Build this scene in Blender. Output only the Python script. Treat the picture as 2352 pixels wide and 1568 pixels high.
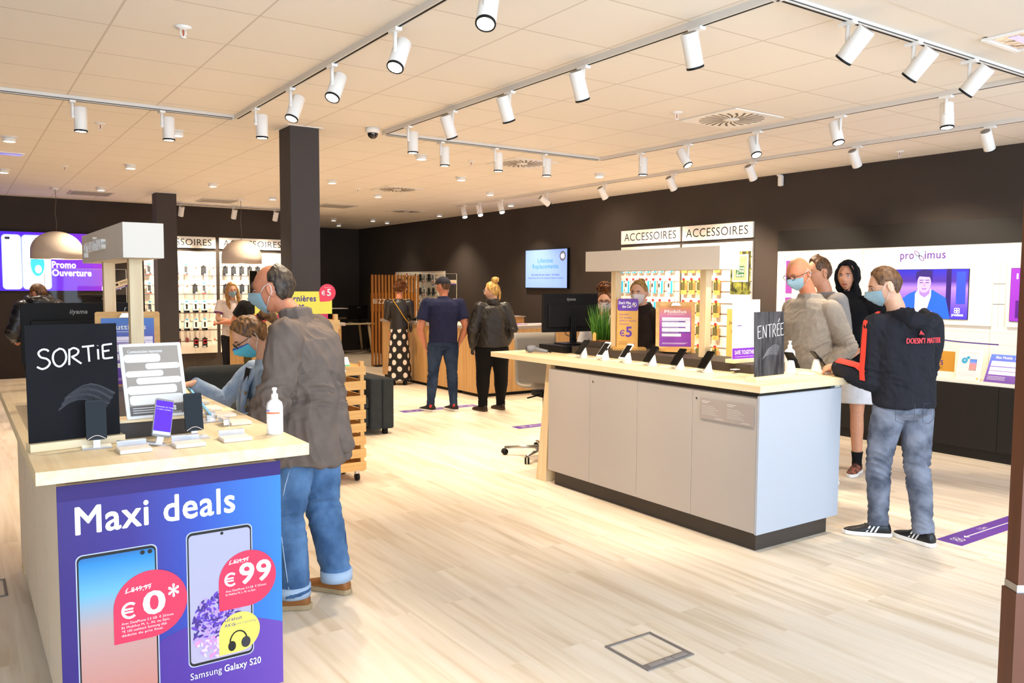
import bpy, math, random
from math import sin, cos, pi, radians, sqrt, exp, atan2
from mathutils import Matrix, Vector, noise
C = bpy.context.scene.collection
for o in list(bpy.data.objects): bpy.data.objects.remove(o)
rnd = random.Random(7)

# ------------------------------------------------------------ camera, world, exposure
cam = bpy.data.cameras.new('camera'); co = bpy.data.objects.new('camera', cam); C.objects.link(co)
cam.sensor_width = 36; cam.lens = 1871.7 / 2352 * 36; cam.clip_start = .05; cam.clip_end = 200
yaw, pitch, roll = -0.600944, 0.0688907, 0.0055903
fw = Vector((-sin(yaw) * cos(pitch), cos(yaw) * cos(pitch), -sin(pitch)))
r0 = fw.cross(Vector((0, 0, 1))).normalized(); u0 = r0.cross(fw)
rr = r0 * cos(roll) + u0 * sin(roll); uu = u0 * cos(roll) - r0 * sin(roll)
co.matrix_world = Matrix(((rr.x, uu.x, -fw.x, 0), (rr.y, uu.y, -fw.y, 0), (rr.z, uu.z, -fw.z, 1.68), (0, 0, 0, 1)))
bpy.context.scene.camera = co
S = bpy.context.scene
S.view_settings.view_transform = 'Standard'; S.view_settings.look = 'None'
S.view_settings.gamma = 1; S.view_settings.use_curve_mapping = False
S.view_settings.exposure = 2.2
S.cycles.max_bounces = 8; S.cycles.diffuse_bounces = 5; S.cycles.glossy_bounces = 3
S.cycles.transmission_bounces = 6; S.cycles.transparent_max_bounces = 8
w = bpy.data.worlds.new('mall_daylight'); S.world = w; w.use_nodes = True
w.node_tree.nodes['Background'].inputs[0].default_value = (.72, .85, 1, 1)
w.node_tree.nodes['Background'].inputs[1].default_value = .8
WARM = (1, .83, .63)
CZ = 3.08                                                          # ceiling height
def lamp(name, kind, loc, energy, color=WARM, size=.05, aim=None, angle=70, blend=.6, sy=None):
    l = bpy.data.lights.new(name, kind); l.energy = energy; l.color = color
    if kind == 'SPOT': l.spot_size = radians(angle); l.spot_blend = blend; l.shadow_soft_size = size
    elif kind == 'AREA':
        l.size = size
        if sy: l.shape = 'RECTANGLE'; l.size_y = sy
    else: l.shadow_soft_size = size
    o = bpy.data.objects.new(name, l); C.objects.link(o); o.location = loc
    if aim: o.rotation_euler = Vector(aim).to_track_quat('-Z', 'Y').to_euler()
    return o
# daylight from the open shop front behind the photographer
lamp('shopfront_daylight', 'AREA', (2.2, -2.6, 2.2), 55, (.5, .72, 1), 6, (.25, 1, -.28), sy=2.4)

# ------------------------------------------------------------ materials
def lin(c):
    if isinstance(c, str):
        c = c.lstrip('#'); c = [int(c[i:i + 2], 16) / 255 for i in (0, 2, 4)]
        c = [x / 12.92 if x <= .04045 else ((x + .055) / 1.055) ** 2.4 for x in c]
    return tuple(c[:3]) + (1,)
MATS = {}
def mat(name, col, rough=.6, metal=0, em=0, spec=.4, alpha=1, trans=0, bump=0, bscale=200, var=0, vscale=8, vcol=None, stretch=(1, 1, 1), coat=0):
    if name in MATS: return MATS[name]
    m = bpy.data.materials.new(name); m.use_nodes = True; nt = m.node_tree; b = nt.nodes['Principled BSDF']
    b.inputs['Base Color'].default_value = lin(col); b.inputs['Roughness'].default_value = rough
    b.inputs['Metallic'].default_value = metal; b.inputs['Specular IOR Level'].default_value = spec
    if coat: b.inputs['Coat Weight'].default_value = coat
    if trans: b.inputs['Transmission Weight'].default_value = trans; b.inputs['IOR'].default_value = .85
    if em: b.inputs['Emission Color'].default_value = lin(col); b.inputs['Emission Strength'].default_value = em * (.27 if em < 4 else 1)
    if bump or var:
        tc = nt.nodes.new('ShaderNodeTexCoord'); mp = nt.nodes.new('ShaderNodeMapping'); nt.links.new(tc.outputs['Object'], mp.inputs[0])
        mp.inputs['Scale'].default_value = stretch
    if bump:
        n = nt.nodes.new('ShaderNodeTexNoise'); n.inputs['Scale'].default_value = bscale; n.inputs['Detail'].default_value = 3
        nt.links.new(mp.outputs[0], n.inputs['Vector'])
        bp = nt.nodes.new('ShaderNodeBump'); bp.inputs['Strength'].default_value = bump; bp.inputs['Distance'].default_value = .003
        nt.links.new(n.outputs[0], bp.inputs['Height']); nt.links.new(bp.outputs[0], b.inputs['Normal'])
    if var:
        n = nt.nodes.new('ShaderNodeTexNoise'); n.inputs['Scale'].default_value = vscale; n.inputs['Detail'].default_value = 5
        nt.links.new(mp.outputs[0], n.inputs['Vector'])
        cr = nt.nodes.new('ShaderNodeValToRGB'); c = lin(col); v = lin(vcol) if vcol else tuple(x * (1 - var) for x in c[:3]) + (1,)
        cr.color_ramp.elements[0].position = .38; cr.color_ramp.elements[1].position = .62
        cr.color_ramp.elements[0].color = v; cr.color_ramp.elements[1].color = c
        nt.links.new(n.outputs[0], cr.inputs[0]); nt.links.new(cr.outputs[0], b.inputs['Base Color'])
    MATS[name] = m
    return m
def grad_mat(name, stops, axis='Z', em=0, rough=.5, rot=0, coords='Generated'):
    """printed or displayed colour gradient across a flat thing; stops = [(pos, colour)]"""
    if name in MATS: return MATS[name]
    m = bpy.data.materials.new(name); m.use_nodes = True; nt = m.node_tree; b = nt.nodes['Principled BSDF']
    tc = nt.nodes.new('ShaderNodeTexCoord'); mp = nt.nodes.new('ShaderNodeMapping'); sp = nt.nodes.new('ShaderNodeSeparateXYZ')
    mp.inputs['Rotation'].default_value = (0, 0, rot) if axis != 'Z' else (0, rot, 0)
    nt.links.new(tc.outputs[coords], mp.inputs[0]); nt.links.new(mp.outputs[0], sp.inputs[0])
    cr = nt.nodes.new('ShaderNodeValToRGB'); e = cr.color_ramp.elements
    e[0].position, e[0].color = stops[0][0], lin(stops[0][1]); e[1].position, e[1].color = stops[-1][0], lin(stops[-1][1])
    for p, c in stops[1:-1]: n = e.new(p); n.color = lin(c)
    nt.links.new(sp.outputs[axis], cr.inputs[0]); nt.links.new(cr.outputs[0], b.inputs['Base Color']); b.inputs['Roughness'].default_value = rough
    if em: nt.links.new(cr.outputs[0], b.inputs['Emission Color']); b.inputs['Emission Strength'].default_value = em * (.27 if em < 4 else 1); b.inputs['Base Color'].default_value = (0, 0, 0, 1)
    MATS[name] = m
    return m
def wood(name, c1, c2, axis=0, scale=1.0, rough=.5, bump=.1):
    """straight wood grain running along the given axis"""
    if name in MATS: return MATS[name]
    m = bpy.data.materials.new(name); m.use_nodes = True; nt = m.node_tree; b = nt.nodes['Principled BSDF']
    tc = nt.nodes.new('ShaderNodeTexCoord'); mp = nt.nodes.new('ShaderNodeMapping'); nt.links.new(tc.outputs['Object'], mp.inputs[0])
    s = [14 * scale] * 3; s[axis] = .9 * scale; mp.inputs['Scale'].default_value = s
    n = nt.nodes.new('ShaderNodeTexNoise'); n.inputs['Scale'].default_value = 2.2; n.inputs['Detail'].default_value = 8; n.inputs['Roughness'].default_value = .6
    nt.links.new(mp.outputs[0], n.inputs['Vector'])
    cr = nt.nodes.new('ShaderNodeValToRGB'); e = cr.color_ramp.elements
    e[0].position = .32; e[1].position = .68; e[0].color = lin(c2); e[1].color = lin(c1)
    nt.links.new(n.outputs[0], cr.inputs[0]); nt.links.new(cr.outputs[0], b.inputs['Base Color']); b.inputs['Roughness'].default_value = rough
    if bump:
        bp = nt.nodes.new('ShaderNodeBump'); bp.inputs['Strength'].default_value = bump; bp.inputs['Distance'].default_value = .001
        nt.links.new(n.outputs[0], bp.inputs['Height']); nt.links.new(bp.outputs[0], b.inputs['Normal'])
    MATS[name] = m
    return m
def floor_mat():
    m = bpy.data.materials.new('pale_oak_planks'); m.use_nodes = True; nt = m.node_tree; b = nt.nodes['Principled BSDF']; L = nt.links.new
    tc = nt.nodes.new('ShaderNodeTexCoord'); mp = nt.nodes.new('ShaderNodeMapping'); L(tc.outputs['Object'], mp.inputs[0])
    mp.inputs['Rotation'].default_value = (0, 0, pi / 2)
    br = nt.nodes.new('ShaderNodeTexBrick'); br.offset = .37; br.inputs['Scale'].default_value = 1
    br.inputs['Brick Width'].default_value = 1.22; br.inputs['Row Height'].default_value = .19; br.inputs['Mortar Size'].default_value = .0012
    br.inputs['Color1'].default_value = (1, 1, 1, 1); br.inputs['Color2'].default_value = (0, 0, 0, 1); br.inputs['Mortar'].default_value = (.3, .3, .3, 1)
    br.inputs['Bias'].default_value = 0
    L(mp.outputs[0], br.inputs[0])
    m2 = nt.nodes.new('ShaderNodeMapping'); L(tc.outputs['Object'], m2.inputs[0]); m2.inputs['Scale'].default_value = (9, .55, 1)
    ad = nt.nodes.new('ShaderNodeVectorMath'); ad.operation = 'ADD'; sc = nt.nodes.new('ShaderNodeVectorMath'); sc.operation = 'SCALE'; sc.inputs['Scale'].default_value = 13
    L(br.outputs[0], sc.inputs[0]); L(m2.outputs[0], ad.inputs[0]); L(sc.outputs[0], ad.inputs[1])
    n = nt.nodes.new('ShaderNodeTexNoise'); n.inputs['Scale'].default_value = 1.6; n.inputs['Detail'].default_value = 9; n.inputs['Distortion'].default_value = .5; L(ad.outputs[0], n.inputs['Vector'])
    cr = nt.nodes.new('ShaderNodeValToRGB'); e = cr.color_ramp.elements
    e[0].position = .3; e[0].color = lin('#d0bda1'); e[1].position = .72; e[1].color = lin('#ede1cf')
    k = e.new(.5); k.color = lin('#e4d5bf'); L(n.outputs[0], cr.inputs[0])
    mx = nt.nodes.new('ShaderNodeMix'); mx.data_type = 'RGBA'; mx.blend_type = 'MULTIPLY'; mx.inputs[0].default_value = .08
    L(cr.outputs[0], mx.inputs[6]); L(br.outputs[0], mx.inputs[7])
    L(mx.outputs[2], b.inputs['Base Color']); b.inputs['Roughness'].default_value = .42; b.inputs['Specular IOR Level'].default_value = .35
    return m
def ceiling_mat():
    m = bpy.data.materials.new('mineral_fibre_tiles'); m.use_nodes = True; nt = m.node_tree; b = nt.nodes['Principled BSDF']; L = nt.links.new
    tc = nt.nodes.new('ShaderNodeTexCoord'); mp = nt.nodes.new('ShaderNodeMapping'); L(tc.outputs['Object'], mp.inputs[0])
    mp.inputs['Location'].default_value = (-3.865, -3.745, 0)
    br = nt.nodes.new('ShaderNodeTexBrick'); br.offset = 0; br.inputs['Scale'].default_value = 1
    br.inputs['Brick Width'].default_value = .622; br.inputs['Row Height'].default_value = .622; br.inputs['Mortar Size'].default_value = .006; br.inputs['Mortar Smooth'].default_value = 0
    br.inputs['Color1'].default_value = lin('#ebe3d8'); br.inputs['Color2'].default_value = lin('#e9e1d6'); br.inputs['Mortar'].default_value = lin('#d0c4b6')
    L(mp.outputs[0], br.inputs[0]); L(br.outputs[0], b.inputs['Base Color']); b.inputs['Roughness'].default_value = .85
    bp = nt.nodes.new('ShaderNodeBump'); bp.inputs['Strength'].default_value = .35; bp.inputs['Distance'].default_value = .004; bp.invert = True
    L(br.outputs['Fac'], bp.inputs['Height']); L(bp.outputs[0], b.inputs['Normal'])
    return m

# ------------------------------------------------------------ mesh builder
class MB:
    def __init__(s): s.V = []; s.F = []; s.MI = []; s.SM = []; s.mats = []; s.T = Matrix.Identity(4); s.uv = None
    def add(s, V, F, m, smooth=False):
        k = len(s.V); T = s.T
        s.V += [T @ Vector(v) for v in V]
        if m not in s.mats: s.mats.append(m)
        i = s.mats.index(m)
        for f in F: s.F.append([k + j for j in f]); s.MI.append(i); s.SM.append(smooth)
        return s
    def box(s, x0, y0, z0, x1, y1, z1, m):
        V = [(x, y, z) for z in (z0, z1) for x, y in ((x0, y0), (x1, y0), (x1, y1), (x0, y1))]
        return s.add(V, [(3, 2, 1, 0), (4, 5, 6, 7), (0, 1, 5, 4), (1, 2, 6, 5), (2, 3, 7, 6), (3, 0, 4, 7)], m)
    def tube(s, pts, rad, m, n=12, cap=True, smooth=True, flat=1.0, ref=None):
        pts = [Vector(p) for p in pts]
        if not isinstance(rad, (list, tuple)): rad = [rad] * len(pts)
        V = []; F = []; up = Vector(ref) if ref else None
        for i, p in enumerate(pts):
            d = (pts[min(i + 1, len(pts) - 1)] - pts[max(i - 1, 0)]).normalized()
            if up is None: up = Vector((0, 0, 1)) if abs(d.z) < .9 else Vector((1, 0, 0))
            a = d.cross(up).normalized(); b = a.cross(d).normalized()
            if not ref: up = b
            ra, rb = rad[i] if isinstance(rad[i], (list, tuple)) else (rad[i], rad[i] * flat)
            for k in range(n): t = 2 * pi * k / n; V.append(p + a * cos(t) * ra + b * sin(t) * rb)
        for i in range(len(pts) - 1):
            for k in range(n): F.append((i * n + k, i * n + (k + 1) % n, (i + 1) * n + (k + 1) % n, (i + 1) * n + k))
        if cap: F.append(list(range(n))[::-1]); F.append([len(V) - n + k for k in range(n)])
        return s.add(V, F, m, smooth)
    def capsule(s, a, b, ra, rb, m, n=12, flat=1.0, ref=None):
        a = Vector(a); b = Vector(b); d = (b - a).normalized(); P = []; R = []
        for t in (-90, -60, -30, 0): P.append(a + d * ra * sin(radians(t))); R.append(max(ra * cos(radians(t)), 1e-4))
        for t in (0, 30, 60, 90): P.append(b + d * rb * sin(radians(t))); R.append(max(rb * cos(radians(t)), 1e-4))
        return s.tube(P, R, m, n, True, True, flat, ref)
    def lathe(s, prof, m, n=32, c=(0, 0, 0), smooth=True):
        V = [(c[0] + r * cos(2 * pi * k / n), c[1] + r * sin(2 * pi * k / n), c[2] + z) for r, z in prof for k in range(n)]
        F = [(i * n + k, i * n + (k + 1) % n, (i + 1) * n + (k + 1) % n, (i + 1) * n + k) for i in range(len(prof) - 1) for k in range(n)]
        F.append(list(range(n))[::-1]); F.append([len(V) - n + k for k in range(n)])
        return s.add(V, F, m, smooth)
    def sphere(s, c, r, m, n=16, q=12):
        if not isinstance(r, (list, tuple)): r = (r, r, r)
        V = []; F = []
        for i in range(q + 1):
            t = pi * i / q
            for k in range(n): a = 2 * pi * k / n; V.append((c[0] + r[0] * sin(t) * cos(a), c[1] + r[1] * sin(t) * sin(a), c[2] - r[2] * cos(t)))
        for i in range(q):
            for k in range(n): F.append((i * n + k, i * n + (k + 1) % n, (i + 1) * n + (k + 1) % n, (i + 1) * n + k))
        return s.add(V, F, m, True)
    def prism(s, P, m, d=.002, z=0):                                # outline in the local xy plane, extruded by d from z
        n = len(P); V = [(x, y, z) for x, y in P] + [(x, y, z + d) for x, y in P]
        A = sum(P[i][0] * P[(i + 1) % n][1] - P[(i + 1) % n][0] * P[i][1] for i in range(n))
        if A < 0: P = P[::-1]; V = [(x, y, z) for x, y in P] + [(x, y, z + d) for x, y in P]
        F = [list(range(n))[::-1], [n + i for i in range(n)]] + [(i, (i + 1) % n, n + (i + 1) % n, n + i) for i in range(n)]
        return s.add(V, F, m)
    # prints: drawn on the local xy plane (x right, y up, z out of the sheet)
    def rect(s, x0, y0, x1, y1, m, z=.0006, r=0):
        if r: return s.face(rrect(x0, y0, x1, y1, r), m, z)
        return s.add([(x0, y0, z), (x1, y0, z), (x1, y1, z), (x0, y1, z)], [(0, 1, 2, 3)], m)
    def face(s, P, m, z=.0006):
        n = len(P); A = sum(P[i][0] * P[(i + 1) % n][1] - P[(i + 1) % n][0] * P[i][1] for i in range(n))
        if A < 0: P = P[::-1]
        return s.add([(x, y, z) for x, y in P], [list(range(n))], m)
    def disc(s, x, y, r, m, z=.0006, ry=None, n=32): return s.face([(x + r * cos(2 * pi * k / n), y + (ry or r) * sin(2 * pi * k / n)) for k in range(n)], m, z)
    def line(s, P, wd, m, z=.0006):
        V = []; F = []; n = len(P)
        for i, (x, y) in enumerate(P):
            a = P[max(i - 1, 0)]; b = P[min(i + 1, n - 1)]; dx, dy = b[0] - a[0], b[1] - a[1]; l = sqrt(dx * dx + dy * dy) or 1
            V += [(x - dy / l * wd / 2, y + dx / l * wd / 2, z), (x + dy / l * wd / 2, y - dx / l * wd / 2, z)]
        for i in range(n - 1): F.append((2 * i, 2 * i + 1, 2 * i + 3, 2 * i + 2))
        return s.add(V, F, m)
    def euro(s, x, y, h, m, z=.0008, k=.13):                        # the currency sign drawn as one arc and two bars
        R_ = h * .5; s.line([(x + h * .42 + R_ * .85 * cos(a), y + R_ + R_ * .93 * sin(a)) for a in [radians(48 + 264 * i / 20) for i in range(21)]], h * k, m, z)
        for q in (.40, .60): s.line([(x - h * .06, y + h * q), (x + h * .62, y + h * q)], h * k * .75, m, z + 3e-5 + q * 2e-5)
    def text(s, t, x, y, h, m, z=.0008, wd=None, bold=0, align='L', shear=0, d=0):
        V, F, W, H0 = text_mesh(t, 0); k = h / H0; kx = k if not wd else wd / W
        if bold:                                                    # heavier strokes
            nV = []; nF = []; b_ = bold * .85; n0 = len(V)
            for j, (dx, dy) in enumerate(((0, 0), (b_, 0), (-b_, 0), (0, b_), (0, -b_), (b_ * .7, b_ * .7), (-b_ * .7, -b_ * .7), (b_ * .7, -b_ * .7), (-b_ * .7, b_ * .7))[:9 if h > .015 else 3]):
                nF += [[i + j * n0 for i in f] for f in F]; nV += [(a + dx, b + dy) for a, b in V]
            V, F = nV, nF
        off = 0 if align == 'L' else (-W * kx / 2 if align == 'C' else -W * kx); nn = len(text_mesh(t, 0)[0])
        VV = [(x + off + a * kx + b * k * shear, y + b * k, z + 2e-5 * (i // nn)) for i, (a, b) in enumerate(V)]
        if d:
            n = len(VV); VV += [(a, b, c + d) for a, b, c in VV]; ed = {}
            for f in F:
                for i in range(len(f)): ed[(f[i], f[(i + 1) % len(f)])] = 1
            FF = [[i + n for i in f] for f in F] + [(a, b, b + n, a + n) for a, b in ed if (b, a) not in ed]
            return s.add(VV, FF, m)
        return s.add(VV, F, m)
def rrect(x0, y0, x1, y1, r, n=6):
    P = []
    for cx, cy, a in ((x1 - r, y0 + r, -90), (x1 - r, y1 - r, 0), (x0 + r, y1 - r, 90), (x0 + r, y0 + r, 180)):
        for k in range(n + 1): t = radians(a + 90 * k / n); P.append((cx + r * cos(t), cy + r * sin(t)))
    return P
TC = {}
def text_mesh(t, bold=0):
    if (t, bold) in TC: return TC[(t, bold)]
    cu = bpy.data.curves.new('t', 'FONT'); cu.body = t; cu.size = 1; cu.space_character = 1.06; cu.resolution_u = 3; cu.fill_mode = 'FRONT'
    o = bpy.data.objects.new('t', cu); C.objects.link(o); bpy.context.view_layer.update()
    me = o.evaluated_get(bpy.context.evaluated_depsgraph_get()).to_mesh()
    V = [(v.co.x, v.co.y) for v in me.vertices]; F = [list(p.vertices) for p in me.polygons]
    bpy.data.objects.remove(o); bpy.data.curves.remove(cu)
    x0 = min(v[0] for v in V) if V else 0; W = (max(v[0] for v in V) - x0) if V else 1
    A = lambda f: sum(V[f[i]][0] * V[f[(i + 1) % len(f)]][1] - V[f[(i + 1) % len(f)]][0] * V[f[i]][1] for i in range(len(f)))
    F = [f if A(f) > 0 else f[::-1] for f in F]
    TC[(t, bold)] = ([(a - x0, b) for a, b in V], F, W, .69)
    return TC[(t, bold)]
def frame(o, u, v=(0, 0, 1)):
    u = Vector(u).normalized(); v = Vector(v).normalized(); n = u.cross(v).normalized()
    return Matrix(((u.x, v.x, n.x, o[0]), (u.y, v.y, n.y, o[1]), (u.z, v.z, n.z, o[2]), (0, 0, 0, 1)))
def obj(name, mb, parent=None, loc=None, rot=0, bev=0, seg=2, sub=0, solid=0):
    me = bpy.data.meshes.new(name); V = mb.V
    if parent is None and loc is None:                              # origin at the base of the thing
        xs = [v[0] for v in V]; ys = [v[1] for v in V]; zs = [v[2] for v in V]
        loc = ((min(xs) + max(xs)) / 2, (min(ys) + max(ys)) / 2, min(zs)); V = [(v[0] - loc[0], v[1] - loc[1], v[2] - loc[2]) for v in V]
    me.from_pydata([tuple(v) for v in V], [], mb.F)
    for m in mb.mats: me.materials.append(m)
    me.polygons.foreach_set('material_index', mb.MI); me.polygons.foreach_set('use_smooth', mb.SM)
    if mb.uv:
        ul = me.uv_layers.new(name='UVMap')
        for l in me.loops: ul.data[l.index].uv = mb.uv[l.vertex_index]
    me.validate(); me.update()
    o = bpy.data.objects.new(name, me); C.objects.link(o)
    if loc is not None: o.location = loc
    if rot: o.rotation_euler = (0, 0, rot)
    if parent: o.parent = parent
    if bev: b = o.modifiers.new('bevel', 'BEVEL'); b.width = bev; b.segments = seg; b.limit_method = 'ANGLE'; b.angle_limit = radians(40)
    if sub: b = o.modifiers.new('sub', 'SUBSURF'); b.levels = sub; b.render_levels = sub
    return o
def tag(o, label, cat, group=None):
    o['label'] = label; o['category'] = cat
    if group: o['group'] = group
    return o
def thing(name, label, cat, loc=(0, 0, 0), rot=0, group=None):
    o = bpy.data.objects.new(name, None); o.empty_display_size = .05; C.objects.link(o); o.location = loc; o.rotation_euler = (0, 0, rot)
    return tag(o, label, cat, group)
def struct(name, mb, **k):
    o = obj(name, mb, **k); o['kind'] = 'structure'; return o
def dup(root, loc, rot=None, label=None, group=None):
    r = root.copy(); C.objects.link(r); r.location = loc
    if rot is not None: r.rotation_euler = rot if isinstance(rot, (tuple, list)) or hasattr(rot, 'order') else (0, 0, rot)
    if label: r['label'] = label
    if group: r['group'] = group
    for ch in [c for c in bpy.data.objects if c.parent == root]:
        c = ch.copy(); C.objects.link(c); c.parent = r
        for g in [x for x in bpy.data.objects if x.parent == ch]:
            d = g.copy(); C.objects.link(d); d.parent = c
    return r

# common materials
WALL = mat('charcoal_wall_paint', '#3d342e', .85, var=.12, vscale=1.2)
COLP = mat('charcoal_column_paint', '#453f3d', .8)
WHITE = mat('white_lacquer', '#e9e4dc', .45)
WPLA = mat('white_plastic', '#eeebe6', .35)
OFFW = mat('warm_white_panel', '#e6dccc', .5)
GREYL = mat('light_grey_laminate', '#aea59d', .55)
GREYH = mat('header_grey_laminate', '#d8cec1', .55); SIGNW = mat('sign_white', '#f6f1e8', .5)
DBR = mat('dark_bronze_laminate', '#3d342d', .5)
BLK = mat('black_plastic', '#0d0d0e', .4, spec=.25)
BLKM = mat('black_matt', '#131110', .65, spec=.2)
CHR = mat('brushed_chrome', '#b8b8b8', .25, 1)
OAKX = wood('pale_oak_x', '#e8d5b0', '#dbc298', 0)
OAKY = wood('pale_oak_y', '#e8d5b0', '#dbc298', 1)
OAKZ = wood('pale_oak_z', '#e3cda5', '#d3b88c', 2)
ASHZ = wood('ash_front', '#cda56c', '#b98d55', 2, .6)
PINE = wood('pine_crate', '#dcae68', '#c8944e', 0)
PINEZ = wood('pine_crate_upright', '#dcae68', '#c8944e', 2)
LENS = mat('lamp_lens', '#fff3dc', .4, em=9)
PUR = mat('print_purple', '#5a2a91', .5)
PURD = mat('print_deep_purple', '#46237d', .5)
REDP = mat('print_red', '#e8364f', .5)
YEL = mat('print_yellow', '#ecdc4a', .5)
KRAFT = mat('kraft_card', '#cf9f52', .7, var=.06, vscale=40)
PW = mat('print_white', '#dddbd9', .5)
INK = mat('print_black', '#17140f', .6)
LILAC = mat('print_lilac', '#e6dcea', .5)
GLASS = mat('clear_acrylic', '#f4f8f8', .03, trans=1, spec=.5)
# ------------------------------------------------------------ the room
WX, WY, WR = 8.58, 15.62, 19.45                                     # right wall, far left wall, far recess
m = MB(); m.box(-6, -3.2, -.1, WX, WR, 0, floor_mat()); struct('floor', m, loc=(0, 0, 0))
m = MB(); m.box(-6, -1.2, CZ, WX + .15, WR + .15, CZ + .1, ceiling_mat()); struct('ceiling', m, loc=(0, 0, 0))
PLAS = mat('ceiling_plaster', '#dfd5ca', .85)
m = MB(); m.box(-6, -1.2, CZ - .012, WX, 2.33, CZ, PLAS); m.box(-6, 2.33, CZ - .006, WX, 2.56, CZ, mat('ceiling_border_tile', '#e4dace', .8)); struct('trim_1', m)
m = MB(); m.box(WX, -1.2, 0, WX + .15, WR + .15, CZ, WALL); struct('wall_right', m)
m = MB(); m.box(-6.15, WY, 0, 5.75, WY + .15, CZ, WALL); struct('wall_back', m)
m = MB(); m.box(5.6, WY + .15, 0, 5.75, WR + .15, CZ, WALL); struct('wall_recess_side', m)
m = MB(); m.box(5.75, WR, 0, WX, WR + .15, CZ, WALL); struct('wall_recess_back', m)
m = MB(); m.box(-6.15, -1.2, 0, -6, WY, CZ, WALL); struct('wall_left', m)
for nm, x0, y0, x1, y1, lb in (('column', 2.5, 7.13, 2.77, 7.42, 'dark grey square column behind the man in the grey jacket'),
                               ('column', 2.63, 13.56, 2.93, 13.86, 'dark square column at the left, between the purple screen and the accessory wall')):
    m = MB(); m.box(x0, y0, 0, x1, y1, CZ, COLP)
    tag(obj(nm, m, bev=.004), lb, 'column')
    m = MB()
    for a, b, c, d in ((x0 - .03, y0 - .03, x1 + .03, y0), (x0 - .03, y1, x1 + .03, y1 + .03), (x0 - .03, y0, x0, y1), (x1, y0, x1 + .03, y1)): m.box(a, b, CZ - .006, c, d, CZ, WPLA)
    struct('trim_2' if y0 < 10 else 'trim_3', m)
# brown wooden entrance door leaf at the right edge
BROWN = wood('reddish_brown_wood', '#6b3514', '#552a10', 2, .5, .5, .02)
m = MB(); m.T = Matrix.Translation((2.125, .905, 0)) @ Matrix.Rotation(radians(-34), 4, 'Z')
m.box(0, 0, .955, .16, .05, 2.6, BROWN); m.box(-.006, -.004, 0, .16, .054, .935, BROWN); m.box(-.002, 0, .935, .16, .05, .955, CHR); struct('door_1', m)

# ------------------------------------------------------------ track rails
TRK = mat('track_white', '#dcd6ce', .5)
def rail(x0, y0, x1, y1, label):
    t = thing('lighting_track', label, 'lighting track', ((x0 + x1) / 2, (y0 + y1) / 2, CZ - .035), group='white ceiling lighting tracks')
    L = sqrt((x1 - x0) ** 2 + (y1 - y0) ** 2) / 2; a = atan2(y1 - y0, x1 - x0)
    m = MB(); m.box(-L, -.018, 0, L, .018, .035, TRK); obj('rail', m, t, (0, 0, 0), a)
    m = MB(); m.box(-L + .03, -.007, -.001, L - .03, .007, .0005, BLKM); m.box(-L + .03, -.0185, .004, L - .03, -.018, .012, mat('track_slot', '#5c5650', .6)); obj('conductor_slot', m, t, (0, 0, 0), a)
rail(2.0, .2, 2.0, 7.0, 'long white track running from the camera to the left column')
rail(-4, 7.02, 2.0, 7.02, 'white track crossing the ceiling at the left edge')
rail(3.3, 2.58, 3.3, 6.9, 'white track over the aisle left of the entrance counter')
rail(3.3, 2.58, 5.9, 2.58, 'white track at the top right corner over the entrance counter end')
rail(5.9, 2.58, 5.9, 6.93, 'white track to the right of the round swirl vent')
rail(3.3, 6.93, 5.9, 6.93, 'short white track joining the two aisle tracks at the far end')
rail(7.3, 2.2, 7.3, 12.4, 'longest white track, beside the right hand wall')
rail(2.9, 15.0, 5.2, 15.0, 'white track above the far left accessory wall')

# ------------------------------------------------------------ track spotlights
def spotlight(x, y, aim, label, on=9, group='white track spotlights', en=26, ang=62, real=True):
    """mount under the track, arm, tilted can with black rim and glowing lens; aim = direction of the beam"""
    aim = Vector(aim).normalized(); t = thing('track_spotlight', label, 'spotlight', (x, y, CZ - .035), group=group)
    h = Vector((aim.x, aim.y, 0)); h = h.normalized() if h.length > .05 else Vector((0, 1, 0)); side = Vector((-h.y, h.x, 0))
    m = MB(); m.box(-.035, -.016, -.018, .035, .016, 0, WPLA) if abs(h.x) > 2 else m.box(-.02, -.045, -.018, .02, .045, 0, WPLA); obj('mount', m, t, (0, 0, 0), bev=.002)
    off = side * .0
    piv = Vector((0, 0, -.115)); m = MB(); m.tube([(0, 0, -.015), piv], .011, WPLA, 10); m.sphere(piv, .014, WPLA, 10, 8); obj('arm', m, t, (0, 0, 0))
    q = aim.to_track_quat('-Z', 'Y').to_matrix().to_4x4()
    c = piv + side * 0 - h * .05 * (1 if aim.z > -.98 else 0) + Vector((0, 0, .0))
    if aim.z <= -.98: c = piv + Vector((.055, .02, 0))
    T = Matrix.Translation(c) @ q
    m = MB(); m.T = T; m.lathe([(.0, .078), (.042, .078), (.046, .072), (.046, -.1), (.043, -.103)], WPLA, 28); m.tube([(0, .0, .078), (0, 0, .079)], .037, mat('can_vent', '#8d867e', .6), 20)
    b = obj('lamp_can', m, t, (0, 0, 0))
    m = MB(); m.T = T; m.lathe([(.0465, -.094), (.0475, -.1), (.0465, -.106), (.0395, -.106), (.0395, -.1)], BLK, 28); obj('black_rim', m, b, (0, 0, 0))
    m = MB(); m.T = T; m.lathe([(0, -.101), (.0385, -.101), (.0385, -.1035), (0, -.1035)], LENS, 24); obj('lens', m, b, (0, 0, 0))
    if real:
        p = Vector((x, y, CZ - .035)) + c + aim * .115
        lamp('spot_beam', 'SPOT', p, en, WARM, .04, aim, ang, .7)
    return t
AL = (-.42, -.28, -.86)
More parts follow.
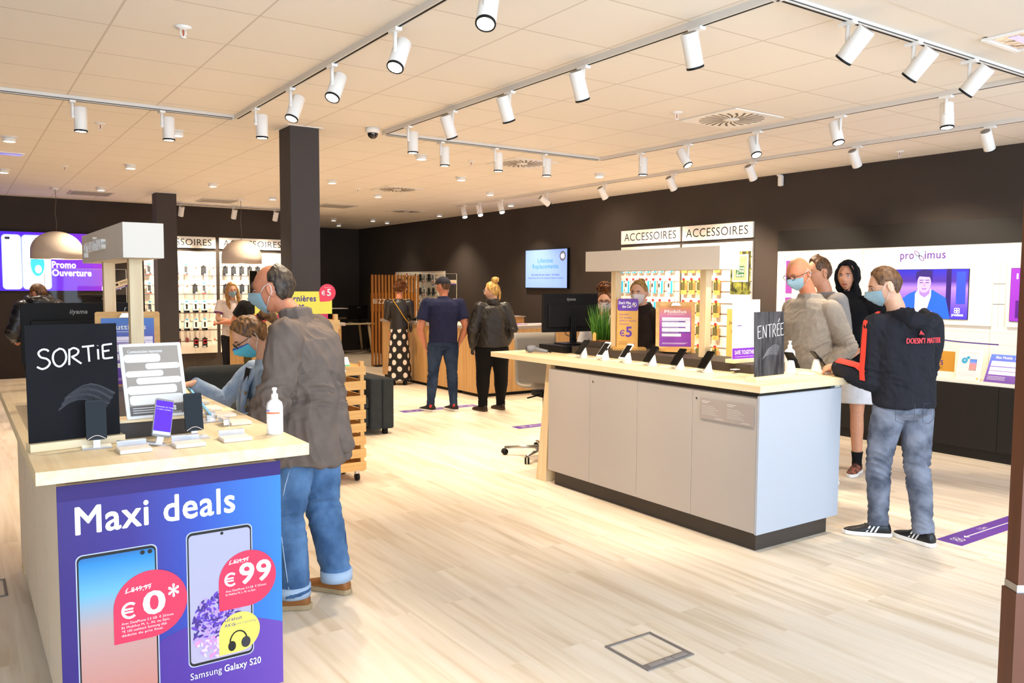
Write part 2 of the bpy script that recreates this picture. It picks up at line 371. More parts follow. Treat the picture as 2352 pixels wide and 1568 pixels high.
for i, (y, a) in enumerate(((3.14, (-.35, -.35, -.87)), (4.04, AL), (4.92, AL), (5.68, (-.38, -.2, -.9)), (6.48, (0, 0, -1)))):
    spotlight(2.0, y, a, ['white spotlight cut by the top edge of the picture', 'large white tilted spotlight, second on the long left track', 'white tilted spotlight, third on the long left track',
              'white tilted spotlight on the long left track, just above the dark column', 'upright white spotlight at the far end of the long left track, left of the column'][i], group='spotlights on the long left track')
for i, x in enumerate((.79, 1.42)): spotlight(x, 7.02, (0, 0, -1), ['white upright spotlight at the far left of the ceiling', 'white upright spotlight beside the round downlight at the left'][i], group='spotlights on the left cross track')
for i, y in enumerate((3.1, 4.04, 4.86, 5.66, 6.42)):
    spotlight(3.3, y, (.42, .12, -.9) if i < 4 else (0, 0, -1), ['largest white spotlight over the entrance counter, leaning right', 'white spotlight leaning right, in the middle of the aisle track', 'white spotlight leaning right, above the lifetime replacements screen aisle',
              'small leaning white spotlight between two upright ones, near the dome camera', 'upright white spotlight beside the dome camera'][i], group='spotlights on the aisle track')
for i, x in enumerate((3.86, 4.48, 5.1)): spotlight(x, 2.58, (-.1, .68, -.75), ['leftmost of the three white spotlights at the top right corner', 'middle one of the three white spotlights at the top right corner', 'rightmost of the three white spotlights at the top right corner'][i], group='spotlights on the top right track')
for i, y in enumerate((3.14, 3.98, 4.8, 5.62, 6.28)):
    spotlight(5.9, y, ((-.08, -.1, -.99), (-.1, -.32, -.9), (-.15, -.42, -.86), (.0, -.55, -.83), (0, 0, -1))[i] if i != 3 else (.1, -.5, -.83), ['white spotlight with glowing lens, nearest the right edge over the black fixture', 'white spotlight with glowing lens right of the swirl vent',
              'white spotlight with glowing lens just below the swirl vent', 'white spotlight with glowing lens left of the swirl vent corner', 'upright white spotlight where the track turns'][i], group='spotlights on the track by the swirl vent')
for i, x in enumerate((5.14, 4.53, 3.91)): spotlight(x, 6.93, (0, 0, -1), ['rightmost upright white spotlight on the short joining track', 'middle upright white spotlight on the short joining track, in front of the far swirl vent', 'leftmost upright white spotlight on the short joining track'][i], group='spotlights on the joining track')
DL = ['nearest the right edge', 'second from the right edge', 'left of the wall sensor', 'above the right accessory sign', 'above the left accessory sign', 'sideways over the space between screen and accessory wall', 'third from the far end', 'second from the far end', 'smallest and farthest']
for i, y in enumerate((3.5, 4.73, 5.98, 7.18, 8.45, 9.75, 10.95, 11.6, 12.1)):
    a = (.62, .05, -.78) if i < 6 else (-.1, -.5, -.85)
    if i == 5: a = (.75, -.1, -.5)
    spotlight(7.3, y, a, 'white wall-washing spotlight, ' + DL[i], group='wall spotlights on the longest track', en=[16, 16, 34, 74, 74, 12, 30, 30, 30][i], ang=84)
for i, x in enumerate((3.3, 4.2, 4.95)): spotlight(x, 15.0, (-.05, .42, -.9), ['left', 'middle', 'right'][i] + ' white spotlight over the far left accessory wall', group='spotlights over the far accessory wall', en=60, ang=78)

# ------------------------------------------------------------ recessed and surface ceiling fittings
first = None
DNL = [(.50, 9.32), (1.75, 8.03), (1.79, 10.63), (1.85, 13.4), (4.24, 7.94), (4.26, 10.52), (3.06, 11.9), (4.31, 13.14), (5.5, 9.21), (6.74, 10.44), (7.95, 11.66), (6.72, 7.89), (5.51, 11.75), (.57, 12.0), (8.0, 14.23), (7.46, 18.03), (6.78, 16.67), (7.5, 16.25), (8.0, 16.6)]
DLB = ['at the far left edge, above the exit sign', 'beside the upright spotlight left of the dark column', 'over the far left counter', 'glowing, next to the square return vent and the left pendant', 'right of the dome camera and its spotlight', 'just right of the near dark column', 'between the two dark columns', 'left of the near column, low, by the pendant', 'under the far swirl vent', 'farther down the middle of the ceiling', 'beside the far wall spotlights', 'right of the upright corner spotlight', 'left of the second far swirl vent', 'at the left edge below the exit sign', 'at the very end of the right wall', 'farthest, in the recess', 'left one in the recess', 'middle one in the recess', 'right one in the recess']
for i, (x, y) in enumerate(DNL):
    if first is None:
        first = t = thing('downlight', 'small round white ceiling downlight ' + DLB[0], 'downlight', (x, y, CZ), group='round surface downlights')
        m = MB(); m.lathe([(.075, 0), (.075, -.006), (.062, -.008), (.0, -.008)], WPLA, 28); obj('ceiling_plate', m, t, (0, 0, 0))
        m = MB(); m.lathe([(.058, -.008), (.058, -.045), (.052, -.05), (.05, -.044), (.05, -.03), (0, -.03)], WPLA, 28); obj('lamp_body', m, t, (0, 0, 0))
        m = MB(); m.lathe([(0, -.04), (.049, -.04), (.049, -.043), (0, -.043)], LENS, 24); obj('lens', m, t, (0, 0, 0))
    else: dup(first, (x, y, CZ), label='small round white ceiling downlight ' + DLB[i])
    if i < 15: lamp('downlight_beam', 'SPOT', (x, y, CZ - .06), 40, WARM, .05, (0, 0, -1), 105, .8)
    else: lamp('downlight_beam', 'SPOT', (x, y, CZ - .06), 9, WARM, .05, (0, 0, -1), 100, .8)
def swirl(x, y, label):
    t = thing('swirl_vent', label, 'air vent', (x, y, CZ), group='round swirl air vents')
    m = MB(); P = rrect(-.3, -.3, .3, .3, .01); m.T = Matrix.Rotation(pi, 4, 'X'); m.prism(P, WPLA, .01); obj('face_plate', m, t, (0, 0, 0), bev=.003)
    m = MB(); m.T = Matrix.Rotation(pi, 4, 'X')
    for k in range(24):
        a = 2 * pi * k / 24; P = []
        for r_, da in ((.07, -.05), (.16, -.09), (.265, -.03), (.265, .055), (.16, .02), (.07, .06)):
            P.append((r_ * cos(a + da + (r_ - .07) * .9), r_ * sin(a + da + (r_ - .07) * .9)))
        m.prism(P, mat('vent_slot', '#7d705f', .8), .0012, .0102)
    obj('blade_slots', m, t, (0, 0, 0))
    m = MB(); m.T = Matrix.Rotation(pi, 4, 'X'); m.lathe([(.06, .01), (.05, .016), (0, .018)], WPLA, 24); obj('hub', m, t, (0, 0, 0))
    return t
sv = swirl(5.42, 4.68, 'round swirl air vent in a square plate, nearest, right of the middle')
dup(sv, (5.44, 7.75, CZ), label='round swirl air vent in a square plate behind the joining track')
dup(sv, (5.44, 10.94, CZ), label='small distant swirl vent above the far aisle')
dup(sv, (7.2, 14.1, CZ), label='most distant swirl vent near the right wall')
def grille(x, y, w_, d_, label):
    t = thing('return_grille', label, 'air vent', (x, y, CZ), group='rectangular return grilles')
    m = MB(); m.box(-w_ / 2, -d_ / 2, -.012, w_ / 2, d_ / 2, 0, mat('grille_frame', '#cfc6ba', .6)); obj('grille_frame', m, t, (0, 0, 0))
    m = MB()
    for k in range(14): yy = -d_ / 2 + .03 + (d_ - .06) * k / 13; m.box(-w_ / 2 + .03, yy - .006, -.014, w_ / 2 - .03, yy + .006, -.0125, mat('grille_slats', '#a39a8e', .6))
    obj('slats', m, t, (0, 0, 0))
grille(1.83, 14.33, .6, .6, 'pale rectangular return grille beside the left pendant lamp')
grille(3.75, 14.3, .6, .6, 'pale rectangular return grille above the far accessory wall')
grille(5.7, 13.9, .6, .6, 'pale rectangular return grille right of the near column')
spk = None
for i, (x, y, lb) in enumerate(((1.09, 4.79, 'sprinkler head at the upper left, largest of them'), (1.12, 8.05, 'sprinkler head between the two left upright spotlights'), (1.16, 11.2, 'small sprinkler head at the left above the screen'),
                                (4.87, 4.77, 'sprinkler head left of the near swirl vent'), (4.88, 7.95, 'sprinkler head beside the joining track'), (8.1, 4.77, 'sprinkler head close to the right wall'), (4.93, 11.2, 'distant sprinkler head right of the near column'))):
    if spk: dup(spk, (x, y, CZ), label=lb); continue
    spk = t = thing('sprinkler', lb, 'sprinkler', (x, y, CZ), group='ceiling sprinkler heads')
    m = MB(); m.lathe([(.045, 0), (.043, -.006), (.022, -.012), (.014, -.016), (0, -.016)], WPLA, 24); obj('escutcheon', m, t, (0, 0, 0))
    m = MB(); m.tube([(-.014, 0, -.012), (-.014, 0, -.04), (0, 0, -.055)], .003, WPLA, 8); m.tube([(.014, 0, -.012), (.014, 0, -.04), (0, 0, -.055)], .003, WPLA, 8); m.tube([(0, 0, -.055), (0, 0, -.06)], .016, WPLA, 16); obj('deflector', m, t, (0, 0, 0))
    m = MB(); m.tube([(0, 0, -.016), (0, 0, -.05)], .003, mat('red_bulb', '#b03a20', .3), 8); obj('glass_bulb', m, t, (0, 0, 0))
# dome camera
t = thing('security_camera', 'white dome security camera with dark bubble, right of the near column', 'camera', (3.16, 6.84, CZ))
m = MB(); m.lathe([(.065, 0), (.065, -.035), (.058, -.045), (.05, -.047), (0, -.047)], WPLA, 32); obj('camera_body', m, t, (0, 0, 0))
m = MB(); m.lathe([(.047, -.045)] + [(.047 * cos(radians(a)), -.05 - .047 * sin(radians(a))) for a in range(0, 91, 15)], mat('smoked_dome', '#1a1512', .08, spec=.8), 32); obj('dome', m, t, (0, 0, 0))
# emergency light top right
t = thing('emergency_light', 'recessed emergency light box in a white frame at the top right edge', 'light', (4.99, 2.24, CZ - .012))
m = MB()
for a in ((-.2, -.13, .2, -.1), (-.2, .1, .2, .13), (-.2, -.1, -.17, .1), (.17, -.1, .2, .1)): m.box(a[0], a[1], -.014, a[2], a[3], 0, WPLA)
obj('frame', m, t, (0, 0, 0), bev=.003)
m = MB(); m.box(-.17, -.1, -.006, .17, .1, -.002, mat('reflector_foil', '#c9b9b0', .12, .9, bump=.8, bscale=14)); obj('reflector', m, t, (0, 0, 0))
m = MB(); m.box(-.12, -.03, -.009, .1, .02, -.006, mat('pale_violet_diffuser', '#b9b0d8', .4, em=.6)); obj('diffuser', m, t, (0, 0, 0))
# exit sign reflector left
t = thing('exit_light', 'recessed ceiling emergency light glinting violet at the far left edge', 'light', (.5, 10.5, CZ))
m = MB(); m.box(-.2, -.1, -.01, .2, .1, 0, WPLA); obj('frame', m, t, (0, 0, 0))
m = MB(); m.box(-.17, -.07, -.014, .17, .07, -.01, mat('violet_reflection', '#6a52c8', .2, em=.5)); obj('lens', m, t, (0, 0, 0))  # violet reflection painted on as a coloured, faintly glowing face
# wall sensor
t = thing('motion_sensor', 'small white motion sensor high on the right wall', 'sensor', (WX, 6.58, 2.93))
m = MB(); m.box(-.05, -.03, 0, 0, .03, .13, WPLA); obj('sensor_body', m, t, (0, 0, 0), bev=.012, seg=3)
m = MB(); m.box(-.09, -.012, .12, 0, .012, .14, WPLA); obj('bracket', m, t, (0, 0, 0))
# pendants
PEND = mat('pendant_taupe', '#d2c2b0', .5)
def pendant(x, y, r, zt, zb, label):
    t = thing('pendant_lamp', label, 'lamp', (x, y, zb), group='dome pendant lamps'); H = zt - zb
    prof = [(r * cos(radians(a)), H * .28 + H * .72 * sin(radians(a))) for a in range(0, 90, 9)] + [(.012, H)]
    prof = [(r, 0)] + prof + [(.0, H)]; inn = [(r * cos(radians(a)) - .008, H * .28 + H * .70 * sin(radians(a))) for a in range(0, 90, 9)][::-1] + [(r - .008, 0)]
    m = MB(); n = 40; P = inn[:-1] + [(r - .008, 0)] ; m.lathe([(0.0, H * .97)] + P + prof, PEND, n); obj('lamp_shade', m, t, (0, 0, 0))
    m = MB(); m.lathe([(0, H * .955)] + [(a - .004, b - .004) for a, b in P[:-1]] + [(r - .012, .004)], mat('shade_inner_white', '#f5efe6', .6), n); obj('inner_reflector', m, t, (0, 0, 0))
    m = MB(); pts = [(.02 * sin(k * .9) * (1 - k / 12) * (k / 6), 0, H + (CZ - zt) * k / 12) for k in range(13)]; m.tube(pts, .004, mat('cord_grey', '#6b5f55', .7), 6); obj('cord', m, t, (0, 0, 0))
    m = MB(); m.lathe([(.0, CZ - zb - .03), (.05, CZ - zb - .03), (.055, CZ - zb), (0, CZ - zb)], WPLA, 24); obj('ceiling_rose', m, t, (0, 0, 0))
    m = MB(); m.sphere((0, 0, H * .45), .05, mat('bulb', '#fff0d2', .4, em=14)); obj('bulb', m, t, (0, 0, 0))
    lamp('pendant_glow', 'POINT', (x, y, zb + .02), 14, WARM, .08)
pendant(1.30, 13.87, .35, 2.44, 2.03, 'taupe dome pendant lamp in front of the purple screen')
pendant(3.99, 13.80, .32, 2.41, 2.01, 'taupe dome pendant lamp in front of the far accessory wall')

# ------------------------------------------------------------ floor marks
def floor_frame(cx, cy, w_, d_, label, slide=True):
    t = thing('floor_box', label, 'floor outlet', (cx, cy, 0)); FR = mat('floor_box_plastic', '#7d746e', .5)
    m = MB(); b = .014; e = .05 if slide else .014
    m.box(-w_ / 2, -d_ / 2, 0, w_ / 2, -d_ / 2 + b, .006, FR); m.box(-w_ / 2, d_ / 2 - b, 0, w_ / 2, d_ / 2, .006, FR)
    m.box(-w_ / 2, -d_ / 2 + b, 0, -w_ / 2 + b, d_ / 2 - b, .006, FR); m.box(w_ / 2 - b, -d_ / 2 + b, 0, w_ / 2, d_ / 2 - b, .006, FR)
    if slide: m.box(-w_ / 2 + b, -d_ / 2 + b, 0, w_ / 2 - b, -d_ / 2 + e, .006, FR)
    obj('frame', m, t, (0, 0, 0), bev=.002)
    if slide:
        m = MB()
        for a, c in ((-w_ / 2 + .03, -.02), (-.016, .03), (.034, w_ / 2 - .03)): m.box(a, -d_ / 2 + .014, .006, c, -d_ / 2 + .04, .0085, mat('floor_box_flap', '#948b85', .45))
        obj('cable_flap', m, t, (0, 0, 0), bev=.001)
floor_frame(2.595, 2.652, .29, .29, 'square grey-framed floor outlet in the foreground floor')
floor_frame(.04, 5.2, .3, .3, 'grey-framed floor outlet cut by the left edge', False)
def sticker(cx, cy, L, a, label):
    m = MB(); m.T = Matrix.Translation((cx, cy, .0006)) @ Matrix.Rotation(a, 4, 'Z')
    m.prism(rrect(-L / 2, -.085, L / 2, .085, .008), PUR, .0008, 0)
    for s in (-1, 1):
        for dx, dy in ((0, .02), (.035, .02), (0, -.02), (.035, -.02)):
            P = [(s * (L / 2 - .1) + dx + .022 * cos(t_), dy + .016 * sin(t_)) for t_ in [2 * pi * k / 16 for k in range(17)]]; m.line(P, .006, PW, .0012)
        m.face([(s * (L / 2 - .2), 0), (s * (L / 2 - .24), .022), (s * (L / 2 - .24), -.022)][::1 if s > 0 else 1], PW, .0012)
    m.rect(-L / 2 + .23, -.005, L / 2 - .23, .005, PW, .0012)
    m.text('1,5m', -.1, .02, .035, PW, .0012); m.text('1.5m', .22, -.055, .025, PW, .0012)
    o = obj('floor_sticker', m); return tag(o, label, 'floor sticker', 'purple distance stickers')
sticker(5.945, 2.72, 1.15, 0, 'purple distance sticker on the floor at the right beside the black and white sneakers')
sticker(6.0, 7.84, 1.15, 0, 'purple distance sticker on the floor left of the entrance counter leg')
sticker(5.42, 9.64, 1.15, 0, 'purple distance sticker under the feet of the man in the cap')
# ------------------------------------------------------------ chalk strokes
def chalk(m, strokes, x, y, sx, sy, wd, z=.0008):
    for st in strokes:
        P = []
        for i in range(len(st) - 1):                                # Catmull-Rom through the points
            p0 = st[max(i - 1, 0)]; p1 = st[i]; p2 = st[i + 1]; p3 = st[min(i + 2, len(st) - 1)]
            for k in range(5):
                t = k / 5; P.append(tuple(.5 * (2 * p1[j] + (p2[j] - p0[j]) * t + (2 * p0[j] - 5 * p1[j] + 4 * p2[j] - p3[j]) * t * t + (3 * p1[j] - p0[j] - 3 * p2[j] + p3[j]) * t ** 3) for j in (0, 1)))
        P.append(st[-1]); m.line([(x + a * sx, y + b * sy) for a, b in P], wd, CHALK, z)
CHALK = mat('chalk', '#f2f2f4', .9)
SLATE = mat('slate_board', '#1a1a1d', .85, var=.15, vscale=5, spec=.15)
SMEAR = mat('chalk_smear', '#4a4a50', .9)
SLATE2 = mat('slate_board_dusty', '#26262a', .9, var=.5, vscale=9, vcol='#47474b', stretch=(3, 1, .5), spec=.15)
def seg(*p): return [v for a in p for v in (a,)]
G = {'S': [[(.85, .88), (.7, .97), (.4, .98), (.15, .82), (.3, .6), (.7, .5), (.9, .3), (.7, .08), (.35, 0), (.02, .12)]],
     'O': [[(.5, .98), (.15, .8), (.03, .45), (.2, .1), (.55, 0), (.9, .25), (.98, .6), (.8, .92), (.45, 1.0)]],
     'R': [[(.1, .02), (.1, .01), (.14, .9), (.14, .9)], [(.1, .85), (.45, 1), (.8, .85), (.7, .6), (.3, .45), (.3, .45)], [(.3, .45), (.6, .25), (1, 0)]],
     'T': [[(0, .95), (.5, .97), (1, 1)], [(.5, .96), (.53, .5), (.56, 0)]], 'i': [[(.5, .72), (.53, .4), (.56, .02)], [(.48, .95), (.52, .97)]],
     'E': [[(.95, .98), (.5, .95), (.1, .92)], [(.1, .92), (.1, .5), (.14, .03)], [(.12, .5), (.4, .52), (.7, .55)], [(.14, .03), (.5, .02), (1, .06)]],
     'N': [[(.05, 0), (.08, .5), (.1, .95)], [(.1, .95), (.5, .45), (.9, .02)], [(.9, .02), (.9, .5), (.92, 1)]]}

# ------------------------------------------------------------ the two demo counters
def counter(name, label, ox, oy, W_, bodyL, topL, ends, loc_label):
    """ox, oy = near left corner of the body; the table runs along +y"""
    t = thing(name, label, 'counter', (ox, oy, 0)); xl, xr, yn = ends
    m = MB(); m.box(xl, -yn, 1.02, xr, topL - yn, 1.065, OAKY); obj('worktop', m, t, (0, 0, 0), bev=.002)
    m = MB(); m.box(.0, .0, .12, W_, bodyL, .985, GREYL if ox > 2 else mat('beige_laminate', '#e6d6c0', .55)); obj('cabinet_body', m, t, (0, 0, 0), bev=.0015)
    m = MB(); m.box(.03, .03, .985, W_ - .03, bodyL - .03, 1.02, DBR); m.box(.035, .03, 0, W_ - .035, bodyL - .03, .12, DBR); obj('plinth', m, t, (0, 0, 0))
    return t
tR = counter('display_counter', 'long grey display counter with pale wood top near the entrance, four doors', 4.13, 3.29, .81, 2.16, 3.07, (-.03, 1.14, .03), 0)
for k in range(4):
    m = MB(); y = k * .54; m.box(-.018, y + .0015, .125, -.001, y + .5385, .98, GREYL); d = obj('door', m, tR, (0, 0, 0), bev=.001)
    if k in (0, 2):
        m = MB(); m.T = frame((-.018, y + .5, .93), (0, -1, 0)); m.tube([(0, 0, 0), (0, 0, .002)], .010, CHR, 16); m.tube([(0, 0, .002), (0, 0, .003)], .006, BLK, 12); obj('lock', m, d, (0, 0, 0))
m = MB(); m.box(-.02, -.019, .12, .83, -.001, 1.0, mat('end_panel_daylit_grey', '#acb0b8', .55)); obj('end_panel', m, tR, (0, 0, 0), bev=.001)  # bluish cast of the entrance daylight is put into this panel's grey
def taper_leg(parent, x, y, w0=.06, w1=.14, h=1.02, mt=None):
    m = MB(); V = [(x - .02, y - w1 / 2, 0), (x + .1, y - w1 / 2, 0), (x + .1, y + w1 / 2, 0), (x - .02, y + w1 / 2, 0), (x + .02, y - w0 / 2 - .05, h), (x + .08, y - w0 / 2 - .05, h), (x + .08, y + w0 / 2 - .05, h), (x + .02, y + w0 / 2 - .05, h)]
    m.add(V, [(3, 2, 1, 0), (4, 5, 6, 7), (0, 1, 5, 4), (1, 2, 6, 5), (2, 3, 7, 6), (3, 0, 4, 7)], OAKZ); obj('leg', m, parent, (0, 0, 0), bev=.003)
taper_leg(tR, .03, 2.3); taper_leg(tR, .9, 2.3)
# acrylic info plate
m = MB(); m.T = frame((4.108, 3.75, .80), (0, -1, 0)); m.prism([(0, 0), (.44, 0), (.44, .135), (0, .135)], mat('info_plate', '#a1958e', .25), .004)
for i in range(2):
    x = .012 + i * .215; m.rect(x, .118, x + .07, .121, PW, .0045); m.rect(x, .108, x + .05, .111, PW, .0045)
    for k in range(6): m.rect(x, .088 - k * .011, x + .10 + .02 * (k % 3), .0895 - k * .011, PW, .0045)
    m.text('proximus', x + .12, .01, .011, PW, .0045)
o = obj('info_plate', m, None); tag(o, 'clear taupe information plate fixed on the last counter door', 'sign')
tL = counter('display_counter', 'long beige display counter with pale wood top carrying the maxi deals poster', .27, 3.14, .76, 2.16, 3.07, (-.07, .85, .12), 0)
m = MB(); m.box(-.002, .0, .125, -.0005, .001, .98, DBR)
for k in range(3): m.box(-.0015, .54 * (k + 1) - .0015, .125, -.0002, .54 * (k + 1) + .0015, .98, mat('door_gap', '#b8a68e', .7))
obj('door_joints', m, tL, (0, 0, 0)); taper_leg(tL, .03, 2.3); taper_leg(tL, .6, 2.3)

# maxi deals poster on the near end of the left counter
GP = grad_mat('maxi_deals_gradient', [(0, '#270a66'), (.3, '#281878'), (.6, '#2040a2'), (1, '#2674c0')], 'X', rot=.0)
m = MB(); PW_, PH = .775, .90; m.T = frame((.268, 3.138, .085), (1, 0, 0)); m.prism([(0, 0), (PW_, 0), (PW_, PH), (0, PH)], GP, .004)
def arc_region(): return [(0, 0), (PW_, 0), (PW_, .25)] + [(PW_ - PW_ * k / 20, .25 + .12 * sin(pi * min(1, k / 20 * 1.15)) - .12 * (k / 20)) for k in range(1, 21)]
m.face(arc_region(), grad_mat('maxi_deals_lower', [(0, '#2f1570'), (.5, '#452388'), (1, '#5e3a9c')], 'X'), .0046)
m.face([(0, PH), (0, PH - .055), (PW_, PH - .055), (PW_, PH)], mat('maxi_deals_band', '#2a1560', .6), .0046)
m.text('Maxi deals', .055, PH - .175, .095, PW, .0052, wd=.54, bold=.022)
def pphone(x, y, w_, h, scr, em=0):
    m.face(rrect(x, y, x + w_, y + h, .022), mat('phone_frame_silver', '#a9aec2', .4), .0052); m.face(rrect(x + .004, y + .004, x + w_ - .004, y + h - .004, .02), INK, .0056)
    m.face(rrect(x + .009, y + .014, x + w_ - .009, y + h - .014, .014), scr, .006)
pphone(.05, .105, .265, .545, grad_mat('phone_screen_beach', [(.15, '#b8796c'), (.42, '#b08f88'), (.56, '#5fa0bc'), (.68, '#1577b4'), (.74, '#0d3a80')], 'Z'))
pphone(.415, .15, .245, .52, grad_mat('phone_screen_white', [(0, '#a89db4'), (1, '#9a9db2')], 'Z'))
m.disc(.265, .625, .008, INK, .0066); m.disc(.29, .625, .008, INK, .0066); m.disc(.545, .648, .006, INK, .0066)
rp = random.Random(3)
for k in range(420):                                                # coral bouquet on the second phone
    a = rp.random() * 2 * pi; r_ = rp.random() ** .6; x = .525 + cos(a) * r_ * .095; y = .315 + sin(a) * r_ * .125 - .02
    low = y < .25; c = rp.choice(['coral_violet', 'coral_deep', 'coral_lilac'] if not low else ['coral_pink', 'coral_lilac', 'coral_rose'])
    cc = {'coral_violet': '#5c3aa6', 'coral_deep': '#3f2678', 'coral_lilac': '#a98ad6', 'coral_pink': '#e6b8dc', 'coral_rose': '#cc7fb4'}[c]
    x = min(max(x, .43), .645); y = max(y, .175); b = rp.random() * pi; l = .009 + .007 * rp.random()
    m.face([(x + l * .9 * cos(t) * cos(b) - l * .38 * sin(t) * sin(b), y + l * .9 * cos(t) * sin(b) + l * .38 * sin(t) * cos(b)) for t in [j * pi / 4 for j in range(8)]], mat(c, cc, .6), .0064 + k * .0000015)
def drop(cx, cy, r, col, z, k=1.0): m.face([(cx - r, cy - r * k)] + [(cx + r * cos(t), cy + r * sin(t)) for t in [radians(-90 + 270 * i / 30) for i in range(31)]], col, z)
PINKR = mat('print_coral_red', '#d42e4f', .5)
drop(.29, .43, .125, PINKR, .0075); drop(.64, .455, .11, PINKR, .0075); drop(.605, .25, .078, mat('print_lemon', '#f2e25a', .5), .0082)
m.text('£ 849,99', .205, .487, .017, PW, .0083, bold=.01, wd=.085); m.line([(.203, .486), (.292, .505)], .0025, PW, .0085)
m.euro(.195, .393, .056, PW, .0083, .17); m.text('0', .265, .393, .082, PW, .0083, wd=.07, bold=.03); m.text('*', .35, .41, .075, PW, .0083, wd=.035, bold=.02)
for i, s_ in enumerate(('Avec DataPhone 2.5 GB  € 25/mois', 'Et Mobilus M, L, XL ou Epic.', '*€ 100 cashback Samsung déjà', 'déduits du prix final.')): m.text(s_, .19, .372 - i * .0145, .0085, PW, .0083, wd=.175 - .012 * i)
m.text('£ 829,99', .57, .522, .015, PW, .0083, bold=.01, wd=.072); m.line([(.568, .521), (.645, .538)], .0025, PW, .0085)
m.euro(.555, .437, .05, PW, .0083, .17); m.text('99', .61, .437, .078, PW, .0083, wd=.118, bold=.03)
for i, s_ in enumerate(('Avec DataPhone 2.5 GB  € 25/mois', 'Et Mobilus M, L, XL ou Epic.')): m.text(s_, .555, .414 - i * .0135, .008, PW, .0083, wd=.155 - .04 * i)
m.text('Gratuit', .548, .30, .015, PURD, .009, bold=.015); m.text('AKG', .548, .278, .013, PURD, .009, bold=.01); m.text('Noise Cancelling', .582, .28, .009, PURD, .009, wd=.085)
m.line([(.60 + .032 * cos(t), .215 + .04 * sin(t)) for t in [radians(a) for a in range(-10, 200, 12)]], .006, INK, .009); m.disc(.575, .20, .015, INK, .0092, .02); m.disc(.628, .205, .018, mat('headphone_grey', '#2e2e33', .4), .0093, .022)
m.text('Samsung', .06, .052, .03, PW, .0083, wd=.13); m.text('Galaxy S10+', .20, .052, .03, PW, .0083, wd=.155, bold=.02)
m.text('Samsung', .42, .105, .026, PW, .0083, wd=.115); m.text('Galaxy S20', .545, .105, .026, PW, .0083, wd=.14, bold=.02)
tag(obj('poster', m), 'large blue and purple maxi deals poster with two phones on the counter end', 'poster')

# ------------------------------------------------------------ risers and canopies
def riser(x0, y0, x1, y1, label):
    m = MB(); m.box(x0, y0, 1.0655, x1, y1, 1.13, DBR); tag(obj('display_riser', m, bev=.002), label, 'display riser')
riser(4.62, 3.76, 5.03, 5.78, 'dark bronze riser running along the entrance counter'); riser(.30, 3.5, .80, 4.76, 'dark bronze riser on the left counter behind the SORTIE board')
def canopy(x0, x1, y0, y1, xp, ya, yb, label, logo=False):
    t = thing('display_canopy', label, 'display canopy', ((x0 + x1) / 2, (y0 + y1) / 2, 1.131)); ox, oy = (x0 + x1) / 2, (y0 + y1) / 2
    m = MB(); m.box(x0 - ox, y0 - oy, .675, x1 - ox, y1 - oy, .85, GREYH); h = obj('header_box', m, t, (0, 0, 0), bev=.0015)
    for y in (ya, yb):
        m = MB(); m.box(xp - .032 - ox, y - .032 - oy, -.065 if logo and y > 5 else 0, xp + .032 - ox, y + .032 - oy, .675, OAKZ); obj('post', m, t, (0, 0, 0), bev=.003)
    if logo:
        m = MB(); m.T = frame((x0 - ox, .50, .735), (0, -1, 0)); m.text('proximus', 0, 0, .085, WPLA, 0, wd=.72, bold=.0, d=.022); obj('raised_logo', m, h, (0, 0, 0))
    return t
canopy(4.68, 4.90, 4.12, 5.67, 4.79, 4.35, 5.38, 'grey header box on two wooden posts over the entrance counter')
canopy(.70, .89, 4.42, 5.95, .785, 4.62, 5.48, 'grey header box with raised lettering on two wooden posts over the left counter', True)

# ------------------------------------------------------------ chalk boards
t = thing('chalkboard', 'black chalkboard reading SORTIE on the left counter', 'chalkboard', (.365, 3.435, 1.0655))
m = MB(); m.box(-.16, -.035, 0, .165, .035, .03, OAKX); obj('wooden_base', m, t, (0, 0, 0), radians(8), bev=.002)
m = MB(); m.T = Matrix.Rotation(radians(8), 4, 'Z') @ frame((-.158, -.003, .02), (1, 0, 0), (0, .03, 1)); m.prism([(0, 0), (.312, 0), (.312, .44), (0, .44)], SLATE, .005)
sm = [(.10, .15), (.12, .17), (.17, .20), (.22, .225), (.21, .215), (.16, .18)]
for i in range(26): a = i / 25; m.line([(.10 + .03 * a + .17 * k / 6, .12 + .055 * a + .035 * sin(k / 6 * pi) + .004 * sin(i * 7 + k)) for k in range(7)], .0016, SMEAR, .0055)
x = .035
for ch, wd_, h_ in (('S', .048, .072), ('O', .047, .066), ('R', .046, .06), ('T', .042, .06), ('i', .018, .056), ('E', .04, .057)):
    chalk(m, G[ch], x, .275 + (.05 - .6 * x * .0) * 0 + (.035 * x / .3), wd_, h_, .0066, .0058); x += wd_ + .004
obj('slate', m, t, (0, 0, 0))
t = thing('chalkboard', 'black chalkboard reading ENTRÉE at the near end of the entrance counter', 'chalkboard', (4.46, 3.47, 1.0655))
m = MB(); m.box(-.225, -.04, 0, .235, .04, .028, OAKX); obj('wooden_base', m, t, (0, 0, 0), radians(6), bev=.002)
m = MB(); m.T = Matrix.Rotation(radians(4), 4, 'Z') @ frame((-.185, -.003, .02), (1, 0, 0), (0, .03, 1)); m.prism([(0, 0), (.33, 0), (.33, .43), (0, .43)], SLATE2, .005)
for i in range(24): a = i / 23; m.line([(.08 + .06 * a + .17 * k / 8 * (1 - .2 * a), .12 + .06 * a + .03 * sin(k / 8 * pi * .8) + .003 * sin(i * 5 + k)) for k in range(9)], .0014, mat('chalk_smear_light', '#77777c', .9), .0055)
x = .03
for ch, wd_ in (('E', .056), ('N', .056), ('T', .055), ('R', .05), ('E', .042), ('E', .042)): chalk(m, G[ch], x, .255 + .05 * x, wd_ * .8, .085, .0042, .0058); x += wd_
m.line([(.262, .362), (.277, .384)], .004, CHALK, .0058)
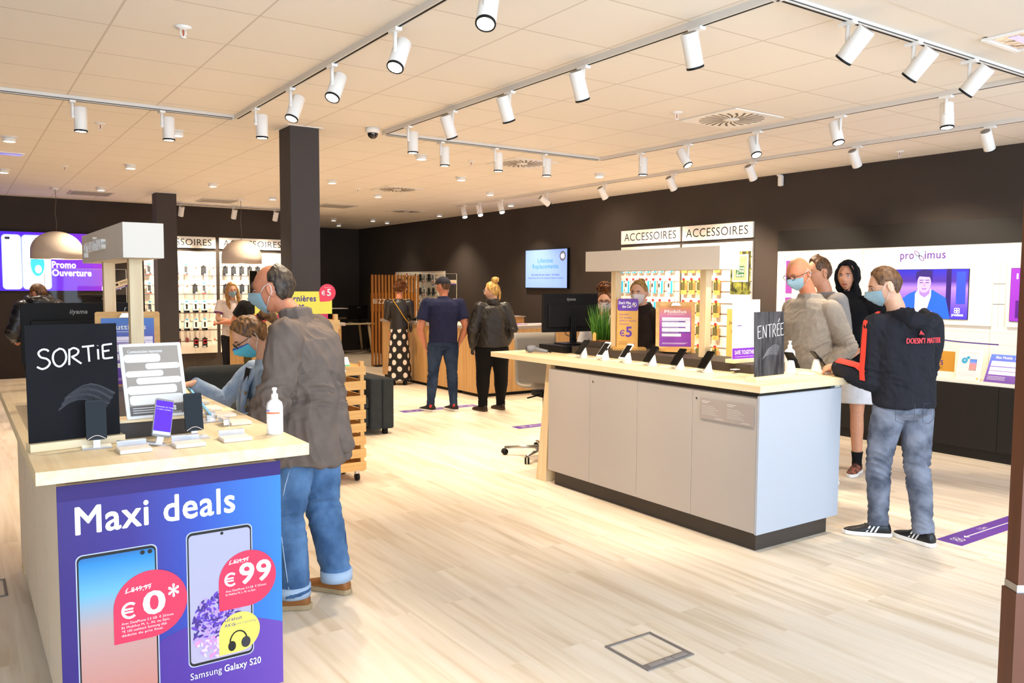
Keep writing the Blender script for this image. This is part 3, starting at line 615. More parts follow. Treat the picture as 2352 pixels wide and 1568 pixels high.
obj('slate', m, t, (0, 0, 0))

# ------------------------------------------------------------ notices and cards on the counters
def clip_poster(loc, yawd, w_, h, label, base_r, name='clipboard_sign', draw=None, tilt=.08):
    t = thing(name, label, 'sign', loc); R = Matrix.Rotation(radians(yawd), 4, 'Z')
    m = MB(); m.T = R; m.lathe([(0, 0), (base_r * .7, 0), (base_r * .7, .012)], BLKM, 40); m.lathe([(0, .012), (base_r, .012), (base_r, .035), (0, .035)], PINE, 48, smooth=False); obj('round_base', m, t, (0, 0, 0))
    m = MB(); m.T = R @ frame((-w_ / 2 - .03, 0, .035), (1, 0, 0), (0, tilt, 1)); m.prism(rrect(0, 0, w_ + .06, h + .05, .012), PINE, .012); obj('board', m, t, (0, 0, 0), bev=.001)
    m = MB(); m.T = R @ frame((-w_ / 2, -.0135, .05), (1, 0, 0), (0, tilt, 1)); draw(m, w_, h); obj('poster', m, t, (0, 0, 0))
    m = MB(); m.T = R @ frame((0, -.012, .035 + h + .03), (1, 0, 0), (0, tilt, 1)); m.prism([(-.04, -.012), (.04, -.012), (.025, .012), (-.025, .012)], CHR, .006, .002)
    for s_ in (-.016, .016): m.tube([(s_, .01, .004), (s_ * .6, .04, .004), (s_ * .2, .045, .004)], .0025, CHR, 8)
    obj('bulldog_clip', m, t, (0, 0, 0)); return t
def draw_table(title, g, band=PUR):
    def f(m, w_, h):
        m.prism([(0, 0), (w_, 0), (w_, h), (0, h)], g, .0006); m.text(title, w_ / 2, h * .83, h * .075, PW, .001, wd=w_ * .68, bold=.025, align='C')
        m.rect(w_ * .25, h * .79, w_ * .78, h * .797, PW, .001)
        m.rect(w_ * .08, h * .66, w_ * .97, h * .72, LILAC, .001); m.rect(w_ * .08, h * .36, w_ * .97, h * .655, LILAC, .001)
        for y in (.615, .47, .35): m.rect(w_ * .08, h * (y - .012), w_ * (.82 if y > .4 else .97), h * (y + .018), band, .0014); m.rect(w_ * .1, h * y, w_ * .6, h * (y + .006), PW, .0018)
        for r_ in range(5):
            for c_ in range(5): m.rect(w_ * (.12 + .17 * c_), h * (.38 + .05 * r_), w_ * (.2 + .17 * c_), h * (.386 + .05 * r_), mat('print_pink_grey', '#b79ac6', .6), .0012)
        m.rect(w_ * .08, h * .25, w_ * .68, h * .32, PW, .001)
        for k in range(3): m.rect(w_ * .08, h * (.09 - k * .014), w_ * (.9 - .05 * k), h * (.094 - k * .014), LILAC, .001)
    return f
clip_poster((4.93, 4.80, 1.131), -38, .26, .335, 'orange and purple price poster clipped to a wooden board on the entrance counter riser', .13, draw=draw_table('Mobilus', grad_mat('mobilus_gradient', [(0, '#6d2390'), (.45, '#8a2c98'), (.75, '#bb6a94'), (1, '#d08c3c')], 'Z')))
clip_poster((.80, 4.97, 1.0655), -12, .27, .37, 'purple price poster clipped to a wooden board behind the left counter posts', .16, draw=draw_table('Tuttimus', grad_mat('tuttimus_gradient', [(0, '#5f2a9a'), (.5, '#5b3a9e'), (1, '#4a7ac0')], 'Z')))
# cardboard collection box
t = thing('cardboard_collection_box', 'kraft cardboard stand with purple top, about returning old phones for 5 euros', 'cardboard display', (4.79, 5.22, 1.131)); R = Matrix.Rotation(radians(-36), 4, 'Z') @ Matrix.Scale(.88, 4)
m = MB(); m.T = R; m.box(-.15, -.08, 0, .17, .1, .022, KRAFT); m.box(-.11, -.05, .022, .09, .05, .5, KRAFT); obj('card_body', m, t, (0, 0, 0))
m = MB(); m.T = R @ frame((-.11, -.051, .022), (1, 0, 0)); m.rect(0, 0, .2, .45, KRAFT, .0004)
m.face(rrect(0, .36, .2, .478, .02), PUR, .001); m.text("Don't Miss", .012, .425, .026, YEL if 0 else PW, .0015, wd=.115, bold=.03); m.text('the Call', .045, .39, .026, PW, .0015, wd=.085, bold=.03)
m.disc(.162, .42, .022, PW, .0015); m.disc(.162, .42, .018, PUR, .002); m.disc(.158, .425, .008, mat('print_cream', '#f2dfa0', .5), .0025); m.disc(.168, .412, .005, mat('print_cream', '#f2dfa0', .5), .0025)
for i, s_ in enumerate(('Ramenez', 'vos anciens', 'GSM et recevez', 'minimum')): m.text(s_, .018, .318 - i * .031, .0165, PUR, .001, bold=.008)
m.euro(.03, .115, .058, PUR, .001, .17); m.text('5', .085, .11, .095, PUR, .001, bold=.035)
for k in range(4): m.rect(.012, .06 - .01 * k, .1, .063 - .01 * k, mat('print_brown', '#8a5a2c', .6), .001)
for a in range(4): m.disc(.165 + .006 * cos(pi / 4 + a * pi / 2), .035 + .006 * sin(pi / 4 + a * pi / 2), .0035, PUR, .001)
obj('printed_front', m, t, (0, 0, 0))
m = MB(); m.T = R
for k in range(24): m.box(.0895, -.04 + .014 * (k % 2), .04 + k * .018, .0925, -.024 + .014 * (k % 2), .051 + k * .018, mat('card_flute_dark', '#4a3210', .8))
obj('corrugated_side_edge', m, t, (0, 0, 0)); m = MB(); m.T = R
for k in range(20): m.box(-.145 + k * .0155, -.082, .004 + .009 * (k % 2), -.137 + k * .0155, -.0795, .011 + .009 * (k % 2), mat('card_flute_dark', '#4a3210', .8))
obj('corrugated_base_edge', m, t, (0, 0, 0))
# white notice in a frame on the left counter
t = thing('notice_stand', 'white-framed grey and white notice leaning on the left counter riser', 'sign', (.67, 3.52, 1.131)); T0 = Matrix.Rotation(radians(3), 4, 'Z') @ frame((-.125, -.04, .012), (1, 0, 0), (-.05, .18, 1))
m = MB(); m.T = T0; m.prism(rrect(0, 0, .235, .30, .006), PW, .008); obj('frame_panel', m, t, (0, 0, 0), bev=.001)
GN = mat('notice_grey', '#94897e', .6); GN2 = mat('notice_dark_grey', '#5f5a5a', .6)
m = MB(); m.T = T0; m.rect(.014, .012, .221, .288, GN, .0084); m.text('Communication importante', .03, .262, .012, PW, .009, bold=.02, wd=.13)
for a, b, y, h in ((.014, .15, .224, .033), (.09, .221, .195, .024), (.014, .155, .166, .024), (.05, .221, .136, .026), (.014, .2, .096, .034), (.018, .221, .054, .038)): m.rect(a, y, b, y + h, PW, .0088, r=min(.012, h / 2 - .001))
m.rect(.014, .012, .221, .05, GN2, .0092)
for i in range(3): m.rect(.025, .04 - .009 * i, .11, .0425 - .009 * i, PW, .0096)
for a in range(4): m.disc(.178 + .007 * cos(pi / 4 + a * pi / 2), .034 + .007 * sin(pi / 4 + a * pi / 2), .005, PW, .0098)
m.text('proximus', .155, .014, .009, PW, .0098); obj('notice_print', m, t, (0, 0, 0))
m = MB(); m.box(-.16, -.05, 0, .12, .06, .012, OAKX); obj('wooden_base', m, t, (0, 0, 0), bev=.002)
m = MB(); m.T = frame((-.02, .035, .012), (1, 0, 0)); m.prism([(-.03, 0), (.03, 0), (.02, .12), (-.02, .12)], WPLA, .004); obj('back_support', m, t, (0, 0, 0))
# safe together notice on the right counter
t = thing('notice_stand', 'tall white notice with purple footer behind the ENTRÉE board', 'sign', (4.77, 3.92, 1.131))
m = MB(); m.box(-.19, -.04, 0, .15, .04, .028, OAKX); obj('wooden_base', m, t, (0, 0, 0), bev=.002)
m = MB(); m.T = frame((-.17, -.003, .02), (1, 0, 0), (0, .02, 1)); m.prism([(0, 0), (.30, 0), (.30, .435), (0, .435)], PW, .005); m.rect(.0, .0, .30, .085, mat('print_bright_purple', '#7a2fc0', .5), .0056); m.text('SAFE TOGETHER', .025, .04, .028, PW, .006, wd=.23, bold=.03); m.rect(.025, .022, .26, .024, PW, .006)
GI = mat('icon_grey', '#c9c3c9', .6)
for k in range(4):
    y = .16 + .07 * k; m.line([(.07 + .018 * cos(a), y + .018 * sin(a)) for a in [2 * pi * j / 20 for j in range(21)]], .002, GI, .006); m.line([(.07, y), (.07, y + .012), (.078, y + .016)], .002, GI, .006)
    for j in range(3): m.rect(.12, y - .01 + .01 * j, .24 - .03 * (j % 2), y - .007 + .01 * j, GI, .006)
m.rect(.05, .245, .1, .25, PUR, .0062); m.rect(.11, .405, .2, .411, GI, .006)
obj('notice_panel', m, t, (0, 0, 0))

# ------------------------------------------------------------ demo phones on white stands
SCR = mat('phone_glass_dark', '#040404', .25, spec=.12); PHB = mat('phone_black', '#0c0c0d', .4, spec=.2); PHW = mat('phone_white', '#eceae6', .3)
def demo_phone(x, y, rot, label, body, group='demo phones on white stands'):
    """phone leaning back on a conical stand beside a square pad; the screen faces local -y"""
    t = thing('demo_phone', label, 'phone', (x, y, 1.0655), rot, group)
    m = MB(); m.lathe([(0, 0), (.042, 0), (.042, .004), (.034, .02), (.024, .075), (.018, .09), (0, .092)], WPLA, 28); c = [(.0, .0)]; obj('stand', m, t, (0, 0, 0))
    T = Matrix.Translation((0, -.012, .088)) @ Matrix.Rotation(radians(48), 4, 'X') @ Matrix.Translation((0, .0, 0))
    m = MB(); m.T = T; m.prism(rrect(-.036, -.078, .036, .078, .009), body, .008); p = obj('phone', m, t, (0, 0, 0), bev=.001)
    m = MB(); m.T = T; m.face(rrect(-.032, -.062 if body is PHW else -.074, .032, .062 if body is PHW else .074, .004), SCR, .0085); obj('screen', m, p, (0, 0, 0))
    m = MB(); m.T = T; m.box(-.039, -.012, .002, -.036, .012, .011, BLK); m.box(.036, -.012, .002, .039, .012, .011, BLK); obj('security_clamp', m, t, (0, 0, 0))
    m = MB(); m.prism(rrect(-.055, -.05, .055, .05, .008), OFFW, .012); m.T = Matrix.Identity(4); o = obj('pad', m, t, (-.03, .1, 0) if 0 else (-.115, .0, 0), bev=.002)
    m = MB(); m.tube([(0, -.06, .04), (.01, -.06, .01), (0, -.02, .004), (-.06, 0, .004)], .002, WPLA, 6); obj('cable', m, t, (0, 0, 0))
    return t
pb = demo_phone(4.44, 4.0, -pi / 2, 'black demo phone on a white stand, nearest on the entrance counter edge', PHB)
pw = demo_phone(4.44, 4.84, -pi / 2, 'white-framed demo phone on a white stand, fourth from the near end', PHW)
dup(pb, (4.44, 4.27, 1.0655), label='black demo phone on a white stand, second from the near end')
dup(pb, (4.44, 4.56, 1.0655), label='black demo phone on a white stand, third from the near end')
dup(pw, (4.43, 5.1, 1.0655), label='white-framed demo phone on a white stand beside the potted grass, fifth from the near end')
dup(pb, (4.43, 5.38, 1.0655), label='black demo phone on a white stand at the far end by the monitor foot')
dup(pb, (5.17, 3.62, 1.0655), rot=radians(62), label='demo phone on a white stand beside the sanitizer bottle of the entrance counter')
dup(pb, (4.93, 3.66, 1.0655), rot=radians(95), label='dark demo phone half hidden behind the ENTRÉE board')
dup(pw, (5.12, 4.95, 1.0655), rot=pi / 2, label='demo phone seen from behind beyond the cardboard collection box')
dup(pb, (5.12, 4.2, 1.0655), rot=pi / 2, label='demo phone seen from behind beyond the right canopy post')
for i, (x, y) in enumerate(((4.52, 3.86), (4.5, 4.14), (4.5, 4.42), (4.5, 4.70))):
    m = MB(); m.box(-.025, -.018, 0, .025, .018, .025, GLASS); m.prism([(-.03, -.02), (.03, -.02), (.03, .02), (-.03, .02)], WPLA, .004, .025)
    tag(obj('security_sensor', m, None, (x + .05, y, 1.0655), bev=.001), 'small clear and white alarm block by the riser, ' + ['nearest', 'second', 'third', 'fourth'][i] + ' on the entrance counter', 'sensor', 'alarm blocks on the entrance counter')
ACR = mat('milky_acrylic', '#dfe2ea', .2, trans=.6)
def acr_phone(x, y, rot, label, body, scr, lean=72, h=.15, group='demo phones on the left counter'):
    t = thing('demo_phone', label, 'phone', (x, y, 1.0655), rot, group)
    m = MB(); m.box(-.05, -.03, 0, .05, .04, .006, ACR); m.box(-.012, .0, .006, .012, .014, .03, WPLA); obj('acrylic_foot', m, t, (0, 0, 0), bev=.001)
    T = Matrix.Translation((0, 0, .03)) @ Matrix.Rotation(radians(lean), 4, 'X')
    m = MB(); m.T = T; m.prism(rrect(-.035, 0, .035, h, .008), body, .008, -.004); p = obj('phone', m, t, (0, 0, 0), bev=.001)
    m = MB(); m.T = T; m.face(rrect(-.032, .008, .032, h - .008, .004), scr, .0045)
    if scr is not SCR: m.text('Demandez de l\'aide', 0, .115, .0055, PW, .005, align='C'); m.text('à votre vendeur', 0, .105, .0055, PW, .005, align='C'); m.rect(-.032, .008, .032, .02, mat('screen_pale_bar', '#9fd0ff', .4, em=1.0), .005)
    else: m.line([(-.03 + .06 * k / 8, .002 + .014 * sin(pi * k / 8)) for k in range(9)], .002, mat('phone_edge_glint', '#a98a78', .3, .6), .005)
    obj('screen', m, p, (0, 0, 0)); return t
VIO = mat('screen_violet', '#3a16e0', .3, em=1.6)
a0 = acr_phone(.425, 3.36, radians(-4), 'black demo phone standing in front of the SORTIE board', PHB, SCR, 80)
acr_phone(.63, 3.30, radians(10), 'demo phone with glowing violet screen leaning on the left counter', mat('phone_grey', '#8b8580', .3), VIO, 68).rotation_euler = (0, radians(14), radians(4))
dup(a0, (.775, 3.36, 1.0655), rot=radians(2), label='black demo phone standing right of the white notice')
def pad(x, y, rot, label):
    t = thing('alarm_pad', label, 'alarm pad', (x, y, 1.0655), rot, 'pale alarm pads on the left counter')
    m = MB(); m.prism(rrect(-.055, -.045, .055, .045, .006), OFFW, .014); obj('pad', m, t, (0, 0, 0), bev=.003)
    m = MB(); m.box(-.05, .05, 0, .05, .056, .032, ACR); m.box(-.05, .05, .028, .05, .075, .032, ACR); m.box(-.045, .056, .004, -.04, .075, .028, WPLA); m.box(.04, .056, .004, .045, .075, .028, WPLA); obj('acrylic_holder', m, t, (0, 0, 0))
    return t
p0_ = pad(.53, 3.22, 0, 'pale square alarm pad with clear holder, left of the violet phone')
dup(p0_, (.72, 3.22, 1.0655), label='pale square alarm pad with clear holder, right of the violet phone')
dup(p0_, (.90, 3.24, 1.0655), label='pale square alarm pad with clear holder, nearest the sanitizer bottle')
for i, y in enumerate((3.62, 3.86, 4.1, 4.34)): dup(p0_, (1.02, y, 1.0655), rot=pi / 2, label='pale square alarm pad along the right edge of the left counter, ' + ['first', 'second', 'third', 'farthest'][i] + ' behind the bottle')
BLUEM = mat('phone_blue_metal', '#2a6fb4', .25, .6); ORM = mat('phone_copper', '#c9825a', .3, .5); LBL = mat('phone_light_blue', '#7fb3cf', .3, .4)
for i, (y, bm) in enumerate(((3.75, LBL), (4.0, BLUEM), (4.12, ORM), (4.24, BLUEM), (4.42, ORM))):
    acr_phone(.93 + .0 * i, y, pi / 2, 'slanted demo phone facing the aisle on the left counter, ' + ['light blue, nearest', 'blue, second', 'copper, third', 'blue, under the girl\'s fingers', 'copper, farthest'][i], bm, SCR, 55)

# ------------------------------------------------------------ bottles
def bottle(x, y, z, k, label, big=True):
    t = thing('sanitizer_bottle', label, 'bottle', (x, y, z), group='white sanitizer bottles')
    m = MB(); m.lathe([(0, 0), (.036 * k, 0), (.038 * k, .006), (.038 * k, .13 * k), (.034 * k, .15 * k), (.02 * k, .163 * k), (.016 * k, .166 * k), (0, .166 * k)], mat('bottle_white', '#f3f3f2', .3), 36); b = obj('bottle_body', m, t, (0, 0, 0))
    m = MB(); m.lathe([(0, .165 * k), (.0165 * k, .165 * k), (.0155 * k, .19 * k), (.008 * k, .195 * k), (.008 * k, .207 * k), (.012 * k, .212 * k), (.0125 * k, .218 * k), (.009 * k, .222 * k), (0, .222 * k)], WPLA, 28); obj('cap', m, t, (0, 0, 0))
    m = MB(); R_ = .0384 * k; a0 = -2.6 if x < 2 else -2.75
    def patch(a1, a2, z1, z2, mt, off=0):
        n = 14; V = [((R_ + off) * cos(a1 + (a2 - a1) * i / n), (R_ + off) * sin(a1 + (a2 - a1) * i / n), zz) for i in range(n + 1) for zz in (z1 * k, z2 * k)]
        m.add(V, [(2 * i, 2 * i + 2, 2 * i + 3, 2 * i + 1) for i in range(n)], mt, True)
    patch(a0 - .5, a0 + 2.0, .025, .12, mat('label_white', '#fbf9f8', .5)); patch(a0 - .5, a0 + 1.3, .100, .108, mat('label_orange', '#e0703c', .5), .0004); patch(a0 - .5, a0 + .1, .112, .118, mat('label_violet', '#8a7ad0', .5), .0004)
    for j in range(4): patch(a0 + .1, a0 + 1.1, .05 + .01 * j, .052 + .01 * j, mat('label_text', '#d8cfd4', .5), .0004)
    obj('label_print', m, b, (0, 0, 0)); return t
bottle(1.075, 3.29, 1.0655, .86, 'white sanitizer bottle on the corner of the left counter')
bottle(5.02, 3.74, 1.0655, 1.0, 'white sanitizer bottle on the entrance counter beside the ENTRÉE board')

# ------------------------------------------------------------ monitors, plant, cash drawer, scanner
def monitor(x, y, z, yawd, w_, h, label, foot=.0, hz=.12):
    t = thing('monitor', label, 'monitor', (x, y, z), radians(yawd))
    m = MB(); m.box(-w_ / 2, .0, hz, w_ / 2, .03, hz + h, BLKM); b = obj('monitor_housing', m, t, (0, 0, 0), bev=.004)
    m = MB(); m.box(-w_ * .42, -.022, hz + h * .12, w_ * .42, .001, hz + h * .72, BLKM); obj('back_cover', m, b, (0, 0, 0), bev=.008)
    m = MB(); m.T = frame((0, -.0005, hz + h * .82), (1, 0, 0)); m.text('iiyama', 0, 0, .026, mat('logo_grey', '#8d8a84', .4), .0004, align='C', bold=.02, shear=.2); obj('logo', m, b, (0, 0, 0))
    m = MB(); m.box(-w_ / 2 + .012, .0302, hz + .014, w_ / 2 - .012, .031, hz + h - .014, SCR); obj('screen', m, b, (0, 0, 0))
    m = MB(); m.box(-.03, -.055, 0, .03, -.023, hz + h * .4, BLK); m.box(-.13, -.14, 0, .13, .09, .014, BLK); obj('stand', m, t, (0, 0, 0), bev=.003)
    m = MB(); m.tube([(-.08, -.02, hz + .05), (-.09, -.05, hz - .02), (0, -.07, hz - .06), (.03, -.06, .04)], .004, BLK, 8); obj('cable', m, t, (0, 0, 0)); return t
monitor(4.8, 6.02, 1.13, -6, .61, .36, 'black monitor seen from behind on the far end of the entrance counter', hz=.115)
monitor(.64, 5.70, 1.066, 0, .62, .37, 'black monitor seen from behind on the left counter behind the SORTIE board', hz=.12)
t = thing('cash_drawer', 'black cash drawer box under the entrance counter monitor', 'cash drawer', (4.72, 6.0, 1.0655))
m = MB(); m.box(-.16, -.2, 0, .24, .2, .064, BLK); obj('drawer_body', m, t, (0, 0, 0), bev=.003)
m = MB(); m.box(-.163, -.185, .008, -.16, .185, .056, BLKM); obj('drawer_front', m, t, (0, 0, 0))
t = thing('barcode_scanner', 'grey and black hand scanner lying on the far end of the entrance counter', 'scanner', (4.36, 5.98, 1.0655))
m = MB(); m.capsule((-.03, .05, .035), (.0, .03, .04), .034, .03, mat('scanner_grey', '#77787c', .35), 16); m.tube([(0, .03, .035), (.04, -.03, .025), (.07, -.09, .018)], [.024, .018, .014], mat('scanner_grey', '#77787c', .35), 14); obj('scanner_body', m, t, (0, 0, 0))
m = MB(); m.tube([(-.055, .068, .034), (-.058, .07, .034)], .028, BLK, 16); obj('scan_window', m, t, (0, 0, 0))
m = MB(); m.tube([(.07, -.09, .018), (.1, -.1, .008), (.14, -.04, .006), (.17, .0, .006)], .004, BLK, 8); obj('cable', m, t, (0, 0, 0))
t = thing('potted_grass', 'green spiky grass plant in a dark planter between monitor and canopy post', 'plant', (4.83, 5.60, 1.131))
m = MB(); m.box(-.12, -.12, 0, .12, .12, .05, DBR); obj('planter', m, t, (0, 0, 0), bev=.003)
m = MB(); m.lathe([(0, .045), (.11, .05), (.09, .062), (0, .068)], mat('bark_mulch', '#8a5a30', .95, var=.5, vscale=60, bump=1, bscale=80), 24); obj('mulch', m, t, (0, 0, 0))
m = MB(); GR = mat('grass_green', '#5c8f1e', .5, var=.35, vscale=30); GR2 = mat('grass_dark_green', '#35661a', .5)
rg = random.Random(11)
for k in range(150):
    a = rg.random() * 2 * pi; r_ = .085 * sqrt(rg.random()); x, y = r_ * cos(a), r_ * sin(a); h = .20 + .14 * rg.random(); lx, ly = x * .7 + rg.uniform(-.02, .02), y * .7 + rg.uniform(-.02, .02)
    m.tube([(x, y, .05), (x + lx * .3, y + ly * .3, .05 + h * .5), (x + lx, y + ly, .05 + h)], [.0035, .003, .0006], rg.choice((GR, GR, GR2)), 5)
g = obj('grass_blades', m, t, (0, 0, 0)); g['kind'] = 'stuff'
m = MB(); m.T = frame((-.13, -.02, .06), (.3, -.95, 0)); m.prism([(0, 0), (.035, 0), (.035, .06), (.026, .075), (.009, .075), (0, .06)], KRAFT, .001); m.T = frame((0.1, -.10, .06), (.8, -.6, 0)); m.prism([(0, 0), (.035, 0), (.035, .06), (.026, .075), (.009, .075), (0, .06)], KRAFT, .001); obj('price_tag', m, t, (0, 0, 0))
# ------------------------------------------------------------ accessory walls
HOOK = mat('hook_chrome', '#c9c6c2', .25, .9); CLIPR = mat('red_clip', '#c01f2a', .4)
CYAN = mat('pack_cyan', '#27a3dc', .5); ORG = mat('pack_orange', '#e8562a', .5); TEAL = mat('pack_green', '#1e9a62', .5); PKW = mat('pack_white', '#efebe6', .5)
PKG = mat('pack_grey', '#55565a', .5); NAVY = mat('pack_navy', '#232b4c', .5); BRN = mat('pack_brown', '#6b4420', .6); FOR = mat('pack_forest', '#5c5a2c', .7, var=.6, vscale=60)
def pack(kind):
    """carded accessory hanging on a hook; local x right, y up, z out of the wall; origin at the hook on the panel"""
    m = MB(); d = .05
    W_, H_ = {'blue': (.10, .19), 'wood': (.105, .20), 'case': (.085, .165), 'dark': (.085, .16), 'box': (.10, .18), 'red': (.085, .17), 'small': (.05, .07), 'slim': (.07, .15), 'photo': (.1, .15)}[kind]
    z = d
    def P(x0, y0, x1, y1, mt, dz=.001): m.rect(x0 * W_, -H_ * (1 - y0), x1 * W_, -H_ * (1 - y1), mt, z + dz)
    base = {'blue': PKW, 'wood': KRAFT, 'case': PKW, 'dark': mat('pack_clear_dark', '#2a2725', .3), 'box': PKW, 'red': INK, 'small': mat('pack_maroon', '#7a2f33', .5), 'slim': mat('pack_beige', '#e2d6c6', .5), 'photo': PKW}[kind]
    m.prism([(-W_ / 2, -H_), (W_ / 2, -H_), (W_ / 2, 0), (.02, 0), (.012, .02), (-.012, .02), (-.02, 0), (-W_ / 2, 0)], base, .016, z - .016)
    if kind == 'blue': P(.12, 0, .5, .95, CYAN); P(-.45, .45, -.1, .75, mat('pack_art_dark', '#3b3a3e', .5)); P(-.5, 0, .1, .06, CYAN)
    elif kind == 'wood': P(-.5, .3, -.12, .85, FOR); P(-.1, .3, .2, .95, FOR); P(.22, .3, .3, .8, BRN); P(.38, .3, .46, .8, BRN); P(-.25, .06, .05, .2, mat('kraft_dark', '#b98a40', .6))
    elif kind == 'case': P(-.3, .3, .3, .9, PKG); P(-.5, 0, .5, .1, ORG); P(.05, .12, .4, .25, NAVY)
    elif kind == 'dark': P(-.35, .2, .35, .97, mat('case_graphite', '#3b3d42', .35)); P(-.28, .82, -.05, .92, BLK); P(.05, .02, .45, .16, PKW)
    elif kind == 'box': P(-.5, 0, -.42, 1, CYAN); P(-.12, .35, .2, .85, INK); P(-.5, 0, .5, .22, INK); P(.1, .03, .45, .2, CYAN)
    elif kind == 'red': P(-.35, .4, .35, .85, mat('pack_red', '#a8262a', .5)); P(-.2, .5, .3, .72, mat('pack_pale', '#e9cfc4', .5)); P(-.4, .05, .2, .15, PKW)
    elif kind == 'photo': P(-.4, .45, .4, .9, mat('pack_sepia', '#8a6a40', .6, var=.6, vscale=90)); P(-.3, .1, -.1, .25, INK); P(.1, .1, .35, .25, INK)
    elif kind == 'slim': P(-.3, .2, .3, .6, PKW); P(.1, .7, .45, .9, ORG)
    m.tube([(0, .012, 0), (0, .012, d + .02), (0, .018, d + .026)], .0025, HOOK, 6)
    if kind in ('blue', 'wood'): m.box(-.014, -.002, d - .003, .014, .03, d + .018, CLIPR)
    elif kind in ('box', 'case', 'photo'): m.rect(-.022, .012, .022, .034, CYAN, d + .02); m.rect(-.03, .01, .03, .036, PKW, d + .0195)
    return m
PK = {}
def hang(kind, T, label, group):
    if kind not in PK:
        o = obj('hanging_pack', pack(kind), None, (0, 0, 0)); PK[kind] = o
    else: o = PK[kind].copy(); C.objects.link(o)
    o.matrix_world = T; tag(o, label, 'accessory pack', group); return o
ORDN = ['first', 'second', 'third', 'fourth', 'fifth', 'sixth', 'seventh', 'eighth', 'ninth', 'tenth']
KN = {'blue': 'blue and white carded accessory', 'wood': 'kraft and wood-look carded phone case', 'case': 'white and orange carded phone case', 'dark': 'dark boxed phone case', 'box': 'white and black boxed holder', 'red': 'black and red carded accessory', 'small': 'tiny maroon accessory', 'slim': 'slim beige carded cable', 'photo': 'sepia photo accessory card'}
def acc_panel(T, w_, zb, zt, label, sign=True, slots=None, signz=(2.315, 2.52)):
    t = thing('accessory_panel', label, 'display panel'); t.matrix_world = T @ Matrix.Translation((w_ / 2, zb, 0))
    m = MB(); m.T = Matrix.Translation((-w_ / 2, 0, 0)); m.prism([(0, 0), (w_, 0), (w_, zt - zb), (0, zt - zb)], OFFW, .028, .004); obj('panel_board', m, t, (0, 0, 0), bev=.001)
    m = MB(); m.T = Matrix.Translation((-w_ / 2, 0, 0))
    for z_ in slots: m.rect(0, z_ - zb - .004, w_, z_ - zb + .004, mat('slot_shadow_line', '#8d8070', .6), .0328); m.rect(0, z_ - zb + .004, w_, z_ - zb + .016, HOOK, .033)
    obj('hook_rails', m, t, (0, 0, 0))
    if sign:
        m = MB(); m.T = T; m.prism([(0, signz[0]), (w_, signz[0]), (w_, signz[1]), (0, signz[1])], SIGNW, .03, .004)
        m.text('ACCESSOIRES', w_ / 2, signz[0] + .048, .115, INK, .0345, wd=w_ * .88, align='C', bold=.0)
        o = obj('wall_sign', m, None, (0, 0, 0)); c = T @ Vector((w_ / 2, signz[0], 0)); o.data.transform(Matrix.Translation(-c)); o.location = c
        tag(o, 'white ACCESSOIRES sign ' + label.split('|')[-1], 'sign', 'accessoires signs')
    t['label'] = label.replace('|', ''); return t
# right wall: u runs towards -y
for pi_, (y0, lab) in enumerate(((9.50, 'white accessory panel with blue packs |on the right wall, the left one'), (8.22, 'white accessory panel with wood-look packs |on the right wall, the right one'))):
    T = frame((WX, y0, 0), (0, -1, 0)); acc_panel(T, 1.235, .45, 2.27, lab, slots=(2.06, 1.90, 1.74, 1.60, 1.44, 1.30, 1.14, 1.0, .84))
for r_, z_ in enumerate((2.075, 1.775, 1.47, 1.165, .86)):
    for c_ in range(8):
        if c_ == 2 and r_ > 2: continue
        Y_ = 9.44 - .142 * c_ - (.05 if c_ == 7 else 0)
        hang('blue', frame((WX - .03, Y_, z_ - .01), (0, -1, 0)), 'blue and white pack, %s from left, row %s down, left panel of right wall' % (ORDN[c_], ORDN[r_]), 'blue packs on the right wall')
    for c_ in range(5):
        hang('wood', frame((WX - .03, 8.13 - .15 * c_, z_ - .01), (0, -1, 0)), 'kraft phone case pack, %s from left, row %s down, right panel of right wall' % (ORDN[c_], ORDN[r_]), 'wood-look packs on the right wall')
# forest poster and kraft poster
FG = mat('forest_print', '#28300f', .6, var=.9, vscale=12, vcol='#8c8f3c')
m = MB(); m.T = frame((WX - .034, 7.33, 1.58), (0, -1, 0)); m.prism([(0, 0), (.33, 0), (.33, .56), (0, .56)], FG, .004, .001)
for k, x in enumerate((.03, .19, .29)): m.rect(x, .05, x + .022, .56, mat('trunk_print', '#3a2a18', .7), .0054)
tag(obj('forest_poster', m), 'forest photo poster hanging on the accessory panel', 'poster')
m = MB(); m.T = frame((WX - .044, 7.29, 1.74), (0, -1, 0)); m.prism([(0, 0), (.26, 0), (.26, .36), (0, .36)], PW, .003, .001); m.rect(.018, .02, .242, .34, mat('print_cream', '#f2dfa0', .5) if 0 else mat('print_tan', '#e6c27a', .6), .0045)
m.text('1 trousse achetée', .13, .29, .018, INK, .005, align='C'); m.text('1 arbre planté', .13, .26, .018, INK, .005, align='C')
m.rect(.06, .06, .2, .21, mat('print_forest_green', '#1f5a34', .5), .005, r=.01)
m.line([(.09, .08), (.09, .19)], .006, PW, .0056); m.line([(.075, .12), (.09, .105), (.105, .125)], .006, PW, .0056); m.line([(.075, .165), (.09, .15), (.105, .17)], .006, PW, .0056); m.line([(.075, .08), (.105, .08)], .006, PW, .0056)
m.text('ONE', .195, .165, .028, PW, .0056, bold=.02, align='R'); m.text('TREE', .195, .125, .028, PW, .0056, bold=.02, align='R'); m.text('PLANTED', .195, .07, .03, PW, .0056, bold=.02, align='R', wd=.125)
tag(obj('small_poster', m), 'small card reading ONE TREE PLANTED over the forest poster', 'poster')
m = MB(); m.T = frame((WX - .034, 7.37, .72), (0, -1, 0)); m.prism([(0, 0), (.44, 0), (.44, .66), (0, .66)], KRAFT, .006, .001)
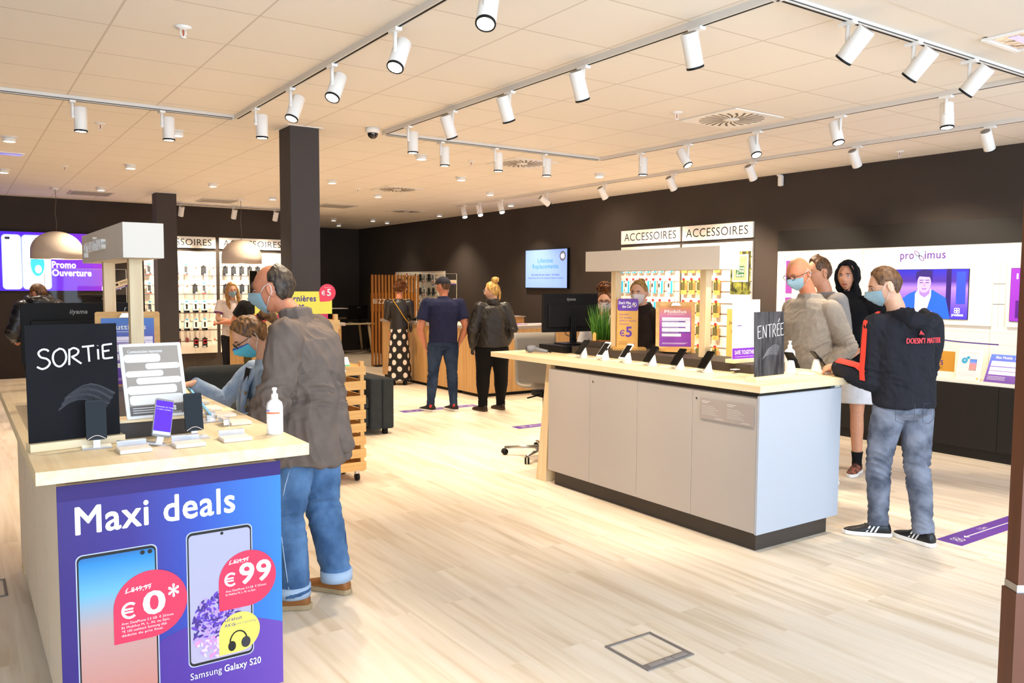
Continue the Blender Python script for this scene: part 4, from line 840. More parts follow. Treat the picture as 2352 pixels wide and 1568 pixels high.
m.text("Je m'engage", .22, .46, .042, INK, .0076, align='C', bold=.01, wd=.36); m.text('pour', .22, .40, .042, INK, .0076, align='C', bold=.01); m.text('la planète', .22, .34, .042, INK, .0076, align='C', bold=.01, wd=.28)
m.line([(.23 + .125 * cos(a), .17 + .14 * sin(a)) for a in [2 * pi * k / 40 for k in range(41)]], .012, INK, .0076)
m.line([(.13, .25), (.17, .2), (.15, .17), (.2, .12), (.17, .06)], .009, INK, .0076); m.line([(.13, .25), (.12, .15), (.17, .06)], .009, INK, .0076)
m.line([(.3, .28), (.24, .25), (.28, .22), (.24, .19), (.3, .16), (.26, .07), (.33, .15), (.34, .2)], .009, INK, .0076)
tag(obj('kraft_poster', m), 'kraft poster reading Je m\'engage pour la planète with a globe drawing', 'poster')
# back wall
for pi_, (x0, lab) in enumerate(((2.80, 'white accessory panel |on the far wall, behind the dark column'), (4.10, 'white accessory panel |on the far wall, behind the right pendant'))):
    T = frame((x0, WY, 0), (1, 0, 0)); acc_panel(T, 1.235, .40, 2.265, lab, slots=(1.98, 1.82, 1.64, 1.48, 1.30, 1.14, .98, .82, .62), signz=(2.325, 2.53))
rk = random.Random(5)
kinds = [['case', 'case', 'case', 'slim', 'dark', 'slim'], ['case', 'slim', 'slim', 'dark', 'case', 'slim'], ['box', 'box', 'box', 'box', 'box', 'slim'], ['slim', 'box', 'box', 'box', 'box', 'slim'], ['small', 'red', 'small', 'red', 'red', 'photo']]
for r_, z_ in enumerate((1.975, 1.64, 1.31, .985, .66)):
    for c_ in range(8):
        x = 2.87 + .155 * c_
        if x > 3.98 or (3.02 < x < 3.3): continue
        k = 'slim' if x > 3.9 else kinds[r_][max(0, min(5, int((x - 3.3) / .155) + 1))] if x > 3.3 else 'case'
        hang(k, frame((x, WY - .034, z_ + .02), (1, 0, 0)), '%s, %s column, row %s down, far left accessory panel' % (KN[k], ORDN[c_], ORDN[r_]), 'packs on the far left accessory panel')
    if r_ < 3:
        for c_ in range(8):
            x = 4.19 + .15 * c_; k = 'dark' if c_ < 5 else 'case'
            if x > 5.3: continue
            hang(k, frame((x, WY - .034, z_ + .02), (1, 0, 0)), '%s, %s column, row %s down, panel behind the pendant' % (KN[k], ORDN[c_], ORDN[r_]), 'packs on the far right accessory panel')
# panel at the far end of the right wall, seen through the acrylic screen
T = frame((WX, 17.3, 0), (0, -1, 0)); acc_panel(T, 2.3, .7, 1.97, 'white accessory panel at the far end of the right wall behind the acrylic screen', False, slots=(1.8, 1.5, 1.2, .95))
for r_, z_ in enumerate((1.88, 1.58, 1.28)):
    for c_ in range(11):
        k = rk.choice(('case', 'dark', 'slim', 'dark', 'blue'))
        hang(k, frame((WX - .034, 17.2 - .2 * c_, z_ + .02), (0, -1, 0)), '%s, column %s, row %s down, behind acrylic screen' % (KN[k], ORDN[min(c_, 9)] if c_ < 10 else 'eleventh', ORDN[r_]), 'packs behind the acrylic screen')

# ------------------------------------------------------------ screens
def screen(name, T, w_, h, label, draw, cat='screen', bez=.012, depth=.05):
    t = thing(name, label, cat); t.matrix_world = T
    m = MB(); m.prism([(-bez, -bez), (w_ + bez, -bez), (w_ + bez, h + bez), (-bez, h + bez)], BLK, depth); obj('screen_housing', m, t, (0, 0, 0), bev=.003)
    m = MB(); m.T = Matrix.Translation((0, 0, depth)); draw(m, w_, h); obj('screen_picture', m, t, (0, 0, 0)); return t
SW = mat('screen_white', '#ffffff', .4, em=1.25)
def d_life(m, w_, h):
    m.rect(0, 0, w_, h, grad_mat('screen_blue_white', [(0, '#7f9cf0'), (.5, '#9ab4f4'), (1, '#7a98ec')], 'Z', em=.85)); cy = mat('screen_cyan', '#1a7ee0', .4, em=.8); nv = mat('screen_navy', '#232848', .4, em=.6)
    m.text('Lifetime', w_ * .49, h * .66, h * .115, cy, .001, wd=w_ * .36, align='C', bold=.008); m.text('Replacements', w_ * .49, h * .51, h * .115, cy, .001, wd=w_ * .62, align='C', bold=.008)
    m.text('Any time, for any reason - no hassles', w_ * .49, h * .32, h * .05, nv, .001, wd=w_ * .68, align='C', bold=.006); m.text('Replacements at any of our hundreds of resellers worldwide', w_ * .49, h * .24, h * .04, nv, .001, wd=w_ * .84, align='C')
    gr = mat('screen_bronze', '#4a3c2c', .4, em=.5); m.face([(w_ * .9 + (.105 if k % 2 else .09) * h * 1.25 * cos(pi * k / 24), h * .82 + (.105 if k % 2 else .09) * h * 1.25 * sin(pi * k / 24)) for k in range(48)], gr, .001)
    m.disc(w_ * .9, h * .82, .085 * h, mat('screen_pale', '#c4d0f0', .4, em=1), .0014); m.rect(w_ * .875, h * .75, w_ * .92, h * .89, gr, .0018, r=.006); m.rect(w_ * .88, h * .765, w_ * .915, h * .875, mat('screen_pale', '#c4d0f0', .4, em=1), .0022)
screen('wall_screen', frame((WX, 12.02, 1.64), (0, -1, 0)), 1.2, .66, 'wall television reading Lifetime Replacements on a pale blue picture', d_life)
def em_(n, c, e=1.0): return mat('screen_' + n, c, .4, em=e)
def d_big(m, w_, h):
    m.rect(0, 0, w_, h, grad_mat('screen_violet_sweep', [(0, '#2800d0'), (.35, '#3a08e0'), (.62, '#5a18e0'), (.85, '#7a24c8'), (1, '#a01cb4')], 'X', em=.75))
    P = em_('phone_white', '#dce6ff', 1.1); g = em_('phone_edge', '#8fa2e0', .9)
    for x0, x1 in ((1.32, 1.60), (1.60, 2.02)):
        m.rect(x0, .02, x1, h * .955, g, .001, r=.06); m.rect(x0 + .008, .028, x1 - .008, h * .945, P, .0014, r=.055)
    m.rect(1.37, h * .87, 1.44, h * .91, em_('dark', '#20203a', .3), .002, r=.012); m.rect(1.645, .14, 1.98, h * .86, g, .0018); m.rect(1.65, .145, 1.975, h * .855, em_('phone_face', '#e6edff', 1.15), .002)
    m.rect(1.77, h * .90, 1.86, h * .905, em_('dark', '#20203a', .3), .002); m.disc(1.81, .085, .035, g, .002); m.disc(1.81, .085, .03, P, .0024)
    m.disc(1.82, h * .46, .10, em_('aqua', '#1fb4f4', 1), .0026, .2); m.disc(1.80, h * .6, .07, em_('dark', '#20203a', .3), .003, .06); m.disc(1.83, h * .37, .05, em_('pale_aqua', '#bfe6f8', 1), .003, .07)
    m.rect(2.03, h * .56, 2.44, h * .64, em_('red', '#e0183c', .9), .0012)
    m.text('Promo', 2.03, h * .40, .105, SW, .0016, wd=.35, bold=.035); m.text('Ouverture', 2.03, h * .26, .105, SW, .0016, wd=.58, bold=.035)
    for k in (0, 1): m.disc(2.87, h * (.16 - .1 * k) + .06, .035, SW, .0016)
    m.text('proximus', 2.77, .03, .06, SW, .0016, wd=.3, bold=.03)
screen('video_wall', frame((-.65, WY, 1.545), (1, 0, 0)), 2.87, .96, 'large violet promo screen on the far left wall showing white phones', lambda m, w_, h: d_big(m, w_, h))
def proximus(m, x, y, h, z, inkm, wd=None):
    m.text('pro', x, y, h, inkm, z, wd=h * 1.75, bold=.012); m.text('imus', x + h * 3.15, y, h, inkm, z, wd=h * 2.6, bold=.012); cx, cy = x + h * 2.45, y + h * .36
    for k in range(4):
        a = pi / 4 + k * pi / 2; ux, uy = cos(a), sin(a)
        m.line([(cx + ux * h * .42 + h * .4 * cos(t) * ux - h * .2 * sin(t) * uy, cy + uy * h * .42 + h * .4 * cos(t) * uy + h * .2 * sin(t) * ux) for t in [2 * pi * j / 20 for j in range(21)]], h * .09, inkm if k % 2 else mat('print_sky', '#6fb4e0', .5), z)
def d_prox(m, w_, h):
    m.rect(0, 0, w_, h, grad_mat('screen_portrait_bg', [(0, '#3a2cc0'), (.2, '#4c3ae8'), (.5, '#7a5ad8'), (.62, '#8a6ac8'), (.75, '#3c2480'), (1, '#1c1ea0')], 'Y', em=.75))
    m.rect(w_ * .74, 0, w_ * .8, h, em_('door_dark', '#2a1a5c', .5), .001); m.rect(w_ * .86, h * .3, w_ * .97, h * .95, em_('poster_blue', '#2c40c8', .8), .001)
    bl = em_('shirt_blue', '#2050e0', .85); sk = em_('face_violet', '#a88ad8', .9); hr = em_('hair_indigo', '#2c2060', .6)
    m.face([(w_ * .1, 0), (w_ * .12, h * .3), (w_ * .28, h * .5), (w_ * .4, h * .58), (w_ * .58, h * .58), (w_ * .74, h * .42), (w_ * .8, 0)], bl, .0014)
    m.face([(w_ * .36, h * .1), (w_ * .36, h * .5), (w_ * .4, h * .6), (w_ * .56, h * .6), (w_ * .56, h * .45), (w_ * .5, h * .1)], em_('tshirt_lilac', '#c4b4ee', .9), .0018)
    m.face([(w_ * .4, h * .5), (w_ * .39, h * .62), (w_ * .55, h * .64), (w_ * .54, h * .5), (w_ * .48, h * .42)], em_('neck_violet', '#8468c0', .8), .0022)
    m.disc(w_ * .47, h * .72, w_ * .085, sk, .0026, h * .2); m.face([(w_ * .36, h * .78), (w_ * .37, h * .95), (w_ * .45, h * 1.0), (w_ * .57, h * .98), (w_ * .57, h * .74), (w_ * .545, h * .84), (w_ * .4, h * .86)], hr, .003)
    for sx in (.435, .51): m.line([(w_ * (sx - .022), h * .735), (w_ * sx, h * .725), (w_ * (sx + .022), h * .735)], .008, hr, .003); m.line([(w_ * (sx - .025), h * .775), (w_ * (sx + .025), h * .78)], .007, hr, .003)
    m.face([(w_ * .465, h * .73), (w_ * .458, h * .655), (w_ * .49, h * .655), (w_ * .48, h * .73)], em_('nose_violet', '#9678c8', .8), .0029)
    m.line([(w_ * .445, h * .605), (w_ * .47, h * .598), (w_ * .5, h * .607)], .009, em_('mouth_violet', '#6a4494', .7), .003)
    m.line([(w_ * .39, h * .68), (w_ * .42, h * .45), (w_ * .46, h * .4), (w_ * .47, h * .2)], .006, em_('earphone', '#e8e4ff', 1), .0034)
    m.rect(w_ * .42, h * .08, w_ * .52, h * .16, em_('phone_dark', '#141034', .3), .0036); m.disc(w_ * .56, h * .08, w_ * .04, sk, .0034)
    for k in range(4): a = pi / 4 + k * pi / 2; m.line([(w_ * .88 + .018 * cos(a) + .014 * cos(t), h * .17 + .018 * sin(a) + .012 * sin(t)) for t in [2 * pi * j / 12 for j in range(13)]], .005, SW, .004)
    m.text('proximus', w_ * .82, h * .06, .028, SW, .004, wd=.115, bold=.01)

# ------------------------------------------------------------ the brand wall fixture on the right wall
t = thing('brand_wall_fixture', 'long white and black brand display wall with shelf and black cupboards on the right wall', 'wall display', (WX, 3.2, 0)); FY0, FY1 = -4.4, 3.35   # local y range
WF = mat('fixture_white', '#efe6d8', .5); BF = mat('fixture_black', '#171412', .55)
m = MB(); m.box(-.09, FY0, 2.12, -.0, FY1, 2.37, BF); obj('header_panel', m, t, (0, 0, 0), bev=.001)
m = MB(); m.box(-.08, FY0, .76, -.0, FY1, 2.12, WF); bp_ = obj('back_panel', m, t, (0, 0, 0))
m = MB(); m.box(-.35, FY0, .735, -.08, FY1, .77, WF); obj('shelf', m, t, (0, 0, 0), bev=.001)
m = MB(); m.box(-.35, FY0, .1, -.0, FY1, .735, BF); m.box(-.33, FY0, 0, 0, FY1, .1, BF); cb = obj('cupboard_body', m, t, (0, 0, 0))
for k in range(11):
    y = FY1 - k * .7; 
    if y - .7 < FY0: break
    m = MB(); m.box(-.366, y - .698, .105, -.3505, y - .002, .73, BF); obj('cupboard_door', m, t, (0, 0, 0), bev=.001)
m = MB(); m.T = frame((-.0805, 4.95 - 3.2, 1.985), (0, -1, 0)); proximus(m, 0, 0, .085, .0008, PUR); obj('brand_logo', m, bp_, (0, 0, 0))
m = MB(); m.box(-.105, 3.98 - 3.2, 1.30, -.0805, 5.35 - 3.2, 1.93, WF); m.box(-.105, 2.6 - 3.2, 1.30, -.0805, 3.84 - 3.2, 1.93, WF); obj('screen_surround', m, t, (0, 0, 0), bev=.002)
m = MB(); JG = mat('joint_shadow', '#b3a48e', .7); JD = mat('joint_dark', '#3b2c1c', .7)
for y in (3.99, 5.4): m.T = Matrix.Identity(4); m.box(-.0812, y - 3.2 - .0015, .8, -.0802, y - 3.2 + .0015, 2.1, JG)
for z_ in (1.12, 1.24): m.box(-.0812, FY0, z_ - .001, -.0802, FY1, z_ + .001, JG)
for z_ in (1.52, 1.72): m.box(-.0816, .665, z_ - .0025, -.0802, .775, z_ + .0025, JD); m.box(-.0816, .79, z_ - .0025, -.0802, .93, z_ + .0025, JD) if 0 else None
for y in (.66, .72): m.box(-.0812, y - .0015, 1.3, -.0802, y + .0015, 1.93, JG)
obj('panel_joints', m, bp_, (0, 0, 0))
m = MB(); sweep = [(-.0815, 2.6 - 1.9 * k / 24, 1.12 + .13 * (1 / (1 + exp((k - 13) * .45))) + .0) for k in range(25)]
Wv = [(p[1], p[2]) for p in sweep]; m.T = frame((-.081, 0, 0), (0, -1, 0)); m.line([(-a, b) for a, b in Wv], .012, grad_mat('swoosh', [(0, '#4a2a86'), (.55, '#3a3a8a'), (.8, '#6ab4e0'), (1, '#bfe0f0')], 'Y'), .0006); obj('printed_swoosh', m, bp_, (0, 0, 0))
screen('wall_screen', frame((WX - .105, 5.06, 1.36), (0, -1, 0)), .86, .51, 'wall television showing a man in blue light under the purple lettering', d_prox, depth=.012, bez=.004)
screen('wall_screen', frame((WX - .105, 3.80, 1.36), (0, -1, 0)), .86, .51, 'purple wall screen cut by the brown door at the right edge', lambda m, w_, h: (m.rect(0, 0, w_, h, em_('purple_plain', '#7a2c9a', .9)), m.rect(.05, h * .8, .065, h * .9, SW, .001), m.rect(.05, .03, .4, .2, em_('purple_dark', '#47196a', .8), .001)), depth=.012, bez=.004)
for i, z_ in enumerate((1.6, 1.15)):
    m = MB(); m.T = frame((WX - .0815, 6.42, z_), (0, -1, 0)); m.prism([(0, 0), (.09, 0), (.09, .4), (0, .4)], mat('poster_magenta', '#8e3c9c', .6), .003); tag(obj('purple_poster', m), ['upper', 'lower'][i] + ' purple strip poster at the left end of the brand wall', 'poster')
m = MB(); m.T = frame((WX - .081, 5.35, 1.02), (0, -1, 0)); m.disc(0, .1, .09, PUR); m.disc(0, .12, .05, PW, .0012); m.disc(0, .12, .035, PUR, .0018); tag(obj('round_sticker', m), 'purple round sticker behind the hooded man on the brand wall', 'sticker')
def leaflet(x, y, w_, h, label, draw, tilt=.25, rot=0, z=.7705):
    m = MB(); m.T = Matrix.Translation((x, y, z)) @ Matrix.Rotation(rot, 4, 'Z') @ frame((0, w_ / 2, 0), (0, -1, 0), (tilt, 0, 1)); m.prism([(0, 0), (w_, 0), (w_, h), (0, h)], PW, .004); draw(m, w_, h); return tag(obj('leaflet', m), label, 'leaflet')
m = MB(); m.box(WX - .28, 4.2, .7705, WX - .13, 4.62, .83, WF); tag(obj('card_plinth', m, bev=.002), 'low white block under the kraft 5 euro card', 'plinth')
def d_kraft(m, w_, h):
    m.rect(0, 0, w_, h, mat('kraft_dark_card', '#c08a2e', .7), .0045)
    for i, s_ in enumerate(('Ramenez', 'vos anciens', 'GSM et recevez', 'minimum')): m.text(s_, w_ * .16, h * (.88 - .1 * i), .013, PURD, .005)
    m.euro(w_ * .38, h * .32, .036, PURD, .005, .17); m.text('5', w_ * .52, h * .31, .046, PURD, .005, bold=.03)
    for k in range(3): m.rect(w_ * .12, h * (.22 - .05 * k), w_ * .6, h * (.235 - .05 * k), BRN, .005)
leaflet(WX - .26, 4.38, .30, .205, 'kraft card offering 5 euros on the white shelf behind the hooded boy', d_kraft, .05, z=.831)
def d_white(m, w_, h):
    m.rect(.15 * w_, h * .88, .85 * w_, h * .9, GI, .005); m.rect(.1 * w_, h * .83, .85 * w_, h * .85, GI, .005)
    m.disc(w_ * .28, h * .62, .03, mat('print_teal', '#3a9ac0', .5), .005); m.disc(w_ * .42, h * .72, .016, mat('print_teal', '#3a9ac0', .5), .0055); m.text('40', w_ * .28, h * .61, .014, PW, .006, align='C', bold=.02)
    m.rect(w_ * .5, h * .32, w_ * .78, h * .68, INK, .005); m.rect(w_ * .51, h * .33, w_ * .77, h * .67, grad_mat('leaflet_phone', [(0, '#f2a29a'), (.5, '#e08a8a'), (.6, '#5a8ae0'), (1, '#3a6ad0')], 'Z'), .0055)
    for k in range(3): m.rect(.1 * w_, h * (.24 - .05 * k), .9 * w_, h * (.25 - .05 * k), GI, .005)
    m.rect(w_ * .85, h * .04, w_ * .93, h * .09, mat('print_amber', '#f0b43a', .5), .005)
leaflet(WX - .34, 4.06, .235, .31, 'white standing card with a small phone picture on the white shelf', d_white, .22)
def d_bizz(m, w_, h):
    m.rect(0, 0, w_, h, grad_mat('bizz_gradient', [(0, '#5a2a8e'), (.45, '#6a3aa8'), (.8, '#3f5cd0'), (1, '#3a6ae0')], 'Z'), .0045); m.text('Bizz Mobile', w_ * .14, h * .85, .026, PW, .005, bold=.02, wd=w_ * .4); m.rect(w_ * .6, h * .9, w_ * .95, h * .91, PW, .005); m.rect(w_ * .6, h * .86, w_ * .85, h * .87, PW, .005)
    for a, b in ((.58, .76), (.42, .55), (.28, .40)): m.rect(w_ * .06, h * a, w_ * .99, h * b, LILAC, .005)
    for k in range(3): m.rect(w_ * .06, h * (.2 - .05 * k), w_ * .5, h * (.212 - .05 * k), PW, .005)
    m.text('proximus', w_ * .78, h * .05, .018, PW, .005, bold=.01)
leaflet(WX - .345, 3.72, .37, .30, 'blue and purple price card lying slanted on the white shelf, cut by the brown door', d_bizz, .55)
lamp('shelf_light', 'SPOT', (7.3, 4.4, 2.9), 30, WARM, .06, (.6, 0, -.8), 80)

# ------------------------------------------------------------ slatted screen, service counters, desk
t = thing('slat_screen', 'vertical wooden slat screen with white lettering behind the polka dot woman', 'room divider', (7.04, 15.35, 0))
m = MB(); SL = wood('slat_wood', '#b97a30', '#9c6020', 2)
for k in range(15): m.box(k * .0745, -.02, .02, k * .0745 + .038, .02, 1.88, SL)
obj('slats', m, t, (0, 0, 0))
m = MB(); m.box(.0, .021, 1.13, 1.08, .035, 1.51, SL); obj('cross_panel', m, t, (0, 0, 0))
m = MB(); m.box(.05, -.12, 0, 1.05, .12, .02, BLKM); obj('base_plate', m, t, (0, 0, 0))
m = MB(); m.T = frame((.03, -.022, 1.29), (1, 0, 0)); m.text('BIZZ CORNER', 0, 0, .095, mat('letter_white', '#e9dcc6', .5), .0, wd=.86, d=.006, bold=0); obj('lettering', m, t, (0, 0, 0))
def service(name, label, body, top, z, mt, loc, toe=True):
    t = thing(name, label, 'counter', loc); ox, oy = loc[0], loc[1]
    m = MB()
    for a in body: m.box(a[0] - ox, a[1] - oy, .05, a[2] - ox, a[3] - oy, z - .05, mt)
    obj('counter_body', m, t, (0, 0, 0), bev=.001)
    m = MB()
    for a in body: m.box(a[0] - ox + .03, a[1] - oy + .03, 0, a[2] - ox - .03, a[3] - oy - .03, .05, BLKM)
    obj('plinth', m, t, (0, 0, 0))
    m = MB(); TG = mat('counter_top_taupe', '#a3968c', .5)
    for a in top: m.box(a[0] - ox, a[1] - oy, z - .05, a[2] - ox, a[3] - oy, z, TG)
    obj('worktop', m, t, (0, 0, 0), bev=.001); return t
service('service_counter', 'wooden L-shaped service counter with grey top before the far right wall', [(6.45, 10.25, 8.45, 10.85), (6.45, 10.85, 7.05, 13.6)], [(6.42, 10.22, 8.47, 10.88), (6.42, 10.88, 7.08, 13.63)], 1.06, ASHZ, (6.45, 10.25, 0))
service('service_counter', 'wooden service counter with grey top before the far accessory wall', [(3.55, 12.5, 5.2, 13.0)], [(3.47, 12.42, 5.24, 13.05)], 1.06, ASHZ, (3.55, 12.5, 0))
service('service_counter', 'dark service counter at the far left under the violet screen', [(.75, 11.9, 2.15, 12.5)], [(.7, 11.85, 2.2, 12.55)], 1.06, DBR, (.75, 11.9, 0))
def acrylic(x, y, w_, h, z, a, label):
    t = thing('acrylic_screen', label, 'screen', (x, y, z), radians(a))
    m = MB(); m.box(-w_ / 2, -.003, 0, w_ / 2, .003, h, GLASS); obj('acrylic_sheet', m, t, (0, 0, 0))
    m = MB()
    for s_ in (-1, 1): m.box(s_ * (w_ / 2 + .002) - .003, -.004, 0, s_ * (w_ / 2 + .002) + .003, .004, h, mat('acrylic_edge', '#d9d2b8', .3)); 
    m.box(-w_ / 2, -.004, h, w_ / 2, .004, h + .004, mat('acrylic_edge', '#d9d2b8', .3)); obj('polished_edges', m, t, (0, 0, 0))
    m = MB()
    for s_ in (-.8, .8): m.box(s_ * w_ / 2 - .02, -.08, 0, s_ * w_ / 2 + .02, .08, .012, WPLA)
    obj('feet', m, t, (0, 0, 0)); return t
acrylic(6.55, 11.75, .66, .80, 1.0605, -31 - 8, 'clear acrylic hygiene screen on the right service counter behind the polka dot woman')
acrylic(1.45, 11.98, .95, .80, 1.0605, 0, 'clear acrylic hygiene screen on the far left counter')
acrylic(3.86, 12.75, .5, .82, 1.0605, 60, 'clear acrylic hygiene screen beside the blonde clerk')
m = MB(); m.T = Matrix.Translation((1.86, 11.965, 1.66)) @ Matrix.Rotation(radians(20), 4, 'Y').inverted() @ frame((0, 0, 0), (1, 0, 0)); m.prism([(-.1, -.05), (.1, -.05), (.1, .05), (-.1, .05)], mat('card_cream', '#d9c6a4', .6), .001); m.rect(-.1, -.05, .1, -.025, PURD, .0015); m.rect(-.08, .0, -.03, .03, INK, .0015); m.rect(-.01, .02, .08, .026, INK, .0015); m.rect(-.01, .005, .08, .011, INK, .0015); m.rect(-.08, -.042, .04, -.034, PW, .002)
tag(obj('notice_card', m), 'tilted cream and purple card taped on the far left acrylic screen', 'sign')
m = MB(); m.T = frame((6.73, 11.56, 1.72), (.78, -.62, 0)); m.prism([(-.07, -.04), (.07, -.04), (.07, .04), (-.07, .04)], mat('card_cream', '#d9c6a4', .6), .001); m.rect(-.07, -.04, .07, -.018, PURD, .0015); m.rect(-.05, .0, .05, .006, INK, .0015)
tag(obj('notice_card', m), 'small cream and purple card on the right acrylic screen', 'sign')
monitor(1.72, 12.34, 1.0605, 0, .6, .36, 'black monitor on the far left counter under the violet screen', hz=.1)
bottle(3.62, 12.6, 1.0605, 1.15, 'white sanitizer bottle on the service counter beside the clerk')
for i, (x, y, c_, lb) in enumerate(((7.3, 10.5, '#9b6ab8', 'lilac and white magazine pile on the right service counter'), (7.62, 10.45, '#d8b0b8', 'pink magazine on the right service counter beside the lilac pile'), (7.95, 10.5, '#7a8a5a', 'green magazine on the right service counter at the wall end'))):
    m = MB(); m.T = Matrix.Translation((x, y, 1.0605)) @ Matrix.Rotation(.3 * i, 4, 'Z'); m.box(-.1, -.14, 0, .1, .14, .01, PW); m.box(-.1, -.14, .0101, .1, .14, .013, mat('magazine_cover_%d' % i, c_, .4, var=.6, vscale=30)); tag(obj('magazine', m), lb, 'magazine', 'magazines on the service counter')
t = thing('desk_tray', 'wooden desk tray with white top at the back of the right service counter', 'tray', (7.75, 11.5, 1.02)); m = MB(); m.box(-.25, -.12, 0, .3, .12, .12, ASHZ); obj('tray_body', m, t, (0, 0, 0)); m = MB(); m.box(-.27, -.14, .12, .32, .14, .135, mat('counter_top_taupe', '#a3968c', .5)); m.box(-.24, -.135, .02, .0, -.121, .1, BLK); obj('tray_top', m, t, (0, 0, 0)); 
m = MB(); m.box(7.45, 11.25, .05, 8.15, 11.75, 1.019, ASHZ); tag(obj('back_cabinet', m), 'wooden cabinet behind the right service counter carrying the desk tray', 'cabinet')
t = thing('card_terminal', 'small dark payment terminal on the right service counter beside the polka dot woman', 'payment terminal', (6.6, 12.6, 1.0605)); m = MB(); m.box(-.04, -.06, 0, .04, .06, .05, BLK); obj('terminal_body', m, t, (0, 0, 0), bev=.006); m = MB(); m.box(-.03, 0, .0505, .03, .05, .052, em_('terminal', '#5a6a80', .3)); obj('display', m, t, (0, 0, 0))
# far desk
t = thing('desk', 'small wooden desk with splayed legs in the far recess', 'desk', (8.0, 18.45, 0))
m = MB(); m.box(-.95, -.35, .72, .42, .35, .75, OAKX); obj('desk_top', m, t, (0, 0, 0), bev=.004)
for a, b in ((-.8, -.28), (.28, -.28), (-.8, .28), (.28, .28)):
    m = MB(); m.tube([(a * .93, b, .72), (a * 1.08 + (.04 if a > 0 else 0), b, 0)], [.035, .022], OAKZ, 12); obj('leg', m, t, (0, 0, 0))
monitor(8.15, 18.5, .7505, 14, .55, .33, 'black monitor on the desk in the far recess', hz=.09)
t = thing('printer', 'black printer with white tray on the far desk', 'printer', (7.6, 18.6, .7505)); m = MB(); m.box(-.24, -.2, 0, .24, .2, .34, BLK); obj('printer_body', m, t, (0, 0, 0), bev=.01); m = MB(); m.box(-.22, -.22, .3405, .22, .18, .36, PW); obj('paper_tray', m, t, (0, 0, 0)); m = MB(); m.box(-.18, -.205, .1, .18, -.2005, .14, mat('printer_slot', '#6a5a48', .5)); obj('output_slot', m, t, (0, 0, 0))
m = MB(); m.box(7.35, 18.5, .02, 7.6, 18.95, .55, BLKM); tag(obj('computer_tower', m, bev=.005), 'dark computer tower under the far desk', 'computer')
m = MB()
for k in range(5): m.tube([(8.3 + .05 * k, 18.7, .02), (8.35 + .03 * k, 18.5 + .05 * (k % 3), .06 + .05 * (k % 2)), (8.1 + .06 * k, 18.4, .02), (7.9 + .1 * k, 18.6, .03)], .008, mat('cable_white', '#c9c0b2', .5), 6)
tag(obj('cable_bundle', m), 'tangle of pale cables on the floor under the far desk', 'cables')['kind'] = 'stuff'
# ------------------------------------------------------------ people: builders
def clothmat(name, col, rough=.85, bscale=600, bump=.25, var=.10, vscale=14, **k): return mat(name, col, rough, bump=bump, bscale=bscale, var=var, vscale=vscale, spec=.2, **k)
SKIN = mat('skin_fair', '#cf9474', .5, var=.08, vscale=40, spec=.35); SKINR = mat('skin_ruddy', '#c98261', .5, var=.10, vscale=30, spec=.35); SKINP = mat('skin_pale', '#dba88a', .5, var=.08, vscale=40, spec=.35)
LIPS = mat('lips', '#a8574c', .5); EYEW = mat('eye_white', '#e6e0da', .2); IRIS = mat('iris_dark', '#2a1c14', .1); STUB = mat('stubble', '#9c6a50', .7)
MASKB = mat('mask_light_blue', '#90afbc', .8, bump=.3, bscale=300); MASKT = mat('mask_turquoise', '#5cc0dc', .8, bump=.3, bscale=300); MASKW = mat('mask_white', '#dcd3d2', .85, bump=.3, bscale=300); LOOP = mat('ear_loop', '#e9eef0', .7)
def remesh(mb, vox, it=4):
    """fuse the overlapping shells of mb into one smooth continuous surface"""
    me = bpy.data.meshes.new('r'); me.from_pydata([tuple(v) for v in mb.V], [], mb.F); me.update()
    o = bpy.data.objects.new('r', me); C.objects.link(o)
    r = o.modifiers.new('r', 'REMESH'); r.mode = 'VOXEL'; r.voxel_size = vox
    s = o.modifiers.new('s', 'SMOOTH'); s.factor = .5; s.iterations = it
    bpy.context.view_layer.update()
    n = bpy.data.meshes.new_from_object(o.evaluated_get(bpy.context.evaluated_depsgraph_get()))
    bpy.data.objects.remove(o); n.polygons.foreach_set('use_smooth', [True] * len(n.polygons)); return n
def cloth(name, mb, m, parent, vox, it=4, fold=.006, f=(9, 9, 5), knees=None, seed=0, fine=0):
    n = remesh(mb, vox, it); n.name = name; n.materials.clear(); n.materials.append(m)
    if fold:
        nr = [v.normal.copy() for v in n.vertices]; so = Vector((seed * 3.1, seed * 1.7, seed))
        for v, d in zip(n.vertices, nr):
            c = v.co; a = noise.noise(Vector((c.x * f[0], c.y * f[1], c.z * f[2])) + so)
            b = noise.noise(Vector((c.x * f[0] * 2.3 + c.z * 6, c.y * f[1] * 2.3 - c.z * 5, c.z * f[2] * 2.2)) + so)
            k = fold * (a + (.5 - abs(b)) * .8)
            if knees:
                for kz, kw, ka in knees:
                    w_ = exp(-((c.z - kz) / kw) ** 2)
                    if w_ > .05: k += ka * w_ * (.5 - abs(noise.noise(Vector((c.x * 5, c.y * 5, c.z * 24 + c.x * 14 + c.y * 9)) + so)) * 2)
            v.co = c + d * k
    n.update(); o = bpy.data.objects.new(name, n); C.objects.link(o); o.parent = parent; return o
